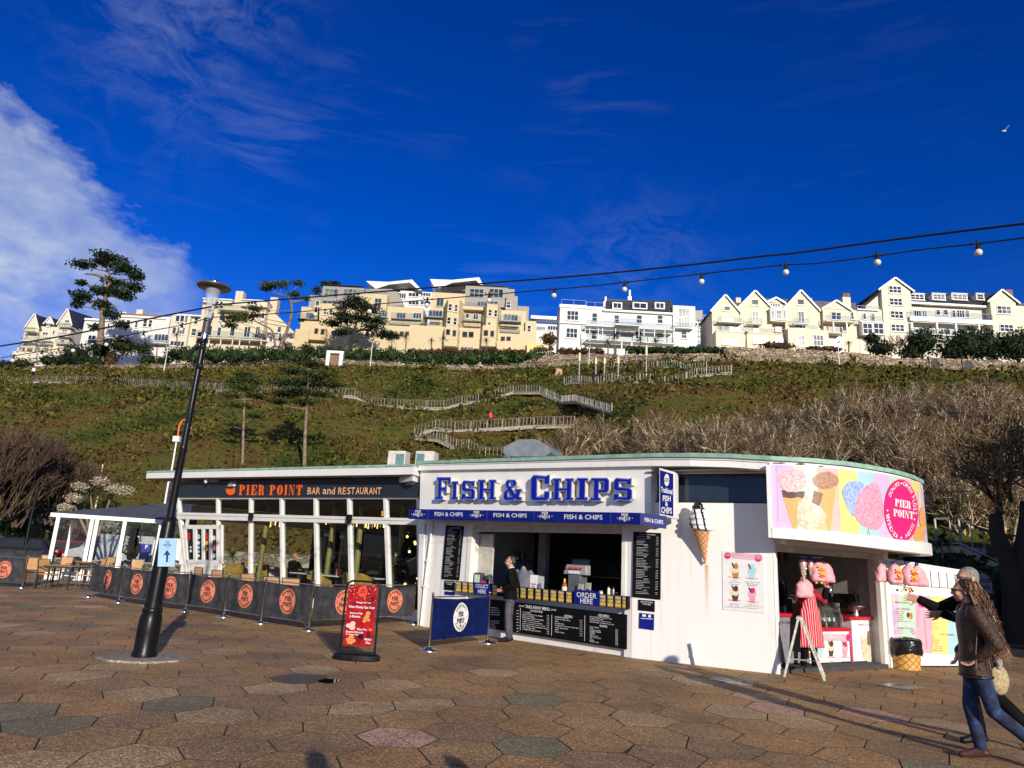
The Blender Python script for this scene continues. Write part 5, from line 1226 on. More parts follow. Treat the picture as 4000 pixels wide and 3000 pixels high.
def redpaper():
 m,t,b=newmat('festive_red_print');v=coords(t)
 c=ramp(t,noi(t,v,5,5,.7),[(.35,(.10,.001,.003)),(.6,(.38,.006,.012)),(.75,(.55,.03,.02))])
 vo=nn(t,'ShaderNodeTexVoronoi');vo.inputs['Scale'].default_value=26;t.links.new(v,vo.inputs['Vector'])
 sp=nn(t,'ShaderNodeSeparateXYZ');t.links.new(v,sp.inputs[0]);gate=ramp(t,sp.outputs[2],[(.62,(0,0,0)),(.68,(1,1,1))]);gate=ramp(t,mth(t,'SUBTRACT',sp.outputs[2],.1),[(.75,(0,0,0)),(.85,(1,1,1))])
 dot=mth(t,'MULTIPLY',ramp(t,vo.outputs['Distance'],[(.16,(1,1,1)),(.22,(0,0,0))]),gate)
 mm=nn(t,'ShaderNodeMix',data_type='RGBA');t.links.new(dot,mm.inputs['Factor']);t.links.new(c,mm.inputs['A']);mm.inputs['B'].default_value=(.8,.6,.3,1)
 t.links.new(mm.outputs['Result'],b.inputs['Base Color']);b.inputs['Roughness'].default_value=.25;return m
mb=MB();mb.flat(rrect(-.235,.20,.235,1.12,.05),-.005,.008);ps=part('poster',mb,redpaper(),sw)
mb=MB();mb.flat(rrect(-.243,.192,.243,1.128,.055),-.002,.002);part('poster_cover',mb,GLASSC,sw)
S=Surf(lambda x,y,o:Vector((x,-.014-o,-y)))
mb=MB();p_ell(mb,S,.0,-1.02,.075,.085,.001,24);part('roundel',mb,M('roundel_red',(.62,.06,.02),.4),ps)
mb=MB();p_text(mb,S,'PIER',-.033,-1.055,-1.030,.033,-1.055,-1.030,.003,fat=True);p_text(mb,S,'POINT',-.045,-1.02,-.995,.045,-1.02,-.995,.003,fat=True);part('roundel_lettering',mb,INK,ps)
mb=MB()
for s,x0,x1,y0,y1,sh in(('Hungry for our',-.09,.15,.87,.835,.3),('Winter Warming Tapas Treats',-.20,.215,.805,.755,.3),('Battered Pigs',-.17,.03,.705,.67,0),('in Blankets',-.17,.0,.66,.625,0),('Mince Pies',-.03,.12,.47,.44,0),('Battered Brussels',-.205,.07,.425,.395,0),('& Gravy Dip',-.205,.0,.385,.355,0),('Mulled',.10,.21,.33,.295,0),('Wine',.12,.20,.28,.245,0)):
 p_text(mb,S,s,x0,-y0,-y1,x1,-y0,-y1,.002,bold=.018,shear=sh,res=1)
part('poster_lettering',mb,PRINTW,ps)
FRY=M('battered_food',(.62,.30,.06),.5,ns=60,col2=(.30,.10,.02));r_=random.Random(8)
def blobs(nm,m,L,o=.002):
 for x,y,a,b in L:mb=MB();p_poly(mb,S,blobpts(x,-y,a,b,12,.12,r_),o);part(nm,mb,m,ps);o+=.0006
blobs('fritter_picture',FRY,[(.12,.70,.04,.03),(.11,.655,.035,.03),(.08,.62,.035,.03),(.13,.60,.03,.025),(.07,.575,.03,.02),(-.11,.335,.045,.03),(-.15,.29,.04,.03),(-.08,.28,.045,.03),(-.12,.25,.05,.025)])
blobs('mince_pie_picture',M('pie_print',(.62,.42,.36),.6,ns=50),[(-.17,.50,.045,.035),(-.11,.535,.045,.035),(-.11,.475,.045,.038)])
blobs('gravy_picture',INK,[(.03,.345,.045,.035)]);blobs('sauce_picture',M('sauce_print',(.2,.01,.03),.3),[(.19,.61,.028,.022),(.17,.53,.02,.02)]);blobs('wine_picture',M('wine_print',(.08,.002,.01),.3),[(.15,.38,.028,.055)]);blobs('orange_picture',ORANGE,[(.18,.455,.03,.02)])
# GIANT CONE, POSTER, PIPE
pc=FB.P(2757,2202,-.05);tp=FB.P(2722,1950,-.32)
gc=thing('giant_ice_cream_cone','giant fibreglass whipped ice cream cone with chocolate streaks on the white wall','sculpture',FB.M@Vector((pc.x,-.06,pc.z)),FB.rz)
H_=FB.uz(2740,2068,-.2)[1]-pc.z;u1=FB.uz(2738,2068,-.2)[0]-pc.x
Wf=waffle('cone_wafer',16,(.62,.33,.17),(.36,.15,.06))
rim=.155;mb=MB();n=24;prof=[(.012,0),(rim*.5,H_*.48),(rim,H_*.97),(rim+.01,H_)]
vs=[]
for r,z in prof:
 f_=z/H_
 for j in range(n):q=2*math.pi*j/n;vs.append((u1*f_+r*math.cos(q),-.02-.13*f_+r*math.sin(q)*.8,z))
fs=[(i*n+j,i*n+(j+1)%n,(i+1)*n+(j+1)%n,(i+1)*n+j) for i in range(3) for j in range(n)]
mb.add(vs,fs,True);part('wafer_cone',mb,Wf,gc)
Hc=tp.z-pc.z-H_;ut=tp.x-pc.x
m_,t_,b_=newmat('choc_streaked_whip');v=coords(t_);sx=nn(t_,'ShaderNodeSeparateXYZ');t_.links.new(v,sx.inputs[0])
ang=mth(t_,'MULTIPLY',mth(t_,'ADD',sx.outputs[0],mth(t_,'ADD',mth(t_,'MULTIPLY',noi(t_,v,5,2),.08),mth(t_,'MULTIPLY',sx.outputs[2],.22))),7.5)
st_=mth(t_,'GREATER_THAN',mth(t_,'FRACT',ang),.72)
hi=mth(t_,'GREATER_THAN',sx.outputs[2],H_+Hc*.66);f_=mth(t_,'MAXIMUM',st_,hi)
mm=nn(t_,'ShaderNodeMix',data_type='RGBA');t_.links.new(f_,mm.inputs['Factor']);mm.inputs['A'].default_value=(.7,.7,.69,1);mm.inputs['B'].default_value=(.012,.011,.012,1)
t_.links.new(mm.outputs['Result'],b_.inputs['Base Color']);b_.inputs['Roughness'].default_value=.22
mb=MB();n=30;rows=40;vs=[]
for i in range(rows+1):
 f_=i/rows;z=H_-.01+Hc*f_;env=(.235*(1-f_)**.6+.006) if f_>.05 else.19+.04*f_/.05
 for j in range(n):
  q=2*math.pi*j/n;spi=.5+.5*math.sin(2*math.pi*(f_*5.0-j/n));r=env*(.84+.20*spi)*(1+.03*math.sin(q*6))
  cx=u1+(ut-u1)*f_**1.5;cy=-.15-.08*f_;vs.append((cx+r*math.cos(q),cy+r*math.sin(q)*.8,z-.02*math.cos(q)*(1-f_)))
fs=[(i*n+j,i*n+(j+1)%n,(i+1)*n+(j+1)%n,(i+1)*n+j) for i in range(rows) for j in range(n)]+[tuple(range(n-1,-1,-1))]
mb.add(vs,fs,True);part('whipped_swirl',mb,m_,gc)
part('wall_bracket',MB().tube([(0,.06,.05),(0,-.01,.05),(-.05,.055,.0)],.008,6),BLACKM,gc)
def rustm():
 m,t,b=newmat('rust_stain');v=coords(t);sx=nn(t,'ShaderNodeSeparateXYZ');t.links.new(v,sx.inputs[0])
 n1=noi(t,v,22,4,.6);a=ramp(t,mth(t,'ABSOLUTE',mth(t,'ADD',sx.outputs[0],mth(t,'MULTIPLY_ADD',n1,.03,-.015))),[(.0,(1,1,1)),(.05,(0,0,0))]);f2=ramp(t,mth(t,'MULTIPLY',sx.outputs[2],-1),[(0.0,(.75,.75,.75)),(.35,(.4,.4,.4)),(.95,(0,0,0))])
 al=mth(t,'MULTIPLY',mth(t,'MULTIPLY',a,f2),.75);b.inputs['Base Color'].default_value=(.60,.30,.06,1);t.links.new(al,b.inputs['Alpha']);b.inputs['Roughness'].default_value=.7;return m
mb=MB();mb.poly([(-.06,-.004,0),(.06,-.004,0),(.06,-.004,-1.0),(-.06,-.004,-1.0)])
o=part('rust_stain',mb,rustm(),tk);o.matrix_local=TI@FB.M@Matrix.Translation((FB.uz(2760,2206)[0],0,FB.uz(2760,2206)[1]))
z4_=lambda x,y:(2400+x/1.746,1750+y/1.746)
pts=[z4_(735,700),z4_(1018,722),z4_(1028,1127),z4_(740,1100)]
def sundae_poster(name,lab,fr,pts,items,t=.012,base=0.0,title='TRY OUR DELICIOUS|ICE CREAM SUNDAES',m=PRINTW):
 c=fr.M@(sum((fr.P(*p,base) for p in pts),Vector())/len(pts));l=thing(name,lab,'poster',c);Mp=Matrix.Translation(c)
 K_=Mp.inverted()@fr.M;mb=MB(K_);mb.prism([fr.P(x,y,base-t) for x,y in pts],(0,t-.001,0));part('poster_board',mb,m,l);return l,frs(fr,Mp,base-t)
l,S=sundae_poster('sundae_poster','white ice cream sundaes poster with four sundaes on the white wall',FB,pts,None)
def prt(nm,m,fn,l=None):mb=MB();fn(mb);return part(nm,mb,m,l)
prt('title_band',M('rose_band',(.72,.38,.46),.5),lambda mb:p_poly(mb,S,[z4_(800,708),z4_(1000,728),z4_(1000,770),z4_(800,752)],.002),l)
for x,y in((772,733),(982,752)):prt('pink_badge',PINK,lambda mb:p_ell(mb,S,*z4_(x,y),14,14,.004,20),l)
def _tt(mb):
 for s,x0,y0,x1,y1,h in(('TRY OUR DELICIOUS',808,722,945,738,13),('ICE CREAM SUNDAES',808,741,948,757,13),('Any',760,712,785,714,12),('Sundae',752,728,792,730,11),('PIER',968,738,996,740,11),('POINT',964,752,1000,754,11)):
  a=z4_(x0,y0-h/2);b=z4_(x1,y1-h/2);p_text(mb,S,s,a[0],a[1],a[1]+h/1.746,b[0],b[1],b[1]+h/1.746,.006,res=1)
prt('title_lettering',PRINTW,_tt,l)
def sundae(S,l,cx,cy,w,h,c1,c2,c3,seed,ofs=.002):
 r_=random.Random(seed)
 prt('glass_picture',c1,lambda mb:p_poly(mb,S,[(cx-w*.42,cy+h*.05),(cx+w*.42,cy+h*.05),(cx+w*.26,cy+h*.5),(cx-w*.26,cy+h*.5)],ofs),l)
 prt('scoop_picture',c2,lambda mb:p_poly(mb,S,blobpts(cx,cy-h*.1,w*.5,h*.26,16,.12,r_),ofs+.001),l)
 prt('topping_picture',c3,lambda mb:p_poly(mb,S,blobpts(cx+w*.06,cy-h*.30,w*.28,h*.2,12,.2,r_),ofs+.002),l)
 prt('wafer_picture',CHOC,lambda mb:p_poly(mb,S,[(cx-w*.45,cy-h*.48),(cx-w*.30,cy-h*.52),(cx-w*.05,cy-h*.2),(cx-w*.2,cy-h*.16)],ofs+.003),l)
CAR=M('caramel_print',(.50,.25,.07),.5,ns=40,col2=(.2,.08,.02));CRM=M('cream_print',(.74,.62,.42),.5,ns=30);BLU=M('bubble_blue_print',(.20,.48,.62),.5,ns=40,col2=(.5,.6,.6));STR=M('strawberry_print',(.62,.16,.2),.5,ns=40,col2=(.75,.4,.4))
for x,y,a in((825,838,(CAR,CRM,CAR)),(937,845,(BLU,SKYB,BLU)),(824,992,(CHOC,CRM,CHOC)),(940,1005,(STR,LPINK,PINK))):sundae(S,l,*z4_(x,y),34,62,*a,x)
def _cap(mb):
 r_=random.Random(2)
 for x,y,s in((818,878,'Salty Crunchie'),(940,886,'Bubblegum Fizz'),(822,1035,'Nutella Deluxe'),(945,1045,'Candy Explosion')):
  a=z4_(x-42,y-4);b=z4_(x+42,y);p_text(mb,S,s,a[0],a[1],a[1]+5,b[0],b[1]+1.5,b[1]+6.5,.005,bold=.02,res=1)
prt('caption_lettering',PINK,_cap,l)
def _cap2(mb):
 for x,y,L in((818,902,('Crunchie','Crunchie sprinkles','Caramel sauce')),(940,912,('Vanilla Fizzy Bottles','Bubble Gum Sauce','Marshmallows')),(820,1060,('Kinder bueno','Flake - Choco','Sprinkles / Nutella Sauce')),(945,1068,('Flying saucers','Candy Cane -100s & 1000s','Strawberry Sauce'))):
  for k,s in enumerate(L):w=len(s)*2.6;a=z4_(x-w,y+k*12-3);b=z4_(x+w,y+k*12);p_text(mb,S,s,a[0],a[1],a[1]+4,b[0],b[1]+1,b[1]+5,.003,res=1)
prt('small_lettering',M('grey_ink',(.12,.12,.13),.6),_cap2,l)
p=FB.P(*z4_(556,1488),-.04);l=thing('waste_pipe','short white plastic waste pipe at the foot of the white wall','pipe',FB.M@Vector((p.x,-.04,0)),FB.rz)
tpz=FB.uz(*z4_(540,1330))[1];part('pipe',MB().tube([(-.07,-.01,tpz),(0,-.01,.02)],.03,10),CREAMW,l);part('pipe_collar',MB().tube([(-.035,-.01,tpz*.5),(-.03,-.01,tpz*.4)],.038,10),CREAMW,l)
u0,zz0=FA.uz(*z3(140,530));l=thing('drain_pipe','white drainpipe running down the left corner of the takeaway wall','pipe',FA.M@Vector((u0+.05,-.04,0)),FA.rz)
part('pipe',MB().tube([(.12,-.0,zz0),(.1,0,zz0-.5),(.03,0,.9),(.0,0,0.02)],.035,10),CREAMW,l)
for k in(1.5,.9):part('pipe_bracket',MB().box(-.0+(k-.9)*.05,-.045,k,.09+(k-.9)*.05,.04,k+.05),CREAMW,l)
p=FC.P(3061,2113,-.25);l=thing('dome_camera','white dome security camera under the left end of the pastel sign','camera',FC.M@p)
part('mount',MB().lathe([(.06,.0),(.055,.09)],14),WHITEP,l);part('dome',MB().ball((0,0,-.0),.055,12,8),WHITEP,l)
q=on_curve(3583,2175,-.2);l=thing('dome_camera','grey dome security camera under the right end of the pastel sign','camera',q)
part('mount',MB().lathe([(.06,.0),(.055,.09)],14),GREYM,l);part('dome',MB().ball((0,0,-.0),.055,12,8),GREYM,l)
# ICE CREAM KIOSK COUNTERS
z5=lambda x,y:(2950+x/1.659,1750+y/1.659)
OI=.35
def cp(x,y,o=OI):return FC.P(*z5(x,y),o)
kc=thing('kiosk_counter','white and red kiosk counter units under the pastel sign','counter',FC.M@Vector((1.7,.6,.08)),FC.rz)
KI=Matrix.Translation((1.7,.6,.08)).inverted()
def cbox(nm,x0,yt,x1,yb,dep,m,o=OI,par=None,z0=None):
 a=cp(x0,yt,o);b=cp(x1,yb,o);mb=MB(KI);zt_=(FC.uz(*z5(x0,yt),o)[1]+0);zb2=z0 if z0 is not None else b.z
 mb.box(a.x,o,zb2,b.x,o+dep,zt_);return part(nm,mb,m,par or kc)
zc1=FC.uz(*z5(700,1112),OI)[1];ztr=FC.uz(*z5(700,1096),OI)[1]
cbox('whippy_unit',622,1112,835,1415,.7,PRINTW,z0=.09);cbox('red_worktop',612,1094,828,1112,.8,RED,OI-.05,z0=zc1-.0)
cbox('display_base',345,1185,620,1420,.7,PRINTW,OI+.02,z0=.09);cbox('red_shelf',345,1166,622,1186,.75,RED,OI-.02)
cbox('drinks_unit',150,1090,345,1410,.7,M('grey_panel',(.20,.20,.23),.5),OI+.1,z0=.09);cbox('red_worktop',145,1072,345,1094,.8,RED,OI+.05)
S=Surf(lambda x,y,o:KI@FC.P(*z5(x,y),OI-o));Sd=Surf(lambda x,y,o:KI@FC.P(*z5(x,y),OI+.02-o))
def kprt(nm,m,fn):mb=MB();fn(mb);return part(nm,mb,m,kc)
kprt('magenta_edge',PINK,lambda mb:[p_poly(mb,Sd,[(345,1411),(636,1408),(636,1416),(345,1420)],.012),p_poly(mb,Sd,[(614,1180),(622,1180),(637,1416),(628,1416)],.014)])
kprt('title_band',M('rose_band',(.72,.38,.46),.5),lambda mb:p_poly(mb,Sd,[(400,1205),(600,1209),(603,1252),(402,1248)],.004))
kprt('title_lettering',PRINTW,lambda mb:p_text(mb,Sd,'DELICIOUS ICE CREAM SUNDAES',370,1214,1236,584,1218,1241,.008))
kprt('pink_badge',PINK,lambda mb:p_ell(mb,Sd,603,1228,13,24,.009,18))
for x,y,a in((492,1300,(CHOC,CRM,CHOC)),(582,1302,(STR,LPINK,PINK)),(352,1310,(CAR,CRM,CAR)),(425,1310,(BLU,SKYB,BLU))):sundae(Sd,kc,x,y,42,100,*a,x,.004)
kprt('caption_lettering',PINK,lambda mb:[p_text(mb,Sd,s,x-26,1350,1360,x+28,1351,1361,.009,res=1) for s,x in(('Nutella Deluxe',496),('Candy Explosion',583))])
kprt('small_lettering',M('grey_ink',(.12,.12,.13),.6),lambda mb:[p_text(mb,Sd,s,x-len(s)*1.6,1380+k*10,1386+k*10,x+len(s)*1.6,1380+k*10,1386+k*10,.005,res=1) for x,L in((500,('Kinder bueno','Flake - Choco','Sprinkles / Nutella Sauce')),(587,('Flying saucers','Candy Cane','Strawberry Sauce'))) for k,s in enumerate(L)])
kprt('whippy_lettering',M('rose_ink',(.45,.25,.25),.5),lambda mb:[p_text(mb,S,'WHIPPY ICE CREAM',665,1138,1152,774,1140,1154,.004),p_line(mb,S,630,1144,658,1144,1.5,.004),p_line(mb,S,780,1147,812,1148,1.5,.004)])
r_=random.Random(4)
kprt('cone_picture',M('wafer_print',(.74,.46,.18),.5),lambda mb:p_poly(mb,S,[(725,1365),(780,1330),(790,1412),(757,1412)],.004))
kprt('whip_picture',WHIP,lambda mb:p_poly(mb,S,[(688,1205),(700,1250),(715,1225),(730,1250),(760,1285),(782,1300),(783,1340),(770,1375),(735,1390),(705,1360),(692,1320),(688,1270)],.007))
for k in range(4):kprt('whip_fold',M('whip_shadow_line',(.60,.52,.36),.5),lambda mb:p_line(mb,S,698,1275+k*25,772,1300+k*20,4,.009+.0004*k))
kprt('flake_picture',FLAKE,lambda mb:p_poly(mb,S,[(730,1186),(744,1184),(752,1270),(742,1282),(726,1268)],.011))
kprt('drinks_lettering',M('grey_ink2',(.06,.06,.07),.6),lambda mb:p_text(mb,Surf(lambda x,y,o:KI@FC.P(*z5(x,y),OI+.1-o)),'COLD DRINKS',160,1122,1138,246,1124,1140,.005))
a=cp(360,1166,OI);b=cp(580,1166,OI);mb=MB(KI@Matrix());zt_=FC.uz(*z5(470,965),OI+.35)[1];zb2=a.z
arc=[(OI+.02,zb2)]+[(OI+.02+(1-math.cos(R_(q)))*.42,zb2+math.sin(R_(q))*(zt_-zb2)) for q in(25,45,60,72,82,90)]
vs=[(u,y,z) for u in(a.x-.1,b.x) for y,z in arc];n=len(arc);mb.add(vs,[(i,i+1,n+i+1,n+i) for i in range(n-1)],True);part('display_glass',mb,GLASSC,kc)
for u in(a.x-.1,(a.x+b.x)/2,b.x):part('display_rib',MB(KI).tube([(u,y,z) for y,z in arc],.012,6),M('brass_rib',(.12,.11,.08),.3,.6),kc)
part('display_top',MB(KI).box(a.x-.1,arc[-1][0],zt_-.02,b.x+.02,arc[-1][0]+.35,zt_+.01),STEEL,kc);part('display_side',MB(KI).box(b.x+.02,OI+.1,zb2,b.x+.03,OI+.8,zt_-.1),M('case_side',(.3,.3,.28),.5),kc)
for i in range(7):
 u=a.x+.02+i*(b.x-a.x)/7;l=thing('ice_cream_tub',['vanilla','mint green','strawberry pink','chocolate','toffee','lemon yellow','blue'][i]+' ice cream tub inside the curved glass display','tub',FC.M@Vector((u+.08,OI+.35,zb2+.04)),FC.rz,'ice cream tubs in the display case')
 cm=[CRM,MINT,LPINK,CHOC,CAR,LEMON,BLU][i];part('tub',MB().box(-.09,-.15,0,.09,.15,.07),STEEL,l);part('ice_cream',MB().ball((0,0,.07),(.08,.13,.05),10,6),cm,l);part('price_card',MB().box(-.03,-.17,.06,.03,-.165,.13),PRINTW,l)
def kthing(nm,lab,cat,x,y,o=OI+.35):
 u,z=FC.uz(*z5(x,y),o);return thing(nm,lab,cat,FC.M@Vector((u,o,ztr)),FC.rz)
l=kthing('coffee_machine','black and steel machine with tray on the red kiosk worktop','machine',640,1090)
part('machine_body',MB().box(-.30,-.1,.14,.1,.25,.42),BLACKP,l,bev=.015);part('steel_panel',MB().box(-.24,-.11,.2,.06,-.1,.27),STEEL,l);part('white_box',MB().box(.1,-.05,.22,.34,.2,.38),M('carton_white',(.45,.43,.38),.6),l,bev=.005)
part('tray',MB().lathe([(.13,.1),(.28,.19),(.29,.20),(.0,.18)],20,(.02,0,0)),M('tray_metal',(.4,.36,.32),.3,.6),l);part('pan',MB().lathe([(.12,0),(.13,.1),(.0,.1)],18,(.02,0,0)),STEEL,l)
l=kthing('blackboard','black chalkboard with Fresh Donuts prices on the red kiosk worktop','chalkboard',748,1092,OI+.5)
pts_=[(-.19,.04),(.20,.04),(.19,.40),(.15,.46),(.0,.48),(-.15,.46),(-.19,.40)]
part('slate',MB().flat(pts_,0,.02),BLACKB,l);part('stand',MB().box(-.17,-.06,0,.21,.05,.035),M('pine_wood',(.45,.28,.12),.6),l)
mb=MB();Sb=Surf(lambda x,y,o:Vector((x,-.02-o,-y)))
for k,(s,w) in enumerate((('FRESH DONUTS',.14),('Sugar Donut  £2.60',.15),('Chocolate  £4.80',.13),('Sprinkles  £4.80',.12),('Add sauce 50p',.10),('Cinnamon Sugar',.14))):p_text(mb,Sb,s,-w,-.41+k*.058,-.375+k*.058,w,-.41+k*.058,-.375+k*.058,.002,res=1)
part('chalk_lettering',mb,M('chalk',(.5,.5,.48),.9),l)
l=kthing('menu_screen','dark till screen on the back worktop of the kiosk','till',540,1090,1.5);part('screen',MB().box(-.16,-.02,.55,.16,.03,.85),BLACKP,l,bev=.008);part('screen_stand',MB().box(-.03,0,.0,.03,.05,.56),BLACKP,l)
l=kthing('steel_jug','small steel jug by the till screen in the kiosk','jug',490,1090,OI+.6);part('jug',MB().lathe([(.06,.42),(.075,.60),(.07,.60),(.055,.44)],16),STEEL,l);part('jug_stand',MB().lathe([(.09,0),(.03,.03),(.03,.42)],10),BLACKP,l)
l=kthing('dark_machine','dark drinks machine at the left inside the kiosk','machine',185,1075,OI+.35);part('machine_body',MB().box(-.13,-.12,0,.12,.25,.3),BLACKP,l,bev=.02);part('machine_top',MB().box(-.1,-.08,.3,.05,.2,.62),BLACKP,l,bev=.02)
u,z=FC.uz(*z5(185,700),1.0);l=thing('hanging_cones','bunch of dark brown cones hanging at the top left inside the kiosk','decoration',FC.M@Vector((u,1.0,2.3)),FC.rz)
for i in range(9):a_=rnd.uniform(-.25,.25);zt2=rnd.uniform(-.55,-.35);part('cone',MB().lathe([(.002,zt2),(.045,zt2+.2),(.05,-.1),(.01,0)],7,(a_,rnd.uniform(-.1,.1),0)),M('dry_brown',(.13,.07,.03),.8,var=.3),l)
for x,y,w in((393,622,'left'),(585,645,'middle'),(783,645,'right')):
 px,py=z5(x,y);q=G(px,py,zz-.005);l=thing('downlight','small round %s downlight in the pale soffit over the kiosk'%w,'light',(q.x,q.y,zz-.012),0,'downlights in the kiosk soffit')
 part('trim',MB().lathe([(.05,0),(.055,.01),(.0,.012)],14),CREAMW,l);part('lens',MB().lathe([(.03,-.004),(.0,-.004)],12),STEEL,l)
 # HATCH GOODS
def hthing(nm,lab,cat,x,off=.2,grp=None):
 u=FA.uz(*z3(x,1000),off)[0];return thing(nm,lab,cat,FA.M@Vector((u,off,zs-.02)),FA.rz,grp)
l=hthing('till','grey till with red buttons on the serving counter','till',1195,.25)
part('till_head',MB().prism([(-.30,-.05,.42),(.30,-.05,.42),(.26,.0,.62),(-.26,.0,.62)],(0,.16,0)),GREYM,l,bev=.02);part('till_body',MB().box(-.17,-.05,0,.15,.2,.42),M('till_grey',(.1,.105,.11),.5),l,bev=.02)
part('screen_label',MB().box(-.15,-.062,.44,.13,-.055,.5),PRINTW,l)
for k in range(6):part('button',MB().box(-.20+k*.068,-.07,.53,-.155+k*.068,-.045,.57),RED if k%2 else M('button_orange',(.6,.12,.03),.4),l)
l=hthing('menu_leaflet','white standing Sausage Bap leaflet with blue logo on the counter','leaflet',915,.12);part('leaflet',MB().prism([(-.19,0,0),(.0,.03,0),(.0,.03,.36),(-.19,0,.36)],(0,.006,0)),PRINTW,l);part('leaflet_wing',MB().prism([(.005,.03,0),(.19,0,0),(.19,0,.34),(.005,.03,.355)],(0,.006,0)),PRINTW,l)
mb=MB();Sb=Surf(lambda x,y,o:Vector((x,-.004-o+(x+.19)*.158,-y)));p_text(mb,Sb,'SAUSAGE',-.165,-.19,-.155,-.03,-.19,-.155,.003);p_text(mb,Sb,'BAP',-.13,-.14,-.105,-.06,-.14,-.105,.003);part('leaflet_lettering',mb,RED,l)
part('logo',MB().flat([(.05,.03),(.13,.03),(.13,.2),(.05,.2)],-.002,.004),M('leaf_blue',(.15,.2,.4),.5),l)
l=hthing('sauce_bottle','yellow-capped orange sauce bottle beside the grey till','bottle',1115,.1);part('bottle',MB().lathe([(.05,0),(.055,.02),(.05,.22),(.02,.26)],14),M('bottle_amber',(.30,.10,.02),.3),l);part('cap',MB().lathe([(.022,.25),(.022,.33),(.0,.33)],10),GOLD,l);part('bottle_label',MB().lathe([(.0562,.05),(.0545,.17)],14),PRINTW,l)
for i,(x,w,m) in enumerate(((595,'white salt shaker left of the man in black',PRINTW),(578,'small brown shaker left of the man in black',CAR),(1435,'tall pale shaker pair right on the counter',CRM),(1468,'steel-topped shaker near the right of the counter',STEEL))):
 l=hthing('shaker',w,'shaker',x,.08);part('shaker_body',MB().lathe([(.035,0),(.04,.02),(.032,.15),(.03,.2)],12),m,l);part('shaker_top',MB().lathe([(.03,.2),(.026,.24),(.0,.25)],12),STEEL if m is not STEEL else BLACKP,l)
for x,w,m in((492,'green and white napkin dispenser behind the COLLECT HERE sign',MINT),(538,'dark leaflet holder behind the COLLECT HERE sign',PINK)):
 l=hthing('dispenser',w,'dispenser',x,.18);h=.33 if m is MINT else.2;part('dispenser_case',MB().box(-.10,-.04,0,.10,.1,h),M('case_dark',(.05,.06,.055),.4),l,bev=.008);part('front_card',MB().box(-.08,-.05,.03,.08,-.042,h-.05),m,l)
for x,w,hh2 in((1225,'leaflet stand right of the till',.25),(1278,'tilted white leaflet stand on the counter',.28),(990,'small white till roll on the counter',.09)):
 l=hthing('leaflet_stand',w,'leaflet stand',x,.1);part('stand_body',MB().prism([(-.06,0,0),(.06,0,0),(.07,.02,hh2),(-.05,.02,hh2)],(0,.03,0)),M('stand_grey',(.4,.39,.37),.4),l);part('stand_print',MB().prism([(-.04,-.002,.02),(.04,-.002,.02),(.045,.012,hh2*.6),(-.03,.012,hh2*.6)],(0,-.003,0)),CHOC if hh2>.1 else PRINTW,l)
for i,(x,w) in enumerate(((1310,'stack of clear cups in the hatch'),(1380,'white box at the right of the counter'),(1495,'dark glass jar at the right of the counter'))):
 l=hthing('jar',w,'jar',x,.15);part('jar_body',MB().lathe([(.045,0),(.05,.1),(.045,.13)],12),[GLASSC,PRINTW,BLACKP][i],l);part('jar_lid',MB().lathe([(.047,.13),(.04,.15),(0,.15)],12),[STEEL,GREYM,STEEL][i],l)
l=thing('cooking_range','long steel frying range along the back of the dark hatch','range',FA.M@Vector((3.6,3.4,0)),FA.rz)
part('range_body',MB().box(-1.5,-.35,.05,1.9,.4,.95),M('steel_dark',(.10,.10,.10),.3,.8),l);part('range_hood',MB().box(-1.5,.0,1.35,1.9,.45,1.75),M('steel_dark2',(.06,.06,.06),.3,.8),l);part('hood_edge',MB().box(-1.5,-.02,1.33,1.9,.02,1.36),STEEL,l)
for x in(1.2,1.5):part('utensil',MB().tube([(x,-.1,1.7),(x,-.1,2.2)],.012,6),STEEL,l)
l=thing('cold_beer_sign','pale blue ICE COLD BEER sign hanging inside the hatch','sign',FA.M@Vector((FA.uz(*z3(1232,825),2.0)[0],2.0,FA.uz(*z3(1232,825),2.0)[1])),FA.rz)
part('board',MB().box(-.27,0,-.08,.27,.01,.08),M('beer_blue',(.10,.22,.30),.5),l);mb=MB();p_text(mb,Surf(lambda x,y,o:Vector((x,-.001-o,-y))),'ICE COLD BEER',-.22,-.035,.035,.22,-.035,.035,.004);part('sign_lettering',mb,PRINTW,l)
for i in range(9):
 x=715+i*16;u,z=FA.uz(*z3(x,803),3.0);l=thing('spirit_bottle',['clear','white-labelled','green','amber','clear','brown','white-labelled','dark','amber'][i]+' bottle, '+ORD[i]+' on the back shelf behind the man','bottle',FA.M@Vector((u,3.0,z)),0,'bottles on the back shelf of the hatch')
 part('bottle',MB().lathe([(.03,0),(.03,.15),(.012,.2),(.012,.26),(0,.26)],8),[GLASSC,PRINTW,MINT,CAR,STEEL,CHOC,PRINTW,BLACKP,CAR][i],l)
l=thing('back_shelf','dark shelf carrying the bottles at the back of the hatch','shelf',FA.M@Vector((FA.uz(*z3(780,803),3.0)[0],3.0,FA.uz(*z3(780,803),3.0)[1]-.03)),FA.rz);part('board',MB().box(-.6,-.1,0,.6,.15,.028),BLACKP,l);part('bracket',MB().box(-.5,.1,-.2,-.47,.15,0),BLACKP,l)
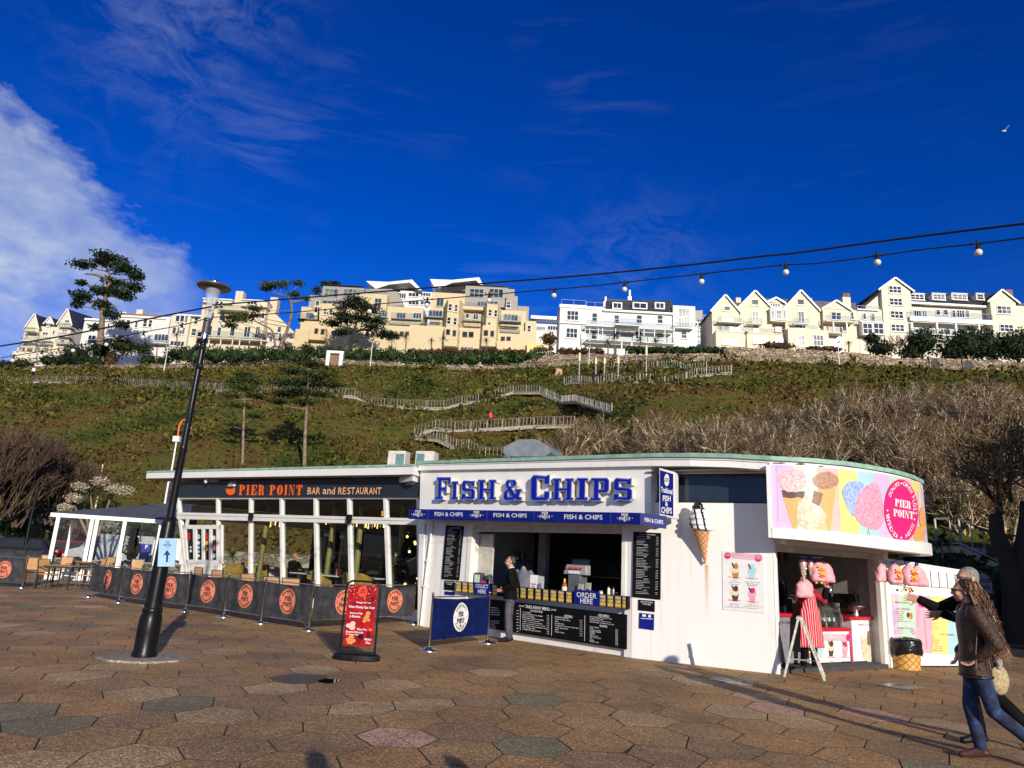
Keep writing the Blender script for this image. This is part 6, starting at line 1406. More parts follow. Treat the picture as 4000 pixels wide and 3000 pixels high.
for x,y,w,h,m,lab in((463,735,16,50,RED,'tall red food hygiene sticker on the hatch partition'),(455,820,18,20,PRINTW,'square black and white notice on the hatch partition'),(452,868,17,10,CHOC,'small dark sticker low on the hatch partition'),(470,632,22,34,BLACKB,'black card at the top of the hatch partition')):
 a,b=z3(x-w,y-h),z3(x+w,y+h);pa,pb=FA.P(a[0],a[1],.3),FA.P(b[0],b[1],.3);c=(pa+pb)/2
 o=part('sticker',MB().box(-(pb.x-pa.x)/2,-.004,-(pa.z-pb.z)/2,(pb.x-pa.x)/2,0,(pa.z-pb.z)/2),m);o.location=FA.M@c;o.rotation_euler=(0,0,FA.rz);tag(o,lab,'sticker')
 # SIDE FENCE AND ITS MENU
fa0,fb0=G(3498,2606),G(3790,2607)
FF=Fr((fa0.x,fa0.y),(fb0.x,fb0.y))
fn=thing('side_fence','white boarded fence panel with slotted top beside the ice cream kiosk','fence',FF.loc,FF.rz)
zL,zR=FF.uz(3500,2182)[1],FF.uz(3782,2228)[1];LF=FF.uz(3786,2500)[0]
z6=lambda x,y:(3400+x/2.765,1950+y/2.765)
zmid0,zmid1=FF.uz(*z6(210,925))[1],FF.uz(*z6(1040,975))[1];zh0,zh1=FF.uz(*z6(210,690))[1],FF.uz(*z6(1040,830))[1]
def zlin(a,b,u):return a+(b-a)*u/LF
mb=MB();mb.prism([(-.1,0,0.03),(LF,0,.03),(LF,0,zmid1),(-.1,0,zmid0)],(0,.05,0));part('lower_board',mb,WHITEP,fn)
mb=MB();mb.prism([(-.1,0,zh0),(LF,0,zh1),(LF,0,zR),(-.1,0,zL)],(0,.05,0));part('top_board',mb,WHITEP,fn)
n=9
for k in range(n):
 a=LF*k/n+.012;b=LF*(k+1)/n-.012;part('slat',MB().prism([(a,.005,zlin(zmid0,zmid1,a)+.012),(b,.005,zlin(zmid0,zmid1,b)+.012),(b,.005,zlin(zh0,zh1,b)-.004),(a,.005,zlin(zh0,zh1,a)-.004)],(0,.035,0)),WHITEP,fn)
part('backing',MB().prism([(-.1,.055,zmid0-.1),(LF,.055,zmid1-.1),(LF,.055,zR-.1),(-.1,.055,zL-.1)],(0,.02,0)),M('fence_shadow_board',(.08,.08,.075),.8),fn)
part('edge_post',MB().box(LF,-.02,0,LF+.06,.09,zR+.02),CREAMW,fn)
pts=[(3474,2319),(3778,2338),(3778,2560),(3482,2543)]
fm=thing('fence_menu','pastel striped kiosk menu board fixed to the white fence','menu',FF.M@FF.P(3600,2440));Mp=Matrix.Translation(fm.location)
def yt6(x):return 2319+(x-3474)*19/304
def yb6(x):return 2543+(x-3482)*17/296
S=frs(FF,Mp,-.015)
K_=Mp.inverted()@FF.M;mb=MB(K_);mb.prism([FF.P(x,y,-.014) for x,y in pts],(0,.012,0));part('board',mb,LILAC,fm)
xx=[3474,3509,3574,3637,3700,3740,3778]
for i,m in enumerate((LILAC,MINT,LPINK,LEMON,SKYB,LILAC)):
 mb=MB();p_poly(mb,S,[(xx[i],yt6(xx[i])),(xx[i+1],yt6(xx[i+1])),(xx[i+1]+4,yb6(xx[i+1]+4)),(xx[i]+4,yb6(xx[i]+4))],.002);part('stripe',mb,m,fm)
mb=MB()
for s,x,y,w,h in(('MILKSHAKE',270,1103,153,20),('ICE CREAM',282,1172,140,20),('CANDY FLOSS',285,1380,178,22),('DONUTS',318,1478,108,22),('SWEETS',753,1176,96,20),('HOT',750,1446,52,20),('DRINKS',820,1452,90,20)):
 a=z6(x,y);b=z6(x+w,y+6);p_text(mb,S,s,a[0],a[1],a[1]+h/2.765,b[0],b[1],b[1]+h/2.765,.005,res=1)
part('heading_lettering',mb,M('plum_ink',(.40,.02,.10),.5),fm)
mb=MB()
for k,s in enumerate(('1 SCOOP','2 SCOOP')):a=z6(200,1128+k*24);p_text(mb,S,s,a[0],a[1],a[1]+4,a[0]+17,a[1]+1,a[1]+5,.005,res=1)
for k,(s,w) in enumerate((('SINGLE WHIPPY CONE',150),('DOUBLE WHIPPY CONE',155),('SCOOP ICE CREAM',140),('2 SCOOPS ICE CREAM',150),('WAFFLE CONE ADD',140),('CHOC OR RAINBOW CONE ADD',230),('ADD FLAKE',70),('SUNDAE',55))):a=z6(208,1203+k*21.5);p_text(mb,S,s,a[0],a[1],a[1]+4.6,a[0]+w/2.765,a[1]+1.3,a[1]+6,.005,res=1)
for k,(s,w) in enumerate((('CANDY FLOSS TUB',120),('CANDY FLOSS BAG',125))):a=z6(228,1414+k*23);p_text(mb,S,s,a[0],a[1],a[1]+4.6,a[0]+w/2.765,a[1]+1,a[1]+5.6,.005,res=1)
for k,(s,w) in enumerate((('SUGAR DONUTS',125),('SUGAR DONUTS X5',130))):a=z6(238,1512+k*24);p_text(mb,S,s,a[0],a[1],a[1]+4.6,a[0]+w/2.765,a[1]+1,a[1]+5.6,.005,res=1)
for k,s in enumerate(('3.70','5.30','3.00','3.95','3.95','6.95','P.O.P','2.50','4.20','5.50')):a=z6(500,1150+k*23);p_text(mb,S,s,a[0],a[1],a[1]+4,a[0]+11,a[1]+.5,a[1]+4.5,.005,res=1)
for k,s in enumerate(('2.60','4.80','5.80','6.80')):a=z6(520,1530+k*24);p_text(mb,S,s,a[0],a[1],a[1]+4,a[0]+11,a[1]+.5,a[1]+4.5,.005,res=1)
for k,(s,w) in enumerate((('TEA',35),('LATTE',45),('CAPPUCCINO',95),('AMERICANO',90),('ADD SYRUP',85),('HOT CHOCOLATE',125),('HOT CHOCOLATE',125),('ADD MARSHMALLOWS',130))):a=z6(655,1468+k*23);p_text(mb,S,s,a[0],a[1],a[1]+4.6,a[0]+w/2.765,a[1]+1,a[1]+5.6,.005,res=1)
for k in range(8):a=z6(640,1255+k*22);p_bars(mb,S,a[0],a[1],a[0]+40,a[1]+2,1,2,rnd)
part('price_lettering',mb,M('rose_ink2',(.50,.16,.22),.5),fm)
mb=MB();a=z6(582,1270);b=z6(610,1612);p_line(mb,S,*a,*b,1.3,.004);part('divider_line',mb,RED,fm)
a=z6(568,1112);mb=MB();p_ell(mb,S,a[0],a[1],20,21,.006,24);bg_=part('round_badge',mb,PINK,fm)
mb=MB();p_text(mb,S,'PIER',a[0]-11,a[1]-9,a[1]-2,a[0]+10,a[1]-8,a[1]-1,.009,fat=True);p_text(mb,S,'POINT',a[0]-13,a[1]+1,a[1]+8,a[0]+13,a[1]+2,a[1]+9,.009,fat=True);part('badge_lettering',mb,PRINTW,bg_)
for nm,m,x,y,w,h in(('cone_picture',CHOC,408,1250,16,30),('cone_picture',CAR,440,1262,16,38),('cone_picture',WHIP,424,1280,14,26),('floss_picture',FLOSSB,450,1425,28,22),('floss_picture',FLOSSP,468,1445,20,22),('shake_picture',PEACH,222,1080,14,26),('shake_picture',LEMON,248,1085,12,26),('whip_picture',WHIP,880,1130,26,46)):
 mb=MB();p=z6(x,y);p_ell(mb,S,p[0],p[1],w/2.765,h/2.765,.004+.0005*(w%7),12);part(nm,mb,m,fm)
 # WAFFLE BIN
g=G(3541,2612);bn=thing('waffle_cone_bin','round litter bin printed as a waffle cone with black bin liner by the fence','bin',g)
part('drum',MB().lathe([(.25,.0),(.265,.45),(.27,.46)],32),waffle('bin_wafer',11,(.62,.36,.09),(.30,.13,.02)),bn)
vs=[];n=36;r_=random.Random(5);prof=[(.285,.28),(.30,.34),(.295,.42),(.305,.50),(.285,.55),(.24,.57),(.22,.52),(.2,.3)]
mb=MB()
for i,(r,z) in enumerate(prof):
 for j in range(n):q=2*math.pi*j/n;k=1+.035*math.sin(q*9+i)+r_.uniform(-.02,.02);vs.append((r*k*math.cos(q),r*k*math.sin(q),z+r_.uniform(-.012,.012)+(.03*math.sin(q*3) if i<2 else 0)))
mb.add(vs,[(i*n+j,i*n+(j+1)%n,(i+1)*n+(j+1)%n,(i+1)*n+j) for i in range(len(prof)-1) for j in range(n)],True);part('bin_liner',mb,M('black_liner',(.01,.01,.011),.16,var=.1,bmp=.5,bs=30,bd=.01),bn)
# A-FRAME SIGN
ga,gb=G(3072,2640),G(3216,2648);c_=(ga+gb)/2;frx=Fr((ga.x,ga.y),(gb.x,gb.y))
af=thing('a_frame_sign','white wooden A-frame chalkboard seen edge-on in front of the kiosk worker','sign',(c_.x,c_.y,0),-math.atan2(c_.x,c_.y)-.03);w=frx.L/2;HT=1.16
zt_=AY(3117,2412,c_.y).z;xt_=-w+.27
WB=M('worn_white_wood',(.58,.56,.50),.6,var=.2,ns=14,bmp=.2)
for s in(-1,1):
 for y in(-.26,.26):part('leg',MB().bar((s*w,y,0),(xt_+.015*s,y,zt_+.0),.035,.035),WB,af)
 mb=MB();f0,f1=.28,.93;P0=Vector((s*w,0,0));P1=Vector((xt_,0,zt_));a=P0+(P1-P0)*f0;b=P0+(P1-P0)*f1
 mb.prism([(a.x,-.24,a.z),(a.x,.24,a.z),(b.x,.24,b.z),(b.x,-.24,b.z)],(.012,0,0));part('chalkboard',mb,BLACKB,af)
 a=P0+(P1-P0)*.27;part('cross_rail',MB().bar((a.x,-.26,a.z),(a.x,.26,a.z),.04),WB,af)
a=Vector((-w,-.2,0));pa=a+(Vector((xt_,-.2,zt_))-a)*.30;b=Vector((w,-.2,0));pb=b+(Vector((xt_,-.2,zt_))-b)*.30;part('stay',MB().bar(pa,pb,.02),GREYM,af)
part('hinge',MB().box(xt_-.05,-.27,zt_-.02,xt_+.05,.27,zt_+.015),WB,af)
# CANDY FLOSS HANGERS
FL=M('candy_floss',(.78,.36,.40),.6,var=.12,ns=14,bmp=.6,bs=22,bd=.02);FL.node_tree.nodes['Principled BSDF'].inputs['Coat Weight'].default_value=.5
def flossbag(parent,x,y,z,w,h,printed,seed,tilt=0,nm='floss_bag'):
 r_=random.Random(seed);mb=MB();n=18;rows=10;vs=[]
 for i in range(rows+1):
  f=i/rows;e=math.sin(math.pi*min(.98,.06+f*.9))**.5 if f<.9 else.35
  ww=w*(.22+.70*min(1,f*3.2)**.6+.12*f)*(1 if f<.95 else.75)
  for j in range(n):q=2*math.pi*j/n;k=1+.22*noise.noise((math.cos(q)*2.2,math.sin(q)*2.2,f*5+seed));vs.append((x+tilt*f+ww/2*k*math.copysign(abs(math.cos(q))**.8,math.cos(q)),y+ww*.30*k*math.sin(q),z-h*f-.02*abs(math.cos(q))*f))
 mb.add(vs,[(i*n+j,i*n+(j+1)%n,(i+1)*n+(j+1)%n,(i+1)*n+j) for i in range(rows) for j in range(n)]+[tuple(range(n)),tuple(range(len(vs)-1,len(vs)-n-1,-1))],True)
 o=part(nm,mb,FL,parent)
 if printed:
  S_=Surf(lambda a,b,off:Vector((x+tilt*((z+b)/h if False else.5)+a,y-math.sqrt(max(.0001,(w*.36)**2*(1-(a/(w*.55))**2)))-.012-off,-b)))
  for k in range(4):mb=MB();p_poly(mb,S_,blobpts(r_.uniform(-w*.1,w*.1),-(z-h*(.28+.16*k)),w*.24,h*.07,9,.3,r_),.002+.001*k);part('bag_print',mb,ORANGE if k%2 else GOLD,o)
 return o
def wrapcone(parent,x,y,z,w,h,seed,m1,m2):
 mb=MB();mb.lathe([(.004,-h),(w*.3,-h*.6),(w*.5,-h*.15),(w*.3,0),(w*.42,h*.12),(0,h*.1)],10,(x,y,z));o=part('sweet_cone',mb,m1,parent)
 r_=random.Random(seed)
 for k in range(6):part('sweet',MB().ball((x+r_.uniform(-.3,.3)*w,y-w*.36,z-h*r_.uniform(.1,.75)),(.022,.012,.018),6,4),[GOLD,PINK,MINT,SKYB,ORANGE,PRINTW][k],o)
 part('bow',MB().ball((x,y-.02,z+h*.05),(w*.55,.05,.035),8,5),m2,o)
BOW=M('blue_ribbon',(.01,.02,.22),.3);CEL=M('cellophane_sweets',(.55,.42,.38),.15,var=.3,ns=30,col2=(.2,.12,.10))
q=on_curve(3515,2190,-.2);hz2=AY(3525,2200,q.y)
h2=thing('floss_hanger','wire hanger of candy floss bags hanging right of the kiosk doorway','candy floss',(q.x,q.y,hz2.z),FC.rz*.4,'hangers of candy floss and sweets')
part('hook_wire',MB().tube([(0,0,.30),(0,0,.06),(-.28,0,-.03)],.004,5),BLACKM,h2);part('hanger_wire',MB().tube([(-.30,0,-.02),(-.1,-.05,.05),(.12,.05,.05),(.32,0,-.02),(0,.1,-.01),(-.30,0,-.02)],.004,5),BLACKM,h2)
part('hook_plate',MB().box(-.02,-.005,.16,.02,.005,.26),GOLD,h2)
for i,(x,y,w,h,pr,ti) in enumerate(((-.35,.05,.22,.32,False,-.03),(-.17,-.06,.28,.34,True,-.01),(.12,-.06,.29,.36,True,.03),(.38,.03,.25,.36,False,.10))):flossbag(h2,x,y,-.02,w,h,pr,i+3,ti)
r_=random.Random(6)
for k in range(14):part('wrapped_sweet',MB().ball((r_.uniform(-.2,.2),-.1+r_.uniform(-.05,.05),-.38-r_.uniform(0,.12)),(.028,.018,.022),6,4),[RED,GOLD,MINT,BLACKP,PRINTW][k%5],h2)
for x in(-.3,-.14,.1,.33):part('bow',MB().ball((x,-.03,.0),(.05,.03,.03),6,4),BOW,h2)
# COVERS, GRATE, PUDDLE
def plateG(name,lab,cat,px,m,z=.0012,h=.004,kind=None):
 P=[G(*p) for p in px];c=sum(P,Vector())/len(P);mb=MB();mb.prism([(p.x-c.x,p.y-c.y,z) for p in P],(0,0,h));
 o=part(name,mb,m);o.location=(c.x,c.y,0);tag(o,lab,cat,None,kind);return o
t2=lambda x,y:(2000+x/1.106,2200+y/1.106);t0=lambda x,y:(x/1.106,2200+y/1.106)
plateG('inspection_cover','pale rectangular inspection cover set in the paving before the white wall','cover',[t2(853,505),t2(1040,532),t2(1050,514),t2(872,490)],slabmat('aggregate_cover',(.42,.38,.30)),.003,.006)
P=[G(*t2(1570,527)),G(*t2(1705,550)),G(*t2(1775,540)),G(*t2(1650,520))];c=sum(P,Vector())/4
l=thing('drain_grate','black slotted drain grate with steel corner in the paving near the kiosk','grate',c);fu=P[1]-P[0];fv=P[3]-P[0]
part('frame_plate',MB().prism([(p.x-c.x,p.y-c.y,.003) for p in P],(0,0,.003)),BLACKM,l)
for k in range(9):
 a=P[0]+fu*((k+.15)/9)-c;b=P[3]+fu*((k+.15)/9)-c;part('bar',MB().prism([(a.x,a.y,.007),(a.x+fu.x*.06,a.y+fu.y*.06,.007),(b.x+fu.x*.06,b.y+fu.y*.06,.007),(b.x,b.y,.007)],(0,0,.006)),STEEL if k<4 else M('worn_grate',(.25,.24,.22),.4,.5),l)
wet=M('wet_stone',(.030,.030,.024),.28,var=.4,ns=9,bmp=.3,bs=60)
r_=random.Random(12)
def puddle(cx,cy,rx,ry,lab,n=26,m=wet,z=.004):
 P=[G(cx+rx*math.cos(2*math.pi*i/n)*r_.uniform(.85,1.1),cy+ry*math.sin(2*math.pi*i/n)*r_.uniform(.8,1.12)) for i in range(n)]
 c=sum(P,Vector())/n;mb=MB();mb.poly([(p.x-c.x,p.y-c.y,z) for p in P]);o=part('puddle',mb,m);o.location=(c.x,c.y,0);tag(o,lab,'puddle')
puddle(1165,2652,112,20,'dark round puddle in the paving below the swing sign');puddle(1285,2662,48,9,'small mirror-bright puddle beside the dark round one',16,M('water_film',(.005,.006,.008),.02,var=.1),.007)
wetp=M('damp_stone',(.060,.040,.026),.35,var=.5,ns=7)
o=plateG('bright_wrapper','small pink sweet wrapper on the paving at the left','litter',[(150,2402),(160,2400),(163,2404),(153,2407)],PINK,.004,.01)
# TERRACE FURNITURE
WOODS=M('tan_weave',(.48,.26,.10),.6,var=.12,ns=30,bmp=.3,bs=90);TMET=M('dark_furniture_metal',(.035,.038,.042),.45,var=.1)
def chair_proto():
 t=thing('terrace_chair','x','chair')
 part('seat',MB().box(-.21,-.22,.44,.21,.2,.465),WOODS,t);part('backrest',MB().prism([(-.20,.20,.50),(.20,.20,.50),(.20,.27,.88),(-.20,.27,.88)],(0,.012,0)),WOODS,t)
 mb=MB()
 for s in(-1,1):mb.bar((s*.22,.20,.44),(s*.22,.28,.90),.025)
 mb.bar((-.22,.28,.90),(.22,.28,.90),.025);part('back_frame',mb,TMET,t)
 for s in(-1,1):
  part('leg',MB().bar((s*.22,-.22,0),(s*.22,-.21,.66),.025),TMET,t);part('leg',MB().bar((s*.22,.25,0),(s*.22,.20,.46),.025),TMET,t)
  part('armrest',MB().bar((s*.22,-.22,.66),(s*.22,.22,.67),.035,.02),TMET,t);part('stretcher',MB().bar((s*.22,-.2,.2),(s*.22,.24,.2),.018),TMET,t)
 part('seat_rail',MB().bar((-.22,-.2,.44),(.22,-.2,.44),.025),TMET,t);return t
def table_proto():
 t=thing('terrace_table','x','table');part('tabletop',MB().box(-.60,-.38,.715,.60,.38,.74),M('tan_tabletop',(.33,.19,.09),.45,var=.2,ns=8),t)
 for s in(-1,1):
  for y in(-1,1):part('leg',MB().bar((s*.55,y*.33,0),(s*.55,y*.33,.71),.045),TMET,t)
 part('apron_frame',MB().box(-.58,-.36,.66,.58,.36,.712),TMET,t);return t
CP=chair_proto();TP=table_proto();used={}
def put(proto,px,py,rz,lab,grp,p=None):
 o=proto if not used.get(proto.name) else copy_tree(proto);used[proto.name]=1
 g=p or G(px,py);o.location=g;o.rotation_euler=(0,0,rz);o['label']=lab;o['group']=grp;return o
put(TP,230,2300,R_(-8),'tan topped terrace table among the far left chairs','tables on the terrace')
put(TP,305,2270,R_(-8),'terrace table under the grey canvas shelter','tables on the terrace')
gc_='tan chairs on the terrace'
put(CP,118,2285,R_(200),'tan chair directly right of the leftmost banner post',gc_);put(CP,178,2300,R_(75),'tan chair turned sideways at the left end of the table',gc_)
put(CP,330,2303,R_(-75),'tan chair at the right end of the table, beside the first banner',gc_);put(CP,232,2272,R_(5),'tan chair behind the far left table',gc_)
put(CP,165,2262,R_(20),'tan chair behind the leftmost banner post, against the shelter',gc_);put(CP,405,2262,R_(5),'dark framed tan chair seen above the first banner',gc_)
put(CP,522,2275,R_(20),'tan chair inside the shelter, left of the street lamp',gc_);put(CP,585,2280,R_(-20),'tan chair inside the shelter, just left of the street lamp',gc_)
put(CP,360,2275,R_(-30),'tan chair low behind the first banner',gc_)
for i,(px,py) in enumerate(((790,2330),(860,2352),(975,2372),(1060,2392),(1130,2400))):
 put(CP,px,py,FR.rz+R_(180+10*i),['tan chair back behind the banner right of the lamp','second tan chair back right of the lamp','tan chair back below the potted palm','tan chair back below the bald diner','tan chair back behind the outer corner banner'][i],gc_)
MUST=M('mustard_velvet',(.34,.20,.02),.8,var=.2,ns=5,bmp=.2,sheen=.3)
def arm_proto():
 t=thing('mustard_armchair','x','armchair');part('seat',MB().box(-.27,-.25,.25,.27,.25,.45),MUST,t,bev=.04)
 mb=MB();n=14;pts=[(.30*math.cos(R_(-20+220*i/n)),.28*math.sin(R_(-20+220*i/n))) for i in range(n+1)]
 vs=[]
 for i,(x,y) in enumerate(pts):h=.62+.25*math.sin(math.pi*i/n)**1.5;k=1.18;vs+=[(x,y,.3),(x*k,y*k,.3),(x*k,y*k,h),(x,y,h)]
 fs=[(4*i+a,4*i+(a+1)%4,4*i+4+(a+1)%4,4*i+4+a) for i in range(n) for a in range(4)]+[(0,1,2,3),(4*n,4*n+3,4*n+2,4*n+1)]
 mb.add(vs,fs,True);part('curved_back',mb,MUST,t)
 for x in(-.22,.22):
  for y in(-.2,.2):part('leg',MB().bar((x,y,0),(x,y,.26),.03),BLACKP,t)
 return t
AP=arm_proto();ga_='mustard armchairs inside the restaurant'
def inR(px,py,off,zf):u,z=FR.uz(px,py,off);v=FR.M@Vector((u,off,0));return Vector((v.x,v.y,zf+(.13 if off<4 and zf>-1 else 0)))
for px,off,rz,lab in((905,1.2,40,'mustard armchair beside the potted palm'),(1128,1.3,100,'mustard armchair of the bald diner'),(1010,2.6,20,'mustard armchair deeper in the third bay'),(1205,2.2,-60,'mustard armchair left of the second olive column'),(1262,1.0,170,'mustard armchair right of the fourth mullion'),(1385,1.0,150,'mustard armchair at the fifth mullion'),(1425,.9,200,'mustard armchair just right of the fifth mullion'),(960,3.4,60,'mustard armchair behind the first olive column')):
 put(AP,0,0,FR.rz+R_(rz),lab,ga_,inR(px,2250,off,.06))
def itab(px,off,lab):
 t=thing('cafe_table',lab,'table',inR(px,2250,off,.06),FR.rz,'white tables inside the restaurant');part('tabletop',MB().box(-.4,-.35,.70,.4,.35,.735),PRINTW,t,bev=.01);part('pedestal',MB().lathe([(.22,0),(.22,.02),(.03,.04),(.03,.7)],12),BLACKM,t);return t
itab(1195,1.2,'white cafe table with cup before the bald diner');itab(1315,1.1,'white cafe table with red menu in the fourth bay');itab(1010,3.0,'white cafe table behind the first olive column');itab(1470,1.6,'white cafe table in the fifth bay')
l=thing('coffee_cup','white coffee cup on the table of the bald diner','cup',inR(1198,2250,1.1,.795));part('cup',MB().lathe([(.03,0),(.045,.09),(.04,.09),(.028,.01)],14),PRINTW,l);part('cup_handle',MB().tube([(.042,0,.07),(.07,0,.06),(.065,0,.03),(.036,0,.02)],.006,6),PRINTW,l)
l=thing('table_menu','small red menu card standing on the cafe table in the fourth bay','menu',inR(1322,2250,1.0,.795),.3);part('card',MB().prism([(-.08,0,0),(.08,0,0),(.08,.03,.2),(-.08,.03,.2)],(0,.004,0)),CORAL,l);part('card_stand',MB().box(-.05,-.02,0,.05,.04,.012),BLACKP,l)
LIT=M('lamp_glow',(1,.55,.18),.4,var=.1,emit=5)
for i,(px,py,lab) in enumerate(((1268,2030,'crystal chandelier in the fourth bay'),(1400,2045,'crystal chandelier in the fifth bay'),(1470,2045,'crystal chandelier left of the sixth mullion'),(1600,2050,'crystal chandelier in the rightmost bay'),(1085,2040,'crystal chandelier in the third bay'))):
 p=inR(px,py,2.4,0);z=EYE+ray(px,py).z*p.y/ray(px,py).y;l=thing('chandelier',lab,'chandelier',(p.x,p.y,z),0,'chandeliers inside the restaurant')
 part('hanging_rod',MB().tube([(0,0,.1),(0,0,3.0-z)],.008,5),BLACKM,l)
 part('ring',MB().lathe([(.26,.1),(.27,.1),(.27,.12),(.26,.12)],20),GOLD,l)
 for k in range(16):a=2*math.pi*k/16;part('crystal',MB().box(.25*math.cos(a)-.012,.25*math.sin(a)-.012,-.12-.03*(k%3),.25*math.cos(a)+.012,.25*math.sin(a)+.012,.09),LIT if k%4==0 else GLASSC,l)
def leafthing(name,V,F,m,parent):return npmesh(name,V,F,m,parent)
l=thing('christmas_tree','decorated dark Christmas tree in the rightmost restaurant window','tree',inR(1590,2250,1.3,.06));r2=np.random.default_rng(3)
n=3500;h=r2.random(n)**.8*2.1;th=r2.random(n)*6.283;rr2=(.62*(1-h/2.2))*np.sqrt(r2.random(n));P=np.stack([rr2*np.cos(th),rr2*np.sin(th),h+.25],1)
leafthing('foliage',*cards(P,.09,r2,2.2),M('spruce',(.018,.04,.014),.8,island=.5),l);part('trunk',MB().tube([(0,0,0),(0,0,2.2)],[.05,.01],8),M('bark_dark',(.05,.035,.025),.9),l)
for k in range(26):a=rnd.uniform(2.6,6.0);hh_=rnd.uniform(.4,1.9);r=.62*(1-hh_/2.4);part('bauble',MB().ball((r*math.cos(a),r*math.sin(a),hh_+.2),.035,8,5),[GOLD,RED,LIT,STEEL][k%4],l)
l=thing('gift_panel','tilted brown Christmas parcel sign in the rightmost window','decoration',inR(1628,2200,.7,1.25),FR.rz);o=part('parcel',MB().box(-.28,-.03,-.2,.28,.03,.2),M('parcel_brown',(.12,.055,.025),.5,var=.4,ns=20),l);o.rotation_euler=(0,R_(-22),0);o2=part('parcel_edge',MB().box(-.29,-.035,.19,.29,-.03,.21),PRINTW,l);o2.rotation_euler=(0,R_(-22),0)
l=thing('glass_column_lamp','tall glittering glass lamp behind the sixth mullion','lamp',inR(1545,2250,1.5,.06));part('column',MB().box(-.09,-.09,0,.09,.09,1.5),GLASSC,l)
for k in range(24):part('light_chip',MB().box(rnd.uniform(-.08,.05),-.1,.5+k*.04,rnd.uniform(-.04,.085),-.095,.515+k*.04),LIT if k%2 else STEEL,l)
# VEHICLES AND LEFT BACKGROUND
def car(lab,px,Y,rz,m,kind='hatchback',name='parked_car',H=1.48,L=4.2):
 p=AY(px,2150,Y);t=thing(name,lab,'van' if kind=='van' else 'car',(p.x,p.y,0),R_(rz),'vehicles parked along the road')
 if kind=='van':prof=[(-L/2,.35),(-L/2,1.75),(-L/2+.15,1.92),(L/2-1.4,1.92),(L/2-.75,1.15),(L/2-.1,.95),(L/2,.5),(L/2-.05,.3)];cab=[(L/2-1.75,1.2),(L/2-1.7,1.75),(L/2-1.42,1.78),(L/2-.95,1.2)]
 else:prof=[(-L/2,.32),(-L/2-.02,.75),(-L/2+.1,.95),(-L/2+.45,H-.08),(-L/2+.9,H),(.25,H-.02),(L/2-1.25,.98),(L/2-.3,.82),(L/2,.6),(L/2,.32)];cab=[(-L/2+.35,.97),(-L/2+.62,H-.13),(.2,H-.12),(L/2-1.5,.98)]
 Wd=.86
 def yw(z):return Wd-max(0,z-.9)*.30
 mb=MB();n=len(prof);vs=[(x,-yw(z),z) for x,z in prof]+[(x,yw(z),z) for x,z in prof]
 mb.add(vs,[tuple(range(n)),tuple(range(2*n-1,n-1,-1))]+[(i,n+i,n+(i+1)%n,(i+1)%n) for i in range(n)]);part('body',mb,m,t,bev=.04)
 gl_=M('car_glass',(.012,.016,.02),.06,var=.1)
 for s in(-1,1):
  mb=MB();P=[(x,s*(yw(z)+.006),z) for x,z in cab];mb.prism(P,(0,-s*.004,0));part('side_window',mb,gl_,t)
 mb=MB();zz_=H if kind!='van' else 1.9
 if kind!='van':mb.add([(-L/2+.10-.01,-.66,1.0),(-L/2+.10-.01,.66,1.0),(-L/2+.42,.58,H-.12),(-L/2+.42,-.58,H-.12)],[(0,1,2,3)]);part('rear_window',mb,gl_,t)
 mb=MB();part('windscreen',mb.add([(L/2-1.22,-.68,1.02),(L/2-1.22,.68,1.02),(.30 if kind!='van' else L/2-1.42,.58,zz_-.1),(.30 if kind!='van' else L/2-1.42,-.58,zz_-.1)],[(0,3,2,1)]) if kind!='van' else mb.add([(L/2-.80,-.68,1.2),(L/2-.80,.68,1.2),(L/2-1.33,.6,1.84),(L/2-1.33,-.6,1.84)],[(0,3,2,1)]),gl_,t)
 for x in(-L/2+.75,L/2-.8):
  for s in(-1,1):
   mb=MB();mb.tube([(x,s*.70,.32),(x,s*.885,.32)],.32,20);w_=part('wheel',mb,M('tyre',(.015,.015,.015),.9),t)
   mb=MB();mb.tube([(x,s*.88,.32),(x,s*.895,.32)],.19,14);part('hubcap',mb,GREYM,w_)
 for s in(-1,1):
  part('tail_light',MB().box(-L/2-.03,s*.52,.78,-L/2+.06,s*.82,.93),M('tail_red',(.5,.01,.01),.2),t);part('headlight',MB().box(L/2-.14,s*.5,.62,L/2+.008,s*.8,.74),M('headlamp',(.6,.6,.58),.1),t)
 part('number_plate',MB().box(-L/2-.035,-.26,.55,-L/2-.02,.26,.66),M('yellow_plate',(.7,.5,.02),.4),t)
 return t
car('black hatchback with yellow rear plate at the far left',45,40.5,196,M('black_car',(.008,.008,.01),.12),H=1.5)
car('dark blue car behind the black hatchback at the far left',-20,44,200,M('blue_car',(.01,.03,.10),.15))
car('dark red car seen through the shelter',250,43,186,M('red_car',(.13,.004,.008),.12))
car('black car behind the pale tree trunk',395,44,190,M('black_car2',(.012,.013,.015),.12),H=1.7)
car('pale grey van seen through the shelter',445,41.5,188,M('grey_van',(.32,.33,.32),.3),'van','parked_van',L=4.6)
car('white van behind the blue parking machine',600,45,188,M('white_van',(.62,.62,.60),.3),'van','parked_van',L=4.8)
p=AY(566,2150,39);l=thing('parking_machine','blue parking ticket machine with white P behind the shelter','parking machine',(p.x,p.y,0));s_=(2190-2108)/2773*39
part('cabinet',MB().box(-.28,-.15,1.35-s_*.0-.35,.28,.15,1.50),M('parking_blue',(.01,.03,.30),.4),l,bev=.02);part('pedestal',MB().box(-.2,-.12,0,.2,.12,1.0),M('parking_blue',(.01,.03,.30),.4),l)
mb=MB();p_text(mb,Surf(lambda x,y,o:Vector((x,-.151-o,-y))),'P',.06,-1.46,-1.26,.2,-1.46,-1.26,.006,bold=.03);part('sign_lettering',mb,PRINTW,l)
STONE=brickmat('rubble_stone',(.10,.085,.06),(.30,.255,.18),(.05,.042,.03),1.0,.55,.28)
mb=MB();N=70
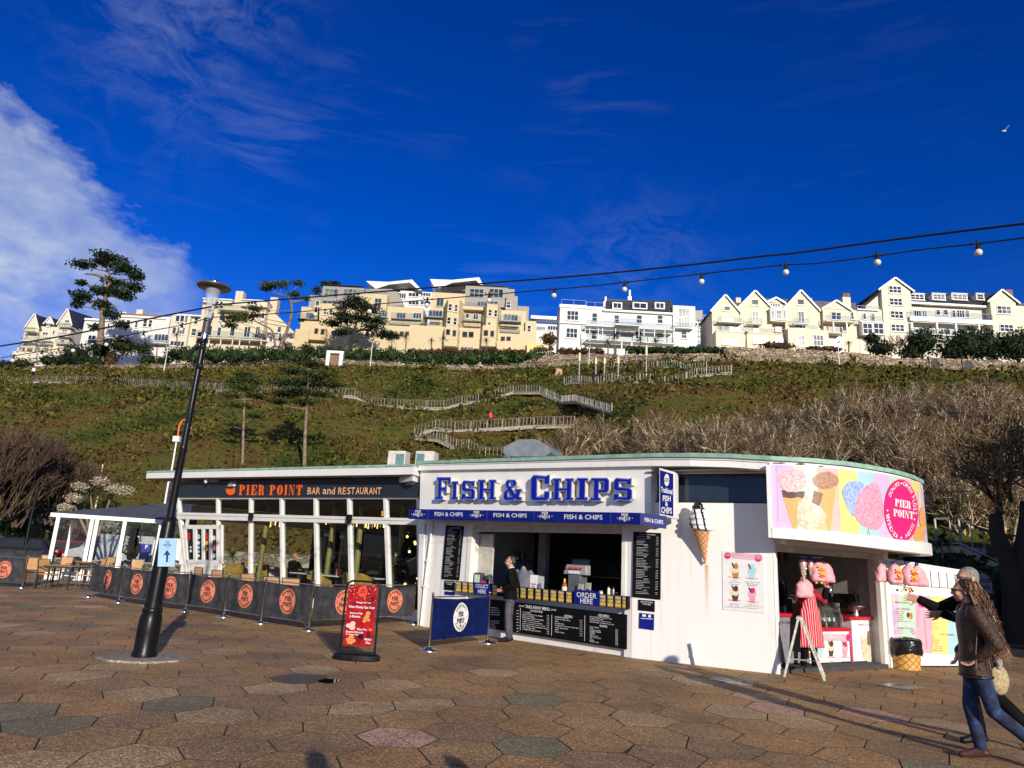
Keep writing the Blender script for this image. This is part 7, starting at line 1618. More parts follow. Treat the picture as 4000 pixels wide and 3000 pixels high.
for i in range(N):
 x=-75+i*1.2;h=1.3+.25*noise.noise((x*.3,0,0));mb.box(x,49.0,-.03,x+1.2,49.5,h)
o=part('low_stone_wall',mb,STONE);tag(o,'low rubble stone wall along the far side of the road','wall')
l=thing('low_garden_wall','low grey stone wall behind the terrace shelter','wall',AY(300,2220,34.5)*1,0);l.location.z=0
part('stonework',MB().box(-3.2,0,0,5.0,.3,.62),STONE,l);part('coping',MB().box(-3.2,-.02,.62,5.0,.32,.68),M('coping_stone',(.3,.28,.24),.9),l)
# PEOPLE
SKIN=M('skin_tone',(.46,.24,.16),.5,var=.08,ns=14,bmp=.1,bs=120);HSK=M('scalp_stubble',(.30,.22,.18),.8,var=.3,ns=60)
def cap(mb,a,b,r0,r1=None,n=10):
 a,b=Vector(a),Vector(b);r1=r0 if r1 is None else r1;mb.tube([a,a+(b-a)*.5,b],[r0,(r0+r1)/2,r1],n);mb.ball(a,r0,n,7);mb.ball(b,r1,n,7)
def loft(mb,rings,n=18):
 vs=[]
 for(x,y,z),rx,ry in rings:
  for j in range(n):q=2*math.pi*j/n;vs.append((x+rx*math.cos(q),y+ry*math.sin(q),z))
 mb.add(vs,[(i*n+j,i*n+(j+1)%n,(i+1)*n+(j+1)%n,(i+1)*n+j) for i in range(len(rings)-1) for j in range(n)]+[tuple(range(n-1,-1,-1)),tuple(range(len(vs)-n,len(vs)))],True)
def meld(name,mb,m,parent,vox=.012,sm=4):
 o=part(name,mb,m,parent);r=o.modifiers.new('r','REMESH');r.mode='VOXEL';r.voxel_size=vox;r.use_smooth_shade=True
 s=o.modifiers.new('s','SMOOTH');s.iterations=sm;s.factor=.5;return o
def hand(mb,w,f,pn,th,curl=.35,spread=.12,k=1.0):
 """w wrist, f forward, pn palm normal (the side the fingers close to), th +1/-1 thumb side"""
 w=Vector(w);f=Vector(f).normalized();pn=Vector(pn);pn=(pn-f*pn.dot(f)).normalized();sd=f.cross(pn)*th
 for i in range(4):
  o=(i-1.5)*.021*k;cap(mb,w+sd*(-o*.7),w+f*.085*k-sd*o,.014*k,.0125*k,7)
 for i,L in enumerate((.070,.080,.074,.056)):
  o=(i-1.5)*.021*k;b=w+f*.088*k-sd*o;d=(f-sd*(i-1.5)*spread).normalized();a=curl*(.5+.12*i)
  for s,q in((.45,.0095),(.32,.0085),(.23,.0075)):
   d2=(d*math.cos(a)+pn*math.sin(a)).normalized();e=b+d2*L*s*k;cap(mb,b,e,q*k,q*.92*k,6);b=e;d=d2;a=curl
 b=w+f*.02*k+sd*.028*k;d=(f*.7+sd*.75+pn*.2).normalized();e=b+d*.045*k;cap(mb,b,e,.0135*k,.011*k,6);cap(mb,e,e+(d+f*.5).normalized()*.035*k,.0105*k,.009*k,6)
def person(lab,loc,rz,H=1.75,P=None,top=None,low=None,shoe=BLACKP,hair=None,style='short',hem=.86,hy=0,hp=0,bald=False,vox=.007,hands=True,grp=None,sleeve=.062,wide=1.0,skin=None):
 t=thing('person',lab,'person',loc,rz,grp);k=H/1.75
 J=dict(pel=(0,0,.95),wai=(0,0,1.08),che=(0,0,1.33),nek=(0,.01,1.49),hed=(0,-.01,1.62),shL=(.18,0,1.42),shR=(-.18,0,1.42),elL=(.25,.02,1.14),elR=(-.25,.02,1.14),wrL=(.24,-.1,.90),wrR=(-.24,-.1,.90),
 hiL=(.09,0,.92),hiR=(-.09,0,.92),knL=(.10,-.02,.50),knR=(-.10,-.02,.50),anL=(.10,.02,.09),anR=(-.10,.02,.09),toL=(.12,-.17,.03),toR=(-.12,-.17,.03),hfL=(0,-.3,-1),hfR=(0,-.3,-1),pnL=(0,-.1,.0),pnR=(0,-.1,0),cuL=.5,cuR=.5)
 J.update(P or{});V3={a:(Vector(b)*k if isinstance(b,tuple) and a[:2] not in('hf','pn') else b) for a,b in J.items()};g=V3.get
 hc=V3['hed'];Rm=Matrix.Translation(hc)@Matrix.Rotation(hy,4,'Z')@Matrix.Rotation(hp,4,'X')@Matrix.Scale(k,4)
 mb=MB();loft(mb,[(V3['pel'],.13*k,.09*k),(V3['che'],.14*k,.09*k),(V3['nek']-Vector((0,0,.04*k)),.08*k,.06*k)]);cap(mb,V3['nek']-Vector((0,0,.05)),hc-Vector((0,-.01,.05)),.055*k,.052*k)
 mh=MB(Rm);mh.ball((0,.01,.045),(.076,.096,.082),16,12);mh.ball((0,-.035,-.03),(.058,.062,.068),14,10);mh.ball((0,-.062,-.078),(.026,.022,.022));mh.ball((0,-.055,.03),(.058,.045,.05))
 mh.tube([(0,-.096,.022),(0,-.112,-.008),(0,-.118,-.022)],[.008,.011,.013],7);mh.ball((0,-.108,-.026),(.017,.012,.009));mh.ball((0,-.096,-.052),(.021,.008,.006));mh.ball((0,-.092,-.062),(.018,.009,.006))
 for s in(-1,1):mh.ball((s*.077,.012,-.002),(.009,.02,.03));mh.ball((s*.042,-.07,-.02),(.022,.022,.022));mh.ball((s*.03,-.098,.037),(.020,.009,.006))
 mb.v+=mh.v;n0=len(mb.v)-len(mh.v);mb.f+=[tuple(i+n0 for i in f) for f in mh.f];mb.sm+=mh.sm
 for s in 'LR':
  cap(mb,V3['sh'+s],V3['el'+s],.045*k,.036*k);cap(mb,V3['el'+s],V3['wr'+s],.036*k,.025*k);cap(mb,V3['hi'+s],V3['kn'+s],.07*k,.05*k);cap(mb,V3['kn'+s],V3['an'+s],.05*k,.035*k)
  if hands:hand(mb,V3['wr'+s],J['hf'+s],J['pn'+s],J.get('th'+s,1 if s=='L' else-1),J['cu'+s],k=k*1.0)
 body=meld('body',mb,skin or SKIN,t,vox,2)
 for s in(-1,1):part('eye',MB(Rm).ball((s*.029,-.093,.016),(.012,.008,.007),8,6),M('eye_dark',(.03,.02,.018),.2),body)
 if top:
  mb=MB();w=wide;c=V3['che'];pe=V3['pel'];hz_=Vector((pe.x,pe.y,hem*k))
  loft(mb,[(hz_,.19*k*w,.145*k*w),(pe+Vector((0,0,.02)),.185*k*w,.14*k*w),(V3['wai'],.165*k*w,.125*k*w),(c-Vector((0,0,.05)),.185*k*w,.135*k*w),(c+Vector((0,0,.07*k)),.185*k,.12*k),(V3['nek']-Vector((0,0,.025*k)),.085*k,.08*k),(V3['nek']+Vector((0,.004,.02*k)),.066*k,.07*k)])
  for s in 'LR':cap(mb,V3['sh'+s]-Vector((0,0,.01)),V3['el'+s],sleeve*1.22*k,sleeve*k);cap(mb,V3['el'+s],V3['el'+s]+(V3['wr'+s]-V3['el'+s])*.93,sleeve*.98*k,sleeve*.68*k)
  tp_=meld('top',mb,top,t,.012,3)
 if low:
  mb=MB();loft(mb,[(V3['pel']-Vector((0,0,.09*k)),.14*k,.11*k),(V3['pel'],.155*k,.115*k),(V3['pel']+Vector((0,0,.1*k)),.145*k,.105*k)])
  for s in 'LR':cap(mb,V3['hi'+s],V3['kn'+s],.096*k,.070*k);cap(mb,V3['kn'+s],V3['an'+s]+(V3['kn'+s]-V3['an'+s])*.08,.070*k,.062*k)
  meld('trousers',mb,low,t,.013,3)
 for s in 'LR':
  mb=MB();a=V3['an'+s];d=V3['to'+s];h=a+(a-d).normalized()*.04+Vector((0,0,d.z-a.z))*.7;cap(mb,a,a+Vector((0,0,.05)),.045*k,.048*k);cap(mb,h,d,.038*k,.036*k);cap(mb,a,d,.045*k,.03*k);meld('shoe',mb,shoe,t,.012,3)
 if hair:
  mb=MB(Rm)
  if style=='crop':mb.ball((0,.018,.052),(.0795,.0965,.0815),18,12);mb.ball((0,.045,.01),(.0785,.066,.07),16,10)
  elif style=='recede':mb.ball((0,.036,.06),(.081,.086,.074),18,12);mb.ball((0,.05,.01),(.082,.068,.065),16,10)
  elif bald:mb.ball((0,.045,.0),(.082,.068,.055),16,10)
  else:mb.ball((0,.022,.055),(.083,.094,.083),18,12);mb.ball((0,.05,.01),(.080,.068,.07),16,10)
  if style=='swept':mb.ball((0,-.02,.112),(.05,.06,.028))
  if style=='cap':mb.ball((0,-.08,.075),(.06,.06,.012))
  meld('hair' if style!='cap' else 'cap',mb,hair,t,.009,2)
 return t,V3,Rm
def cloth(nm,c,bs=14,b=.5,v=.25,**k):return M(nm,c,.85,var=v,ns=9,bmp=b,bs=bs,bd=.02,**k)
BLK=cloth('black_coat_cloth',(.005,.005,.006),spec=.1);SLATE=cloth('slate_trousers',(.075,.07,.095))
g=G(1985,2508);rzm=R_(-100)
t,V_,Rm=person('balding man in black jacket and slate trousers waiting at the serving counter',g,rzm,1.72,dict(elL=(.24,.08,1.15),wrL=(.17,-.14,1.06),elR=(-.23,.1,1.15),wrR=(-.17,-.13,1.04),hfL=(-.4,-.8,-.3),hfR=(.4,-.8,-.3),toL=(.12,-.15,.03),hed=(0,-.035,1.62),nek=(0,.0,1.49)),BLK,SLATE,BLACKP,M('dark_brown_hair',(.035,.022,.015),.6,ns=50),'recede',hem=.86,sleeve=.066,wide=1.05,hy=R_(5))
mb=MB();loft(mb,[((0,-.01,1.455),.07,.075),((0,-.012,1.50),.062,.068)]);part('shirt_collar',mb,M('pale_collar',(.42,.44,.46),.7),t)
u=FA.uz(2045,2250,.95)[0];p=FA.W(u,.95,0)
person('server in grey jumper and dark cap with his back turned behind the counter',(p.x,p.y,.02),R_(150),1.68,dict(elL=(.24,-.1,1.2),wrL=(.14,-.3,1.12),elR=(-.24,-.1,1.2),wrR=(-.14,-.3,1.12),hfL=(0,-1,-.2),hfR=(0,-1,-.2)),M('grey_blue_jumper',(.14,.16,.21),.9,bmp=.4,bs=60),BLK,BLACKP,M('dark_cap',(.01,.02,.06),.8),'cap',vox=.009)
g=G(3163,2618);REDK=cloth('red_jumper',(.34,.006,.02))
t,V_,Rm=person('kiosk worker in red jumper and red striped apron holding up bags of candy floss',g,FC.rz-R_(12),1.66,dict(elR=(-.30,-.10,1.36),wrR=(-.24,-.16,1.60),elL=(.30,-.14,1.26),wrL=(.30,-.20,1.50),hfR=(.2,-.1,1),hfL=(.1,-.3,1),pnR=(0,-1,0),pnL=(-.5,-1,0),cuR=1.0,cuL=.7,anL=(.13,0,.09),anR=(-.13,.02,.09),toL=(.17,-.15,.03),toR=(-.16,-.15,.03),shR=(-.19,-.02,1.44),shL=(.18,-.02,1.43)),REDK,BLK,BLACKP,M('brown_hair',(.06,.03,.015),.6),'short',hem=.92)
for s in 'LR':mb=MB();a=V_['el'+s];b=V_['wr'+s];cap(mb,a+(b-a)*.35,a+(b-a)*.97,.062,.050);meld('cuff',mb,BLK,t,.012,2)
def stripes():
 m,t,b=newmat('red_striped_apron');v=coords(t);s=nn(t,'ShaderNodeSeparateXYZ');t.links.new(v,s.inputs[0]);f=mth(t,'FRACT',mth(t,'MULTIPLY',s.outputs[0],26))
 t.links.new(ramp(t,f,[(.0,(.46,.008,.03)),(.66,(.46,.008,.03)),(.70,(.66,.55,.52)),(.86,(.66,.55,.52)),(.90,(.46,.008,.03))]),b.inputs['Base Color']);b.inputs['Roughness'].default_value=.8;return m
mb=MB();V=[];F=[];nu,nz=24,16
for j in range(nz+1):
 f=j/nz;z=.40+f*.92;hw=(.29-.10*f) if f<.72 else.185-(f-.72)*.22
 for i in range(nu+1):
  a=(i/nu-.5)*2;x=hw*a;rr3=.165+.05*(1-f);V.append((x,-rr3*(1-.55*a*a)-.012*math.sin(a*11+f*2)*(1-f),z))
for j in range(nz):
 for i in range(nu):a=j*(nu+1)+i;F.append((a,a+1,a+nu+2,a+nu+1))
mb.add(V,F,True);ap_=part('apron',mb,stripes(),t);sf=ap_.modifiers.new('s','SOLIDIFY');sf.thickness=.004
part('apron_tie',MB().tube([(.185*math.cos(a),.15*math.sin(a)*1.05,1.04) for a in[2*math.pi*i/20 for i in range(21)]],.012,6),REDK,t)
w_=t.matrix_basis@((V_['wrR']+V_['wrL'])/2) if False else Matrix.Translation(t.location)@Matrix.Rotation(t.rotation_euler.z,4,'Z')@V_['wrR']
hg=AY(3165,2178,g.y-.30)
h1=thing('floss_hanger','bar of candy floss bags and sweet cones held up before the worker face','candy floss',(hg.x,hg.y,hg.z),R_(8),'hangers of candy floss and sweets')
part('hanger_bar',MB().tube([(-.24,0,.0),(.24,0,.01)],.008,6),STEEL,h1)
wrapcone(h1,-.17,-.03,-.04,.15,.42,1,CEL,BOW);wrapcone(h1,-.02,-.02,-.04,.12,.34,2,CEL,BOW)
flossbag(h1,.13,-.05,-.06,.27,.34,True,11,-.02);flossbag(h1,.27,.02,-.05,.27,.36,False,12,.07);flossbag(h1,-.12,.03,-.38,.32,.32,False,13,-.02)
for k in range(5):part('wrapped_sweet',MB().ball((.06+.05*k,-.06,-.43-.02*(k%2)),(.032,.02,.028),6,4),[GOLD,BLACKP,GOLD,CAR,PINK][k],h1)
def leather():
 m,t,b=newmat('brown_leather');v=coords(t);n1=noi(t,v,5,6,.65);n2=noi(t,v,45,4,.6)
 t.links.new(ramp(t,mth(t,'ADD',mth(t,'MULTIPLY',n1,.7),mth(t,'MULTIPLY',n2,.3)),[(.32,(.012,.006,.003)),(.55,(.055,.026,.010)),(.72,(.15,.078,.03))]),b.inputs['Base Color'])
 b.inputs['Roughness'].default_value=.38;mp=nn(t,'ShaderNodeMapping');mp.inputs['Scale'].default_value=(1,1,2.4);t.links.new(v,mp.inputs[0]);bump(t,b,mth(t,'ADD',noi(t,mp.outputs[0],9,5,.7),mth(t,'MULTIPLY',n2,.2)),.9,.035);return m
def denim():
 m,t,b=newmat('blue_denim');v=coords(t);t.links.new(ramp(t,noi(t,v,7,6,.7),[(.38,(.003,.006,.018)),(.56,(.012,.03,.085)),(.72,(.06,.12,.24))]),b.inputs['Base Color']);b.inputs['Roughness'].default_value=.9;bump(t,b,noi(t,v,14,5,.6),.6,.02);return m
g=G(3845,2972)
t,V_,Rm=person('woman with long auburn hair in brown leather jacket and jeans walking left',g,R_(-108),1.68,dict(hiL=(.09,.0,.92),hiR=(-.09,.02,.92),knR=(-.08,-.06,.50),anR=(-.06,.0,.09),toR=(-.05,-.18,.03),knL=(.09,.10,.48),anL=(.10,.46,.19),toL=(.13,.42,.02),elL=(.27,.14,1.13),wrL=(.17,-.02,.97),elR=(-.25,.06,1.13),wrR=(-.17,-.1,1.0),hfL=(-.2,-.8,-.6),hed=(0,-.03,1.61)),leather(),denim(),M('brown_boot',(.06,.022,.012),.3,bmp=.3),M('crown_hair',(.035,.017,.008),.5,var=.4,ns=40),'short',hem=.80,sleeve=.07,hy=R_(-12))
hm=M('auburn_strands',(.16,.055,.014),.32,var=.5,ns=5,col2=(.018,.008,.004),island=.55);r_=random.Random(4);mb=MB();k=1.68/1.75;hc=V_['hed']
for i in range(800):
 a=r_.uniform(-1.7,1.7);q=Vector((math.sin(a)*.088,math.cos(a)*.08+.03,r_.uniform(-.04,.11)));s0=hc+Matrix.Rotation(R_(-12),3,'Z')@q;L=r_.uniform(.30,.68);ph=r_.uniform(0,6);wv=r_.uniform(.008,.02);dr=r_.uniform(.03,.17)*(L/.6);sx_=r_.uniform(-.05,.05)
 pts=[]
 for j in range(9):f=j/8;pts.append(s0+Vector((sx_*f+wv*math.sin(ph+f*9)+q.x*.35*f,.07*min(1,f*3)+dr*f*f+wv*math.cos(ph+f*7),-L*f)))
 mb.tube(pts,[.004,.0045,.0045,.004,.004,.0035,.003,.003,.001],3,cap=False)
o=part('long_hair',mb,hm,t);o['kind']='stuff'
for s in(-1,1):part('glasses_lens',MB(Rm).ball((s*.03,-.112,.018),(.024,.006,.018),10,6),BLACKP,t)
mb=MB(Rm);mb.tube([(-.08,.0,.02),(-.06,-.1,.022),(0,-.116,.022),(.06,-.1,.022),(.08,.0,.02)],.004,5);part('glasses_frame',mb,BLACKP,t)
for s in(-1,1):part('jacket_seam',MB().tube([(.20,.06*s+.02,.84),(.195,.05*s+.02,1.0),(.205,.03*s+.02,1.15),(.20,.02,1.32)],.004,5),M('seam_pale',(.20,.13,.07),.5),t)
part('jacket_hem',MB().tube([(.186*math.cos(a),.142*math.sin(a),.79*k) for a in[2*math.pi*i/24 for i in range(25)]],.009,6),M('hem_leather',(.03,.014,.007),.4),t)
g2=G(3880,2955)
ar=dict(shL=(.19,-.02,1.43),elR=(-.26,-.22,1.30),wrR=(-.20,-.46,1.40),elL=(.24,-.20,1.22),wrL=(.16,-.42,1.27),hfR=(.05,-1,.12),hfL=(-.02,-1,-.12),pnR=(.9,0,-.3),pnL=(-.8,0,.5),cuR=.12,cuL=.25,knL=(.09,.08,.50),anL=(.10,.40,.20),toL=(.12,.38,.03),knR=(-.09,-.06,.5),anR=(-.09,.0,.09),toR=(-.1,-.18,.03),hed=(0,-.03,1.63))
t,V_,Rm=person('man with cropped grey hair in black coat gesturing with both open hands',(g2.x+.22,g2.y+.42,0),R_(-92),1.80,ar,BLK,BLK,BLACKP,M('cropped_grey_hair',(.24,.21,.19),.8,var=.3,ns=60,bmp=.5,bs=150),'crop',hem=.66,sleeve=.068,wide=1.08,vox=.0065)
mb=MB(Rm);mb.tube([(-.082,.02,.018),(-.07,-.09,.02),(0,-.112,.02),(.07,-.09,.02),(.082,.02,.018)],.0035,5);part('glasses_frame',mb,STEEL,t)
bgp=AY(3902,2655,g2.y+.25);bag=thing('shoulder_bag','cream woven shoulder bag hanging behind the woman with long hair','bag',bgp,R_(20))
mb=MB();mb.ball((0,0,0),(.13,.06,.15),16,12);part('bag_body',mb,M('cream_weave',(.42,.33,.18),.9,var=.25,ns=40,bmp=.8,bs=90),bag);part('bag_strap',MB().tube([(-.08,0,.1),(-.05,0,.3),(-.02,-.0,.75)],.011,6),BLACKP,bag)
part('scarf_knot',MB().ball((-.03,-.04,.17),(.04,.03,.07),8,6),M('zebra_scarf',(.6,.58,.54),.8,ns=30,col2=(.01,.01,.01)),bag)
def diner(px,off,rz,lab,hair,bald,top):
 p=inR(px,2250,off,-.33);person(lab,p,FR.rz+rz,1.72,dict(hiL=(.1,0,.88),hiR=(-.1,0,.88),knL=(.12,-.42,.86),knR=(-.12,-.42,.86),anL=(.12,-.40,.45),anR=(-.12,-.40,.45),toL=(.12,-.55,.40),toR=(-.12,-.55,.40),elL=(.25,-.12,1.18),wrL=(.12,-.34,1.22),elR=(-.25,-.12,1.18),wrR=(-.12,-.34,1.22),hfL=(0,-1,.1),hfR=(0,-1,.1)),top,BLK,BLACKP,hair,bald=bald,vox=.009)
diner(1143,1.35,R_(97),'bald diner in black seen through the third restaurant window',M('bald_fringe',(.25,.2,.17),.7),True,BLK)
diner(1290,1.7,R_(-80),'grey-haired diner facing left behind the second olive column',M('grey_fringe',(.35,.32,.3),.7),False,cloth('navy_jumper',(.01,.014,.04)))
for x,lab,H_ in((.68,'taller bystander beside the camera raising a phone',1.84),(1.62,'shorter bystander standing to the right of the camera',1.70)):
 person(lab,(x,.40 if x<1 else.95,0),R_(180),H_,dict(elR=(-.28,-.2,1.3),wrR=(-.16,-.42,1.45)) if x<1 else None,BLK,BLK,BLACKP,M('brown_hair',(.06,.03,.015),.6),vox=.012,hands=False)
 # HILLTOP BUILDINGS
CRB=wallpaint('cream_wall',(.55,.485,.345),.45);WHB=wallpaint('white_wall',(.58,.575,.545),.35);YLB=wallpaint('yellow_wall',(.50,.41,.235),.8);GRB=wallpaint('grey_wall',(.26,.24,.20),.2);CR2=wallpaint('pale_cream_wall',(.56,.51,.395),.4)
SLT=M('roof_slate',(.045,.047,.052),.6,var=.3,ns=2,bmp=.5,bs=8,bd=.05);PANE=M('far_pane',(.03,.045,.06),.08,var=.5,ns=.15);PANC=M('curtained_pane',(.13,.15,.15),.15,var=.5,ns=.5);BRK=M('chimney_pots',(.22,.12,.08),.9);FGL=glassmat('balcony_glass',(.85,.9,.92),.7)
class Bd:
 def __init__(s,name,lab,Y,ox,oy,sc,cat='building'):
  s.Y=Y;s.r(ox,oy,sc);p=AY(*s.q(0,600),Y);s.t=thing(name,lab,cat,(p.x,Y,38));s.o=s.t.location.copy()
 def r(s,ox,oy,sc):s.ox,s.oy,s.s=ox,oy,sc
 def q(s,x,y):return(s.ox+x/s.s,s.oy+y/s.s)
 def xz(s,x,y,fo=0):p=AY(*s.q(x,y),s.Y+fo);return p.x-s.o.x,p.z-s.o.z
 def bx(s,x0,y0,x1,y1,dep,m,nm='wall',fo=0):
  ym=(y0+(y1 or y0))/2;a=s.xz(x0,ym,fo)[0];b=s.xz(x1,ym,fo)[0];z=s.xz((x0+x1)/2,y0,fo)[1];zb=s.xz((x0+x1)/2,y1,fo)[1] if y1 else-3
  return part(nm,MB().box(a,fo,zb,b,fo+dep,z),m,s.t)
 def win(s,L,fo=0,pm=None,fm=WHITEP):
  for w in L:
   x0,y0,x1,y1=w[:4];c=w[4] if len(w)>4 else 1;r=w[5] if len(w)>5 else 1
   xm,ym=(x0+x1)/2,(y0+y1)/2;a=s.xz(x0,ym,fo)[0];b=s.xz(x1,ym,fo)[0];z1=s.xz(xm,y0,fo)[1];z0=s.xz(xm,y1,fo)[1];e=.06+.03*min(1,abs(b-a)/3);mb=MB()
   for u in range(c+1):x=a+(b-a)*u/c;mb.box(x-e*.6,fo-.14,z0,x+e*.6,fo+.02,z1)
   for v in range(r+1):z=z0+(z1-z0)*v/r;mb.box(a-e*.6,fo-.145,z-e*.6,b+e*.6,fo+.02,z+e*.6)
   if not pm:mb.box(a-.2,fo-.25,z0-.2,b+.2,fo+.02,z0-.08)
   o=part('window',mb,fm,s.t);part('pane',MB().box(a,fo-.07,z0,b,fo+.01,z1),pm or(PANC if(int(x0*7+y0*3)%6==0) else PANE),o)
 def gab(s,x0,x1,ye,xa,ya,dep,wm,rm=SLT,fo=0,ov=.5,tr=WHITEP,hip=0):
  a,z=s.xz(x0,ye,fo);b,z_=s.xz(x1,ye,fo);z=(z+z_)/2;c,za=s.xz(xa,ya,fo);c=(a+b)/2 if abs(xa-(x0+x1)/2)<(x1-x0)*.15 else c
  part('gable',MB().prism([(a,fo,z-.02),(b,fo,z-.02),(c,fo,za)],(0,dep,0)),wm,s.t)
  for e,g in((a,-1),(b,1)):
   d=Vector((c-e,0,za-z)).normalized();E=Vector((e,0,z))-d*ov;C=Vector((c,0,za));up=Vector((-d.z*(-g)*-1,0,0));n=Vector((d.z*g,0,abs(d.x)))*.2
   o=part('roof_slope',MB().prism([E+Vector((0,fo-.3,0)),C+Vector((0,fo-.3,0)),C+n+Vector((0,fo-.3,0)),E+n+Vector((0,fo-.3,0))],(0,dep+.3,0)),rm,s.t)
   part('bargeboard',MB().prism([E+Vector((0,fo-.42,-.12)),C+Vector((0,fo-.42,-.12)),C+n+Vector((0,fo-.42,.08)),E+n+Vector((0,fo-.42,.08))],(0,.1,0)),tr,o)
 def pg(s,pts,dep,m,nm,fo=0):return part(nm,MB().prism([(s.xz(x,y,fo)[0],fo,s.xz(x,y,fo)[1]) for x,y in pts],(0,dep,0)),m,s.t)
 def sl(s,pts,m,nm='roof_slope'): # plane with its own depth at each corner
  mb=MB();V=[Vector((s.xz(x,y,f)[0],f,s.xz(x,y,f)[1])) for x,y,f in pts];mb.prism(V,(0,.3,-.3));return part(nm,mb,m,s.t)
 def bal(s,x0,x1,y,fo,h=30,dep=None,m=None,rail=FGL):
  dep=dep or-fo;o=s.bx(x0,y,x1,y+7,dep,m or s.bm,'balcony',fo);a=s.xz(x0,y,fo)[0];b=s.xz(x1,y,fo)[0];z=s.xz((x0+x1)/2,y,fo)[1];zt=s.xz((x0+x1)/2,y-h,fo)[1]
  part('rail_glass',MB().box(a,fo,z,b,fo+.03,zt),rail,o);part('top_rail',MB().box(a,fo-.03,zt,b,fo+.05,zt+.06),GALV,o)
  for k in range(3):x=a+(b-a)*k/2;part('rail_post',MB().box(x-.03,fo-.03,z,x+.03,fo+.03,zt),GALV,o)
h=Bd('white_villa','long white villa with slate mansard roof and verandah above the zigzag path',150,2150,1100,1.954);h.bm=WHB
h.bx(75,195,270,None,9,WHB);h.bx(70,176,274,198,9.2,WHITEP,'parapet',-.2);h.bx(66,315,274,322,.4,GREYM,'string_course',-.3);h.bx(270,210,420,None,9,WHB,fo=.6);h.bx(270,196,420,212,9,WHITEP,'parapet',.4)
h.bx(420,235,945,None,9,WHB,fo=.6);h.bx(935,185,1105,None,9,WHB,fo=.2);h.bx(405,224,965,237,.8,WHITEP,'gutter',0)
h.sl([(420,224,.6),(940,224,.6),(925,145,3.2),(428,145,3.2)],SLT);h.bx(425,145,930,225,6,SLT,'roof_core',3.3)
for x0,x1 in((478,543),(633,735),(802,868)):h.bx(x0-5,158,x1+5,212,3,WHITEP,'dormer',.9);h.win([(x0+3,165,x1-3,205,2)],.9)
h.win([(128,225,212,295,3,2),(122,358,205,430,3,2)]);h.win([(318,243,356,308,1,2),(487,258,524,320,1,2),(658,258,698,320,1,2),(817,258,857,320,1,2),(315,378,350,447,1,2),(480,378,524,440,1,2),(650,378,695,438,1,2),(810,380,857,440,1,2)],.6);h.win([(978,210,1060,272,3),(978,286,1060,347,4),(998,382,1040,433,1,2)],.2)
h.bal(270,950,347,-2.2,34);h.bal(497,682,327,-3.6,42,1.6);h.bal(270,950,452,-2.2,36);h.bal(955,1090,350,-1.2,34)
for x in(265,300,365,398,497,676,715,795,875,945):h.bx(x-2,354,x+2,455,.15,WHITEP,'verandah_post',-2.2);
for x in(545,622):h.bx(x-4,458,x+4,None,.3,WHITEP,'porch_post',-2)
h.bx(540,392,632,422,.05,BLACKB,'banner',-2.3);h.bx(592,112,620,146,1.2,WHITEP,'chimney',4);h.bx(600,64,613,112,.8,WHITEP,'chimney_pot',4.2);h.bx(405,150,420,190,1,WHITEP,'chimney',1.5);h.bx(416,114,428,150,.7,WHITEP,'chimney_pot',1.5)
h.bal(85,270,176,.2,34,.3);h.bal(275,405,190,.8,30,.3)
h=Bd('white_side_block','white block with scaffolding in the gap right of the white villa',170,2150,1100,1.954);h.bx(1100,300,1215,None,8,WHB);h.pg([(1100,222),(1162,218),(1160,296),(1100,292)],6,GRB,'grey_end');h.win([(1103,315,1122,340),(1133,315,1148,348)])
for k in range(4):h.bx(1166+k*14,250,1168+k*14,None,.15,GREYM,'scaffold_pole',-2)
for k in range(5):h.bx(1160,262+k*40,1212,265+k*40,.15,M('scaffold_blue',(.05,.12,.35),.5),'scaffold_rail',-2.2)
h=Bd('gabled_house_row','cream row of steep gabled houses with bargeboards behind the tall stone wall',145,2750,1100,1.954);h.bm=CR2
h.bx(60,225,268,None,9,CRB);h.gab(60,268,225,178,108,9,CRB);h.bx(270,200,515,None,9,CRB,fo=.4);h.gab(270,515,200,385,75,9,CRB,fo=.4);h.bx(485,160,640,None,9,CRB,fo=1.4);h.gab(490,606,160,545,128,5,CRB,fo=1.2)
h.bx(615,210,872,None,9,CRB,fo=.4);h.gab(615,872,210,738,72,9,CRB,fo=.4);h.bx(860,210,925,None,9,CRB,fo=1);h.bx(905,212,1170,None,9,CRB,fo=.2);h.gab(910,1112,212,1008,150,9,CRB,fo=.2);h.bx(460,145,1160,205,6,SLT,'roof_core',3.5);h.bx(240,160,300,230,6,SLT,'roof_core',3.5)
h.bx(505,212,632,305,1.6,CR2,'bay',-.6);h.bx(503,205,635,214,2,WHITEP,'bay_cornice',-.8);h.win([(512,225,535,295),(550,222,590,288,1,2),(604,225,622,290)],-.6)
h.bx(90,388,640,None,4,CRB,'terrace_wall',-3.5);h.bx(640,364,948,None,5,CRB,'terrace_wall',-5);h.bal(90,640,386,-3.6,32,.5);h.bal(650,860,360,-4.6,28,.5);h.bal(105,295,305,-1.5,30);h.bal(335,445,318,-1,38);h.bal(683,800,316,-1,38)
h.bal(930,1150,300,-1.6,38);h.bal(948,1062,386,-3,34);h.bx(948,420,1062,None,.3,WHITEP,'porch_wall',-1)
for x in(990,1092):h.bx(x-4,305,x+4,390,.3,WHITEP,'porch_post',-1.5)
h.win([(155,190,198,223),(135,275,222,305,4),(112,332,140,382),(152,332,190,382),(198,332,236,382),(246,332,278,382)]);h.win([(363,138,415,180),(712,136,763,178),(368,232,412,312,2),(718,230,762,308,2),(375,338,415,382,2),(700,330,770,358,3)],.4);h.win([(545,348,583,382),(520,168,578,196,3)],1.2)
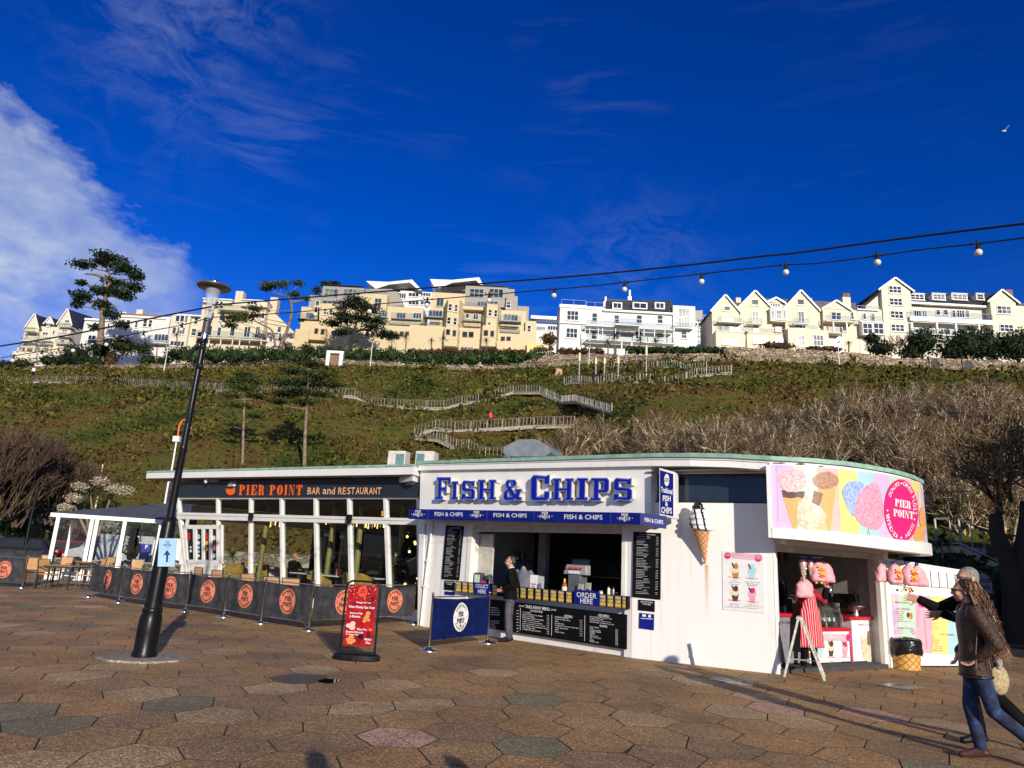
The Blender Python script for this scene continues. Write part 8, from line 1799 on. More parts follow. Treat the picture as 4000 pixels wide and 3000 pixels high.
h.win([(970,235,1045,292,2),(1120,235,1140,288),(1055,345,1085,380)],.2);h.win([(140,437,250,482,4),(375,428,485,472,3),(545,432,605,462,2)],-3.5);h.win([(692,410,765,490,3,2),(835,410,908,490,3,2)],-5)
h.bx(245,122,282,190,1.6,CRB,'chimney',4);h.bx(805,126,826,170,1.4,CRB,'chimney',4);h.bx(1060,118,1120,200,1.8,CRB,'chimney',3);
for x in(1068,1088,1106):h.bx(x-8,88,x+8,120,.7,BRK,'chimney_pot',3.5)
h=Bd('gabled_tower_house','tall cream gabled tower with long balconied wing and end gable at the right',145,3350,1050,1.954);h.bm=WHITEP
h.bx(180,155,400,None,11,CR2);h.gab(180,400,155,288,75,11,CR2,ov=.9);h.sl([(28,282,9),(172,146,2),(190,150,0),(60,288,8)],SLT);h.pg([(62,285),(184,180),(184,620),(62,620)],3,CR2,'side_wall',1)
h.bx(0,308,192,None,8,CR2,fo=.3);h.bx(35,410,200,503,1.5,WHITEP,'sun_room',-1.2);h.win([(40,418,110,498,2,2),(122,418,195,498,2,2)],-1.2);h.win([(40,342,62,385),(102,342,130,400)],.3);h.bal(0,165,308,-.2,22,.4);h.bal(20,195,400,-1.5,38,1)
h.bx(395,270,1022,None,9,CR2,fo=1.6);h.sl([(395,264,.8),(1030,264,.8),(1065,190,5),(395,190,5)],SLT);h.bx(395,264,985,279,.8,WHITEP,'gutter',.5)
for x0,x1,c in((395,512,3),(568,672,3),(718,838,3),(905,967,1)):h.bx(x0,188,x1,244,4,WHITEP,'dormer',1.0);h.bx(x0-3,184,x1+3,191,4.5,GREYM,'dormer_roof',.8);h.win([(x0+8,198,x1-8,236,c,2)],1.0)
h.win([(238,135,330,185,3,2),(243,228,338,278,3,2),(250,325,345,378,3,2),(256,427,353,478,3,2)]);h.win([(430,318,482,372,3),(492,318,525,372,2),(598,315,628,352),(655,315,687,352),(720,318,745,372),(757,318,812,372,3),(822,318,850,372),(440,460,495,505,2),(630,458,705,505,3),(740,460,830,505,3)],1.6)
h.bal(403,1030,376,-.8,42);h.bx(403,380,1030,410,.5,WHITEP,'balcony_beam',-.7);h.bal(420,1035,504,-.8,34)
for x in(416,610,755,930):h.bx(x-6,408,x+6,505,.5,WHITEP,'column',-.6)
h.bx(1010,245,1205,None,10,CR2,fo=-.4);h.gab(1010,1205,245,1112,166,10,CR2,fo=-.4,ov=.9);h.win([(1065,287,1168,343,3,2),(1085,428,1185,480,3,2)],-.4);h.bx(1205,282,1290,None,8,CR2,fo=1);h.bx(1140,158,1185,215,1.5,BRK,'chimney',4);h.bx(1205,262,1290,284,6,SLT,'roof_core',1)
h=Bd('yellow_apartments','large stepped yellow and grey apartment block with bays and glass balconies',160,1150,1050,2.309);h.bm=M('balcony_dark',(.10,.095,.09),.6)
h.bx(55,500,1300,None,10,YLB,fo=-2);h.bx(12,545,140,None,6,YLB,'wall',-2.5);h.bx(65,345,232,None,9,YLB,fo=1);h.bx(220,322,560,None,10,YLB,fo=1);h.bx(552,225,842,None,9,YLB,fo=1.6);h.bx(838,345,1168,None,9,YLB,fo=1.8)
h.pg([(225,340),(245,312),(345,312),(375,345),(375,520),(225,520)],3,YLB,'bay',-.8);h.bx(135,530,280,640,2,YLB,'bay',-3.6);h.bx(250,150,625,305,8,GRB,'penthouse',3.5);h.bx(246,146,630,152,9,BLACKP,'penthouse_eave',3);h.bx(132,240,250,362,8,GRB,'penthouse',3);h.pg([(625,182),(880,182),(925,210),(960,260),(978,335),(625,335)],7,GRB,'penthouse',5)
h.win([(272,183,395,255,3,2),(442,185,565,250,3,2)],3.5,PANC,GREYM);h.win([(192,292,225,338)],3);h.win([(255,294,470,330,5)],3.4,None,GREYM);h.win([(725,270,783,345,2,2),(762,380,835,432,3)],1.6,None,GREYM);h.win([(265,360,290,413,1,2),(317,366,345,420,1,2)],-.8)
h.win([(108,398,185,452,3),(92,505,152,545,3)],1,None,GREYM);h.win([(183,540,213,585),(240,545,272,593)],-3.6,PANE,BRK);h.win([(338,560,376,605),(392,560,430,605),(645,560,672,608),(692,568,720,610),(950,568,985,610),(1003,568,1033,605),(95,592,128,620)],-2,PANE,BRK)
h.win([(925,398,1002,448,3),(1070,400,1148,450,3)],1.8,None,GREYM);h.bal(22,210,450,-2.2,42);h.bal(868,1140,450,-1.2,46);h.bal(745,840,436,-1,40);h.bal(240,470,332,-.6,40,2);h.bal(560,840,226,1.8,28,.4);h.bal(820,1270,522,-1.6,30,.4)
h.r(1600,1050,2.117);h.bx(0,492,1050,None,10,YLB,fo=-1.8);h.bx(185,200,462,None,9,YLB,fo=1.2);h.bx(438,310,610,None,9,YLB,fo=1.6);h.bx(745,345,965,None,9,YLB,fo=1);h.bx(960,432,1048,None,9,YLB,fo=0);h.bx(458,138,812,312,8,GRB,'penthouse',3.5);h.bx(454,134,816,141,9,BLACKP,'penthouse_eave',3.2);h.bx(798,225,892,350,8,GRB,'penthouse',2.5);h.bx(812,168,868,230,7,GRB,'penthouse',4.5);h.bx(890,310,985,440,7,GRB,'penthouse',3)
def bay(x0,x1,y0,y1,fo=-.6):
 mb=MB();a=h.xz(x0,400,fo)[0];b=h.xz(x1,400,fo)[0];z=h.xz((x0+x1)/2,y0,fo)[1];z0=h.xz((x0+x1)/2,y1,fo)[1];w=b-a
 mb.prism([(a,1.4,z0),(a+w*.22,fo,z0),(b-w*.22,fo,z0),(b,1.4,z0)],(0,0,z-z0));o=part('bay',mb,YLB,h.t)
 for y in range(int(y0)+60,int(y1),110):zz=h.xz((x0+x1)/2,y+40,fo)[1];part('string_course',MB().prism([(a-.05,1.4,zz),(a+w*.21,fo-.07,zz),(b-w*.21,fo-.07,zz),(b+.05,1.4,zz)],(0,0,.2)),YLB,h.t)
bay(270,442,248,600,-2.6);bay(600,758,292,600,-2.4);bay(258,450,488,640,-3.6);bay(565,770,470,640,-3.4)
h.win([(322,292,350,347,1,2),(372,298,398,355,1,2),(310,402,340,458,1,2),(364,408,390,465,1,2)],-2.6);h.win([(303,503,333,545),(358,510,383,557)],-3.6,PANE,BRK);h.win([(652,338,680,390,1,2),(700,342,724,398,1,2),(645,443,672,468)],-2.4);h.win([(615,510,648,553),(670,515,697,560)],-3.4,PANE,BRK)
h.win([(497,168,612,237,3,2),(658,168,774,238,3,2),(562,270,640,308,3),(665,270,730,300,2)],3.5,PANE,GREYM);h.win([(798,272,835,325,1,2)],2.5);h.win([(225,242,280,310,2),(160,345,270,395,4)],1.2,None,GREYM);h.win([(780,378,895,430,4),(775,480,890,490,4)],1,None,GREYM);h.win([(465,370,492,408),(528,373,567,422,2),(30,365,100,415,3)],1.6)
h.win([(438,522,476,565),(490,523,528,566),(755,563,787,597),(803,563,835,600)],-1.8,PANE,BRK);h.win([(425,648,528,685,4),(730,652,860,680,5),(165,640,220,670,3),(95,640,130,668,2)],-1.8,PANC,GREYM);h.win([(975,470,1002,530,1,2),(970,570,998,605)],0)
h.bal(110,272,396,-1.6,44);h.bal(435,605,428,-1.2,42);h.bal(742,922,432,-2,44);h.bal(460,740,310,1,26,2);h.bal(90,262,474,-1.6,24,.3);h.bal(745,910,524,-2,34,.4);h.bx(440,310,610,338,1.6,YLB,'balcony_beam',0);h.pg([(720,600),(830,596),(1050,660),(1050,700),(720,700)],1,YLB,'garden_wall',-4)
h.pg([(970,612),(1100,614),(1180,640),(1195,665),(970,690)],1,wallpaint('bright_yellow_wall',(.62,.48,.17),.2),'garden_wall',-5)
h=Bd('white_flats','white flats with upswept butterfly roofs rising behind the yellow block',188,1150,1050,2.309);h.bx(955,205,1275,None,9,WHB);h.bx(740,138,1018,215,8,WHB,fo=2);h.win([(950,222,1005,268,3),(1030,218,1122,252,3),(1138,218,1230,248,4),(1030,290,1122,325,3),(1138,292,1230,325,3)])
h.pg([(645,110),(850,118),(1062,97),(1148,190),(1120,190),(1040,122),(850,142),(735,180)],8,WHITEP,'butterfly_roof',-2);h.r(1600,1050,2.117);h.bx(250,108,505,175,8,WHB,fo=2);h.pg([(168,85),(350,92),(575,70),(608,135),(585,135),(550,95),(350,116),(250,160),(205,150)],8,WHITEP,'butterfly_roof',-2)
h.bx(1003,390,1245,416,3,WHITEP,'link_bridge',0);h.bx(1040,458,1245,None,8,WHB);h.win([(1050,478,1120,508,4),(1142,474,1225,508,4)])
h=Bd('cream_villa','cream villa with broad upper bays and verandah left of the twisted pine',168,600,1100,1.954);h.bm=CRB;YC=wallpaint('warm_cream_wall',(.54,.465,.32),.4)
h.bx(378,160,868,None,9,YC);h.bx(378,132,598,162,3,CR2,'upper_bay',-1);h.bx(670,140,868,190,3,CR2,'upper_bay',-1);h.bx(374,128,602,136,4,WHITEP,'eave',-1.4);h.bx(664,137,872,143,4,WHITEP,'eave',-1.4);h.bal(488,712,208,-2,26,3);h.pg([(868,190),(900,215),(1072,385),(1072,495),(868,495)],7,YC,'side_wall',2)
h.bx(330,385,378,None,6,YC);h.bal(318,860,432,-2.4,46);h.win([(422,340,446,412),(488,350,515,415),(585,350,620,415),(692,345,738,425,2),(778,345,810,430,2),(505,240,540,300),(435,235,462,300)]);h.win([(465,150,498,180),(508,152,530,178),(715,152,790,176,3)],-1);h.win([(945,345,975,388),(1100,400,1110,420)],2)
for x in(350,420,510,600,655,730,820):h.bx(x-3,440,x+3,492,.3,WHITEP,'column',-2.2)
h.bx(622,72,680,170,2,YC,'chimney',1);h.bx(886,120,942,235,2,YC,'chimney',3);h.bx(870,390,985,None,3,CR2,'round_bay',-1);h.win([(885,405,910,460),(955,400,975,455)],-1)
h=Bd('white_terrace','white terrace of bay-fronted houses behind the tall conifer',178,600,1100,1.954);h.bm=WHB
h.bx(140,258,285,None,8,CR2,fo=-1);h.bx(280,258,380,None,8,CR2);h.bx(135,250,384,260,8,WHITEP,'cornice',-1.2);h.win([(170,260,200,305),(205,260,235,308),(240,262,262,312),(145,350,172,400),(180,350,240,402,3),(128,455,235,492,4)],-1);h.win([(312,275,340,325,1,2),(290,360,325,413,1,2)])
h.r(50,1150,3.403);h.bx(960,330,1420,None,8,WHB);h.bx(950,325,1425,350,9,WHITEP,'cornice',-.5);h.bx(1390,295,2100,None,8,WHB,fo=-.6);h.bx(1385,286,2030,310,9,WHITEP,'cornice',-1);h.bx(1400,262,2000,290,5,BRK,'hipped_roof',2);h.bx(1640,200,1725,285,1.5,CR2,'chimney',3);h.bx(1400,232,1500,285,1.5,WHITEP,'chimney',3);h.bx(1985,300,2110,None,8,WHB,'wall',0)
h.win([(1445,335,1490,385,1,2),(1510,340,1555,440,1,2),(1628,370,1662,440,1,2),(1735,342,1785,430,1,2),(1808,340,1852,435,1,2),(1885,530,2070,615,4),(1400,545,1450,570)],-.6);h.win([(1000,545,1095,655,2,2),(1260,385,1285,460),(1060,385,1110,440)]);h.bal(1780,2060,640,-2.5,90)
h=Bd('cream_hotel','cream hotel with two steep slate gables and tiers of balconies at the far left',196,50,1150,3.403);h.bm=CR2
h.bx(165,450,350,None,6,CR2,fo=1);h.gab(165,350,455,285,262,3,CR2,fo=1,ov=.3);h.sl([(290,262,1),(470,318,14),(440,440,14),(345,455,1)],SLT);h.bx(345,430,640,None,8,CR2,fo=2);h.gab(430,545,385,490,305,5,WHITEP,fo=2);h.win([(455,385,495,425,2)],1.9);h.sl([(492,305,3),(605,335,14),(600,420,12),(540,390,3)],SLT)
h.bx(600,395,790,None,8,CR2,fo=0);h.gab(600,790,400,738,198,3,CR2,fo=0,ov=.3);h.sl([(742,198,0),(1052,300,18),(968,462,18),(795,405,0)],SLT);h.sl([(795,410,1),(968,470,18),(968,620,18),(795,640,1)],YC,'side_wall')
h.bx(0,770,640,None,10,CR2,'terrace_wall',-3);h.win([(210,795,240,828,2),(312,783,343,818,2)],-3)
for y,xs0 in((480,((130,290),(600,770))),(610,((90,215),(230,350),(360,500),(590,750))),(700,((70,200),(210,330),(350,480),(560,720)))):
 for a,b in xs0:h.bal(a,b,y-(a>550)*55,-1.4,42,2.4)
h.win([(695,342,752,378,2),(660,468,720,508,2),(635,598,690,636,2)]);h.win([(170,545,205,578,2),(150,655,180,690,2)],1);h.win([(260,520,330,550,2),(400,505,470,540,2),(535,480,560,530),(240,650,300,680,2),(380,630,440,665,2)],2)
for k in range(6):h.bx(55+k*105,708-k*4,75+k*105,772,.5,CR2,'pier',-3)
# RIDGE WALLS, RAILINGS, PATHS
def ridgewall(x0,x1,lab,seed=0,holes=()):
 mb=MB();n=int((x1-x0)/.8);r_=random.Random(seed)
 for i in range(n):
  a=x0+(x1-x0)*i/n;b=x0+(x1-x0)*(i+1)/n;h=wh_((a+b)/2)+r_.uniform(-.12,.16)+.25*noise.noise((a*.2,1,1));ya,yb=yr_(a),yr_(b)
  mb.add([(a,ya,37),(b,yb,37),(b,yb,38+h),(a,ya,38+h),(a,ya+1,37),(b,yb+1,37),(b,yb+1,38+h),(a,ya+1,38+h)],[(0,1,2,3),(4,7,6,5),(3,2,6,7),(0,3,7,4),(1,5,6,2)])
 tag(part('ridge_wall',mb,RWM),lab,'wall')
RWM=brickmat('ridge_stone',(.17,.12,.075),(.42,.33,.22),(.09,.065,.045),1.0,.7,.35,.08)
ridgewall(-200,14,'pale rubble retaining wall under the hedges, left of the zigzag path');ridgewall(14.02,38.3,'rubble retaining wall below the white villa',2);ridgewall(38.32,160,'tall brown rubble retaining wall under the gabled houses',3)
def railing(name,lab,P,h=1.1,step=1.9,m=GALV,pw=.07,bw=.03,bstep=.42,deck=None,rail2=True):
 P=[Vector(p) for p in P];t=thing(name,lab,'railing' if not deck else 'walkway',P[0]);o=P[0];Q=[p-o for p in P]
 pm=MB().box(-pw/2,-pw/2,0,pw/2,pw/2,h).mesh('post');mbb=MB()
 for i in range(len(Q)-1):
  a,b=Q[i],Q[i+1];L=(b-a).length;n=max(1,round(L/step))
  for k in range(n+(i==len(Q)-2)):link('post',pm,m,t,None,a+(b-a)*k/n)
  nb=int(L/bstep)
  for k in range(nb):q=a+(b-a)*k/nb;mbb.box(q.x-bw/2,q.y-.015,q.z+.1,q.x+bw/2,q.y+.015,q.z+h)
  part('top_rail',MB().bar(a+Vector((0,0,h)),b+Vector((0,0,h)),.08,.08),M('dark_handrail',(.06,.035,.03),.6) if deck else m,t)
  if rail2:part('bottom_rail',MB().bar(a+Vector((0,0,.12)),b+Vector((0,0,.12)),.05),m,t)
  if deck:
   d=(b-a);nrm=Vector((-d.y,d.x,0)).normalized()*deck
   part('deck',MB().prism([a,b,b+nrm,a+nrm],(0,0,-.28)),M('walkway_deck',(.30,.27,.22),.8,var=.2),t)
   if abs(b.z-a.z)>.7:
    ns=int(abs(b.z-a.z)/.2)+1;mb=MB()
    for k in range(ns):q=a+d*(k/ns);q2=a+d*((k+1)/ns);z=max(q.z,q2.z);mb.box(min(q.x,q2.x),q.y-.06,z-.35,max(q.x,q2.x),q.y-.0,z)
    part('stair_riser',mb,M('walkway_deck',(.3,.27,.22)),t)['kind']='stuff'
   part('support_post',MB().bar(a+nrm*.3-Vector((0,0,.2)),a+nrm*.3-Vector((0,0,3.0)),.14),m,t)
 part('balusters',mbb,m,t)['kind']='stuff';return t
IRON=M('iron_railing',(.05,.045,.04),.7)
railing('ridge_railing','dark iron railing at the foot of the ridge wall',[(x,yr_(x)-2.6,38.0) for x in range(-125,105,5)],1.2,5,IRON,.12,.04,.35)
def way(pts,lab,lift=.5):
 P=[HIT(*p) for p in pts]
 for k in range(3):
  for i in range(1,len(P)-1):
   yy=(P[i-1].y+P[i+1].y)/2*.35+P[i].y*.65;P[i]=AY(pts[i][0],pts[i][1],yy)
 P=[Vector((p.x,p.y-.8,0)) for p in P];P=[AY(pts[i][0],pts[i][1],p.y) for i,p in enumerate(P)]
 railing('walkway',lab,P,1.15,2.0,deck=1.7)
way([(-40,1476),(60,1500),(141,1490),(336,1494),(550,1505),(760,1520),(890,1524),(1020,1536),(1347,1547),(1385,1550),(1450,1585),(1600,1592),(1732,1596),(1803,1577),(1868,1568),(1912,1558),(2004,1533),(2107,1533),(2194,1572),(2250,1569),(2390,1612)],'long zigzag walkway with grey railings crossing the whole hillside')
way([(1618,1707),(1700,1674),(1776,1685),(2085,1666),(2244,1663)],'walkway rising right from the lower left landing');way([(1618,1709),(1705,1716),(1781,1753),(1830,1753),(1895,1788),(1988,1789)],'lowest stairway going down right towards the roof hood')
way([(2203,1499),(2230,1494),(2270,1493),(2310,1496),(2336,1500),(2390,1486),(2461,1499),(2500,1488),(2540,1488),(2597,1501),(2640,1500),(2722,1467),(2760,1465),(2857,1457)],'scalloped viewing platform walkway with pale capped poles');way([(2358,1436),(2480,1432),(2515,1441),(2624,1430),(2695,1448),(2760,1440)],'short upper stairway just below the stone wall')
way([(3660,2133),(3718,2133),(3754,2134),(3899,2203),(3985,2206),(4080,2207)],'near stairway with railings at the right behind the kiosk')
CAPM=M('beacon_cap',(.75,.68,.40),.5)
for x,yt,yb,w in((2261,1370,1490,'leftmost'),(2326,1392,1484,'second'),(2360,1392,1484,'third'),(2414,1388,1486,'fourth'),(2524,1338,1490,'tallest, rightmost')):
 p=HIT(x,yb);t=thing('beacon_pole',w+' of the pale capped poles on the viewing platform','pole',p,0,'pale capped poles');H_=(yb-yt)/FPX*p.y;part('pole',MB().lathe([(.12,-2),(.12,H_*.72)],8),GALV,t);part('cap',MB().lathe([(.17,H_*.72),(.17,H_),(0,H_)],8),CAPM,t)
for x,yt,yb,Y_,w in((1445,1332,1437,0,'thin white lamp column before the clipped hedge'),(640,1350,1450,0,'thin white lamp column left of the street lamp'),(3280,1330,1450,0,'thin white lamp column before the tall stone wall'),(2300,1352,1434,0,'thin grey lamp column left of the viewing platform')):
 p=HIT(x,yb);t=thing('lamp_column',w,'lamp post',p);H_=(yb-yt)/FPX*p.y;part('column',MB().lathe([(.09,-1),(.06,H_)],8),PRINTW,t);part('lamp_head',MB().box(-.1,-.9,H_,.1,.1,H_+.12),PRINTW,t)
t=thing('garden_gate','small white-pillared gateway in the wall below the yellow flats','gate',HIT(1304,1428));
for s in(-1,1):part('pillar',MB().box(s*1.3-.35,-.3,-.5,s*1.3+.35,.4,2.6),WHITEP,t)
part('arch',MB().box(-1.7,-.25,2.5,1.7,.35,3.0),WHITEP,t);part('gate_leaf',MB().box(-.9,.3,-.3,.9,.4,2.3),BRK,t)
# TREES
def leafmat(n,c,isl=.55,ns=.35):return M(n,c,.7,var=.35,ns=ns,island=isl,spec=.25,cs='World')
LG=leafmat('hedge_leaf',(.030,.062,.014));LD=leafmat('dark_leaf',(.016,.030,.009));LC=leafmat('conifer_leaf',(.028,.045,.012));LB=leafmat('brown_leaf',(.10,.055,.025));LP=leafmat('pine_leaf',(.05,.075,.012));LY=leafmat('grey_leaf',(.13,.14,.10));BARK=M('bark',(.20,.145,.10),.9,var=.3,ns=2,bmp=.6,bs=10,bd=.05);BARKD=M('dark_bark',(.02,.017,.014),.95,bmp=.4)
def cloud(c,r,n,rng,hollow=.55):
 d=rng.normal(size=(n,3));d/=np.linalg.norm(d,axis=1)[:,None];k=hollow+(1-hollow)*rng.random(n)[:,None]
 lump=1+.22*np.sin(d[:,:1]*5+c[0])*np.cos(d[:,2:]*6+c[0]*.7);return np.asarray(c)+d*k*lump*np.asarray(r)
def bush(name,lab,L,m,cat='bush',dens=9,sz=.42,group=None,asp=1.7):
 """L: (px, py, rx_px, ry_px, Y) ellipsoids"""
 P=[];r2=np.random.default_rng(len(lab)*7+int(L[0][0]));c0=AY(L[0][0],L[0][1],L[0][4])
 for px,py,rx,ry,Y in L:c=AY(px,py,Y);k=Y/FPX;R3=(rx*k,min(rx,ry*1.6)*k,ry*k);P.append(cloud(c-c0,R3,int(dens*(rx*k)*(ry*k)*11+90),r2))
 P=np.concatenate(P);V,F=cards(P,sz*.72*(.6+.8*r2.random(len(P))),r2,asp,.2);t=thing(name,lab,cat,c0,0,group);npmesh('foliage',V,F,m,t)
 mb=MB();c=AY(L[0][0],L[0][1]+L[0][3],L[0][4])-c0;mb.tube([c+Vector((0,0,-1)),c*.3],[.15,.08],6);part('stem',mb,BARKD,t)
 for px,py,rx,ry,Y in L:c=AY(px,py,Y)-c0;k=Y/FPX;part('inner_mass',MB().ball(c,(rx*k*.62,min(rx,ry*1.6)*k*.6,ry*k*.66),12,8),m,t)
 return t
def yy(px):return yr_((px-2000)/FPX*140)+1.5
def H_(name,lab,x0,x1,yt,yb,m,Y=None,**k):
 n=max(1,int((x1-x0)/((yb-yt)*.8)));bush(name,lab,[(x0+(x1-x0)*(i+.5)/n,(yt+yb)/2+((i*7)%5-2),(x1-x0)/n*.75,(yb-yt)/2,Y or yy(x0+(x1-x0)*(i+.5)/n)) for i in range(n)],m,'hedge',**k)
H_('clipped_hedge','dark green hedge under the cream villa, behind the street lamp',720,960,1350,1432,LG);H_('clipped_hedge','bright green ivy hedge under the twisted pine',960,1200,1352,1430,LG);H_('clipped_hedge','long clipped hedge under the left half of the yellow flats',1190,1560,1352,1425,LG);H_('clipped_hedge','long brown-topped hedge under the right half of the yellow flats',1560,2060,1368,1440,LG)
H_('brown_hedge','brown top band of the hedge under the yellow flats',1600,2050,1362,1392,LB);bush('ivy_mound','round ivy mound spilling over the wall right of the yellow flats',[(2100,1405,70,42,137),(2160,1400,40,25,136),(2080,1440,30,25,136.5)],LG);H_('brown_hedge','brown hedge before the left end of the white villa',2185,2355,1358,1392,LB,133)
H_('clipped_hedge','green hedge before the white villa, right of its porch',2450,2840,1352,1388,LG,129);bush('brown_shrub','low brown rounded shrub on the tall wall before the gabled houses',[(3035,1352,85,17,127)],LB);bush('brown_shrub','low brown shrub on the tall wall left of the thin lamp column',[(3185,1362,45,12,127),(3250,1363,50,11,127)],LB)
bush('evergreen_tree','small evergreen beside the tower house sun room',[(3405,1325,30,24,128),(3440,1362,62,34,128)],LD,'tree');bush('evergreen_tree','dark evergreen below the long balconied wing',[(3600,1338,82,62,127),(3560,1378,60,32,127)],LD,'tree');bush('evergreen_tree','large round dark evergreen before the end gable',[(3770,1345,92,70,126),(3840,1350,95,72,126),(3720,1375,60,45,126)],LD,'tree');bush('evergreen_tree','dark evergreen at the right picture edge',[(3960,1355,90,72,125),(4040,1350,80,75,125)],LD,'tree')
bush('round_shrub','brown green shrub between yellow flats and white villa',[(2145,1325,38,26,150)],LB);bush('dark_shrub','big dark shrub below the cream hotel',[(300,1395,75,55,160),(250,1415,45,30,160)],LD);bush('dark_shrub','dark shrub under the tall conifer',[(395,1365,50,40,157),(370,1420,60,35,156)],LD);bush('pale_shrub','pale green domed shrub before the white terrace',[(480,1350,62,38,158),(560,1360,40,25,157)],LC);bush('round_shrub','round shrub sitting on the ridge wall left of the lamp column',[(580,1408,42,26,154)],LC)
bush('rusty_shrub','rusty brown shrub beside the conifer trunk',[(435,1400,30,35,156)],LB);bush('dark_shrub','dark shrub at the far left of the ridge',[(90,1425,55,28,163),(20,1430,40,25,164)],LD);bush('dark_shrub','olive shrub below the hotel terrace',[(190,1410,45,25,161)],LC);bush('dark_shrub','dark shrub left of the street lamp hedge',[(690,1385,50,32,152),(640,1410,40,20,153)],LD)
def padtree(name,lab,Y,trunks,pads,m,sz=.45,dens=8,bark=BARK,w=.5,fat=1.25):
 pads=[(x,y,rx*(fat*.5+.5),ry*fat) for x,y,rx,ry in pads]
 r2=np.random.default_rng(int(pads[0][0]));c0=AY(*trunks[0][0],Y);t=thing(name,lab,'tree',c0)
 k=Y/FPX;tp=None
 for tr in trunks:
  P=[AY(x,y,Y)-c0 for x,y in tr];P=[P[0]+Vector((0,0,-1.5))]+P if tr is trunks[0] else P;n=len(P);mb=MB();mb.tube(smooth3(P,3),[w*(1-.8*i/(3*(n-1)))*(1 if tr is trunks[0] else.6) for i in range(3*(n-1)+1)],7);o=part('trunk' if tr is trunks[0] else 'limb',mb,bark,t);tp=tp or P
 Pn=[]
 for i,(x,y,rx,ry) in enumerate(pads):
  dy=((i*37)%9-4)*rx*k*.12;c=AY(x,y,Y)-c0+Vector((0,dy,0));Pn.append(cloud(c,(rx*k,rx*k*.8,ry*k),int(dens*rx*k*ry*k*16+160),r2,.1))
  b=min(smooth3(tp,6),key=lambda q:(q-c).length+(abs((q-c).x) if q.z>c.z-.3 else 0)*3);part('branch',MB().tube([b,(b+c)/2+Vector((0,0,-.2)),c+Vector((0,0,-ry*k*.4))],[w*.22,w*.15,.04],5),bark,t)
 P=np.concatenate(Pn);V,F=cards(P,sz*.62*(.5+.9*r2.random(len(P))),r2,2.2,.5);npmesh('crown',V,F,m,t);return t
padtree('tall_conifer','tall old conifer with layered crown above the white terrace',150,[[(393,1320),(405,1190),(430,1095),(415,1040)],[(430,1100),(380,1075),(330,1070)]],[(345,1045,62,13),(420,1005,55,16),(455,1025,70,16),(490,1055,70,22),(535,1080,34,22),(520,1120,40,22),(480,1150,45,20),(440,1095,55,16),(310,1100,26,12),(330,1165,48,24),(310,1190,30,18),(395,1140,42,20),(450,1140,55,20),(400,1190,48,20),(430,1225,42,22),(395,1020,50,14),(470,1265,35,12),(370,1275,30,14)],LD,.5,8,w=.85,fat=1.2)
padtree('twisted_pine','twisted flat-topped pine leaning over the cream villa',150,[[(1095,1352),(1122,1290),(1140,1215),(1128,1162),(1090,1150)],[(1075,1350),(1062,1290),(1010,1262),(960,1225)],[(1140,1180),(1180,1175),(1200,1160)]],[(1060,1122,45,13),(1105,1115,40,15),(1040,1130,28,9),(1168,1108,26,11),(1150,1150,32,9),(1195,1165,18,8),(895,1265,38,14),(945,1235,48,18),(990,1200,35,14),(920,1250,45,14),(1000,1235,30,10)],LP,.4,8,w=.5)
padtree('spreading_cedar','spreading dark cedar in front of the yellow flats',148,[[(1370,1345),(1385,1285),(1402,1235)],[(1380,1300),(1420,1288),(1470,1300)]],[(1400,1180,48,14),(1380,1200,70,16),(1440,1212,60,18),(1340,1232,55,12),(1300,1262,55,11),(1410,1240,80,14),(1470,1250,45,14),(1500,1300,50,16),(1340,1290,36,10),(1460,1285,50,12),(1530,1315,35,14),(1350,1255,60,12)],LD,.45,9,BARKD,.6)
padtree('slope_pine','tall thin pine standing on the slope behind the restaurant, right of two',66,[[(1188,1850),(1192,1700),(1203,1500),(1208,1370)]],[(1200,1370,25,22),(1180,1405,50,16),(1225,1425,45,12),(1150,1450,60,12),(1240,1470,60,11),(1120,1490,65,14),(1200,1490,60,14),(1290,1498,50,9),(1100,1530,55,13),(1180,1535,60,12),(1260,1545,55,9),(1090,1570,40,9),(1190,1575,45,9)],LC,.2,44,w=.27,fat=1.45)
padtree('slope_pine','slender pine with yellow-green top on the slope, left of two',68,[[(946,1850),(950,1700),(955,1560),(956,1450)]],[(955,1468,38,14),(925,1490,40,12),(990,1490,42,12),(950,1515,70,14),(900,1545,40,9),(1000,1545,45,9),(930,1580,55,9),(990,1620,40,7),(900,1650,45,8)],LP,.19,40,w=.22,fat=1.4)
padtree('far_conifer','dark spiky conifer top behind the grey penthouse',200,[[(1245,1180),(1265,1110)]],[(1240,1140,20,18),(1275,1112,28,9),(1310,1108,22,7)],LD,.5,4)
def fan(mb_pts,c,R,n,rng,droop=.5,w=.05):
 V=[];F=[]
 for i in range(n):
  a=rng.random()*6.283;e=rng.uniform(-.5,1.35);d=Vector((math.cos(a)*math.cos(e),math.sin(a)*math.cos(e),math.sin(e)));s=Vector((-math.sin(a),math.cos(a),0))*w;L=R*rng.uniform(.75,1.05);k=len(V)
  for f in(0,.4,.75,1):p=c+d*L*f+Vector((0,0,-droop*L*f*f));V+=[p-s*(1.1-f),p+s*(1.1-f)]
  for j in range(3):F.append((k+2*j,k+2*j+1,k+2*j+3,k+2*j+2))
 return V,F
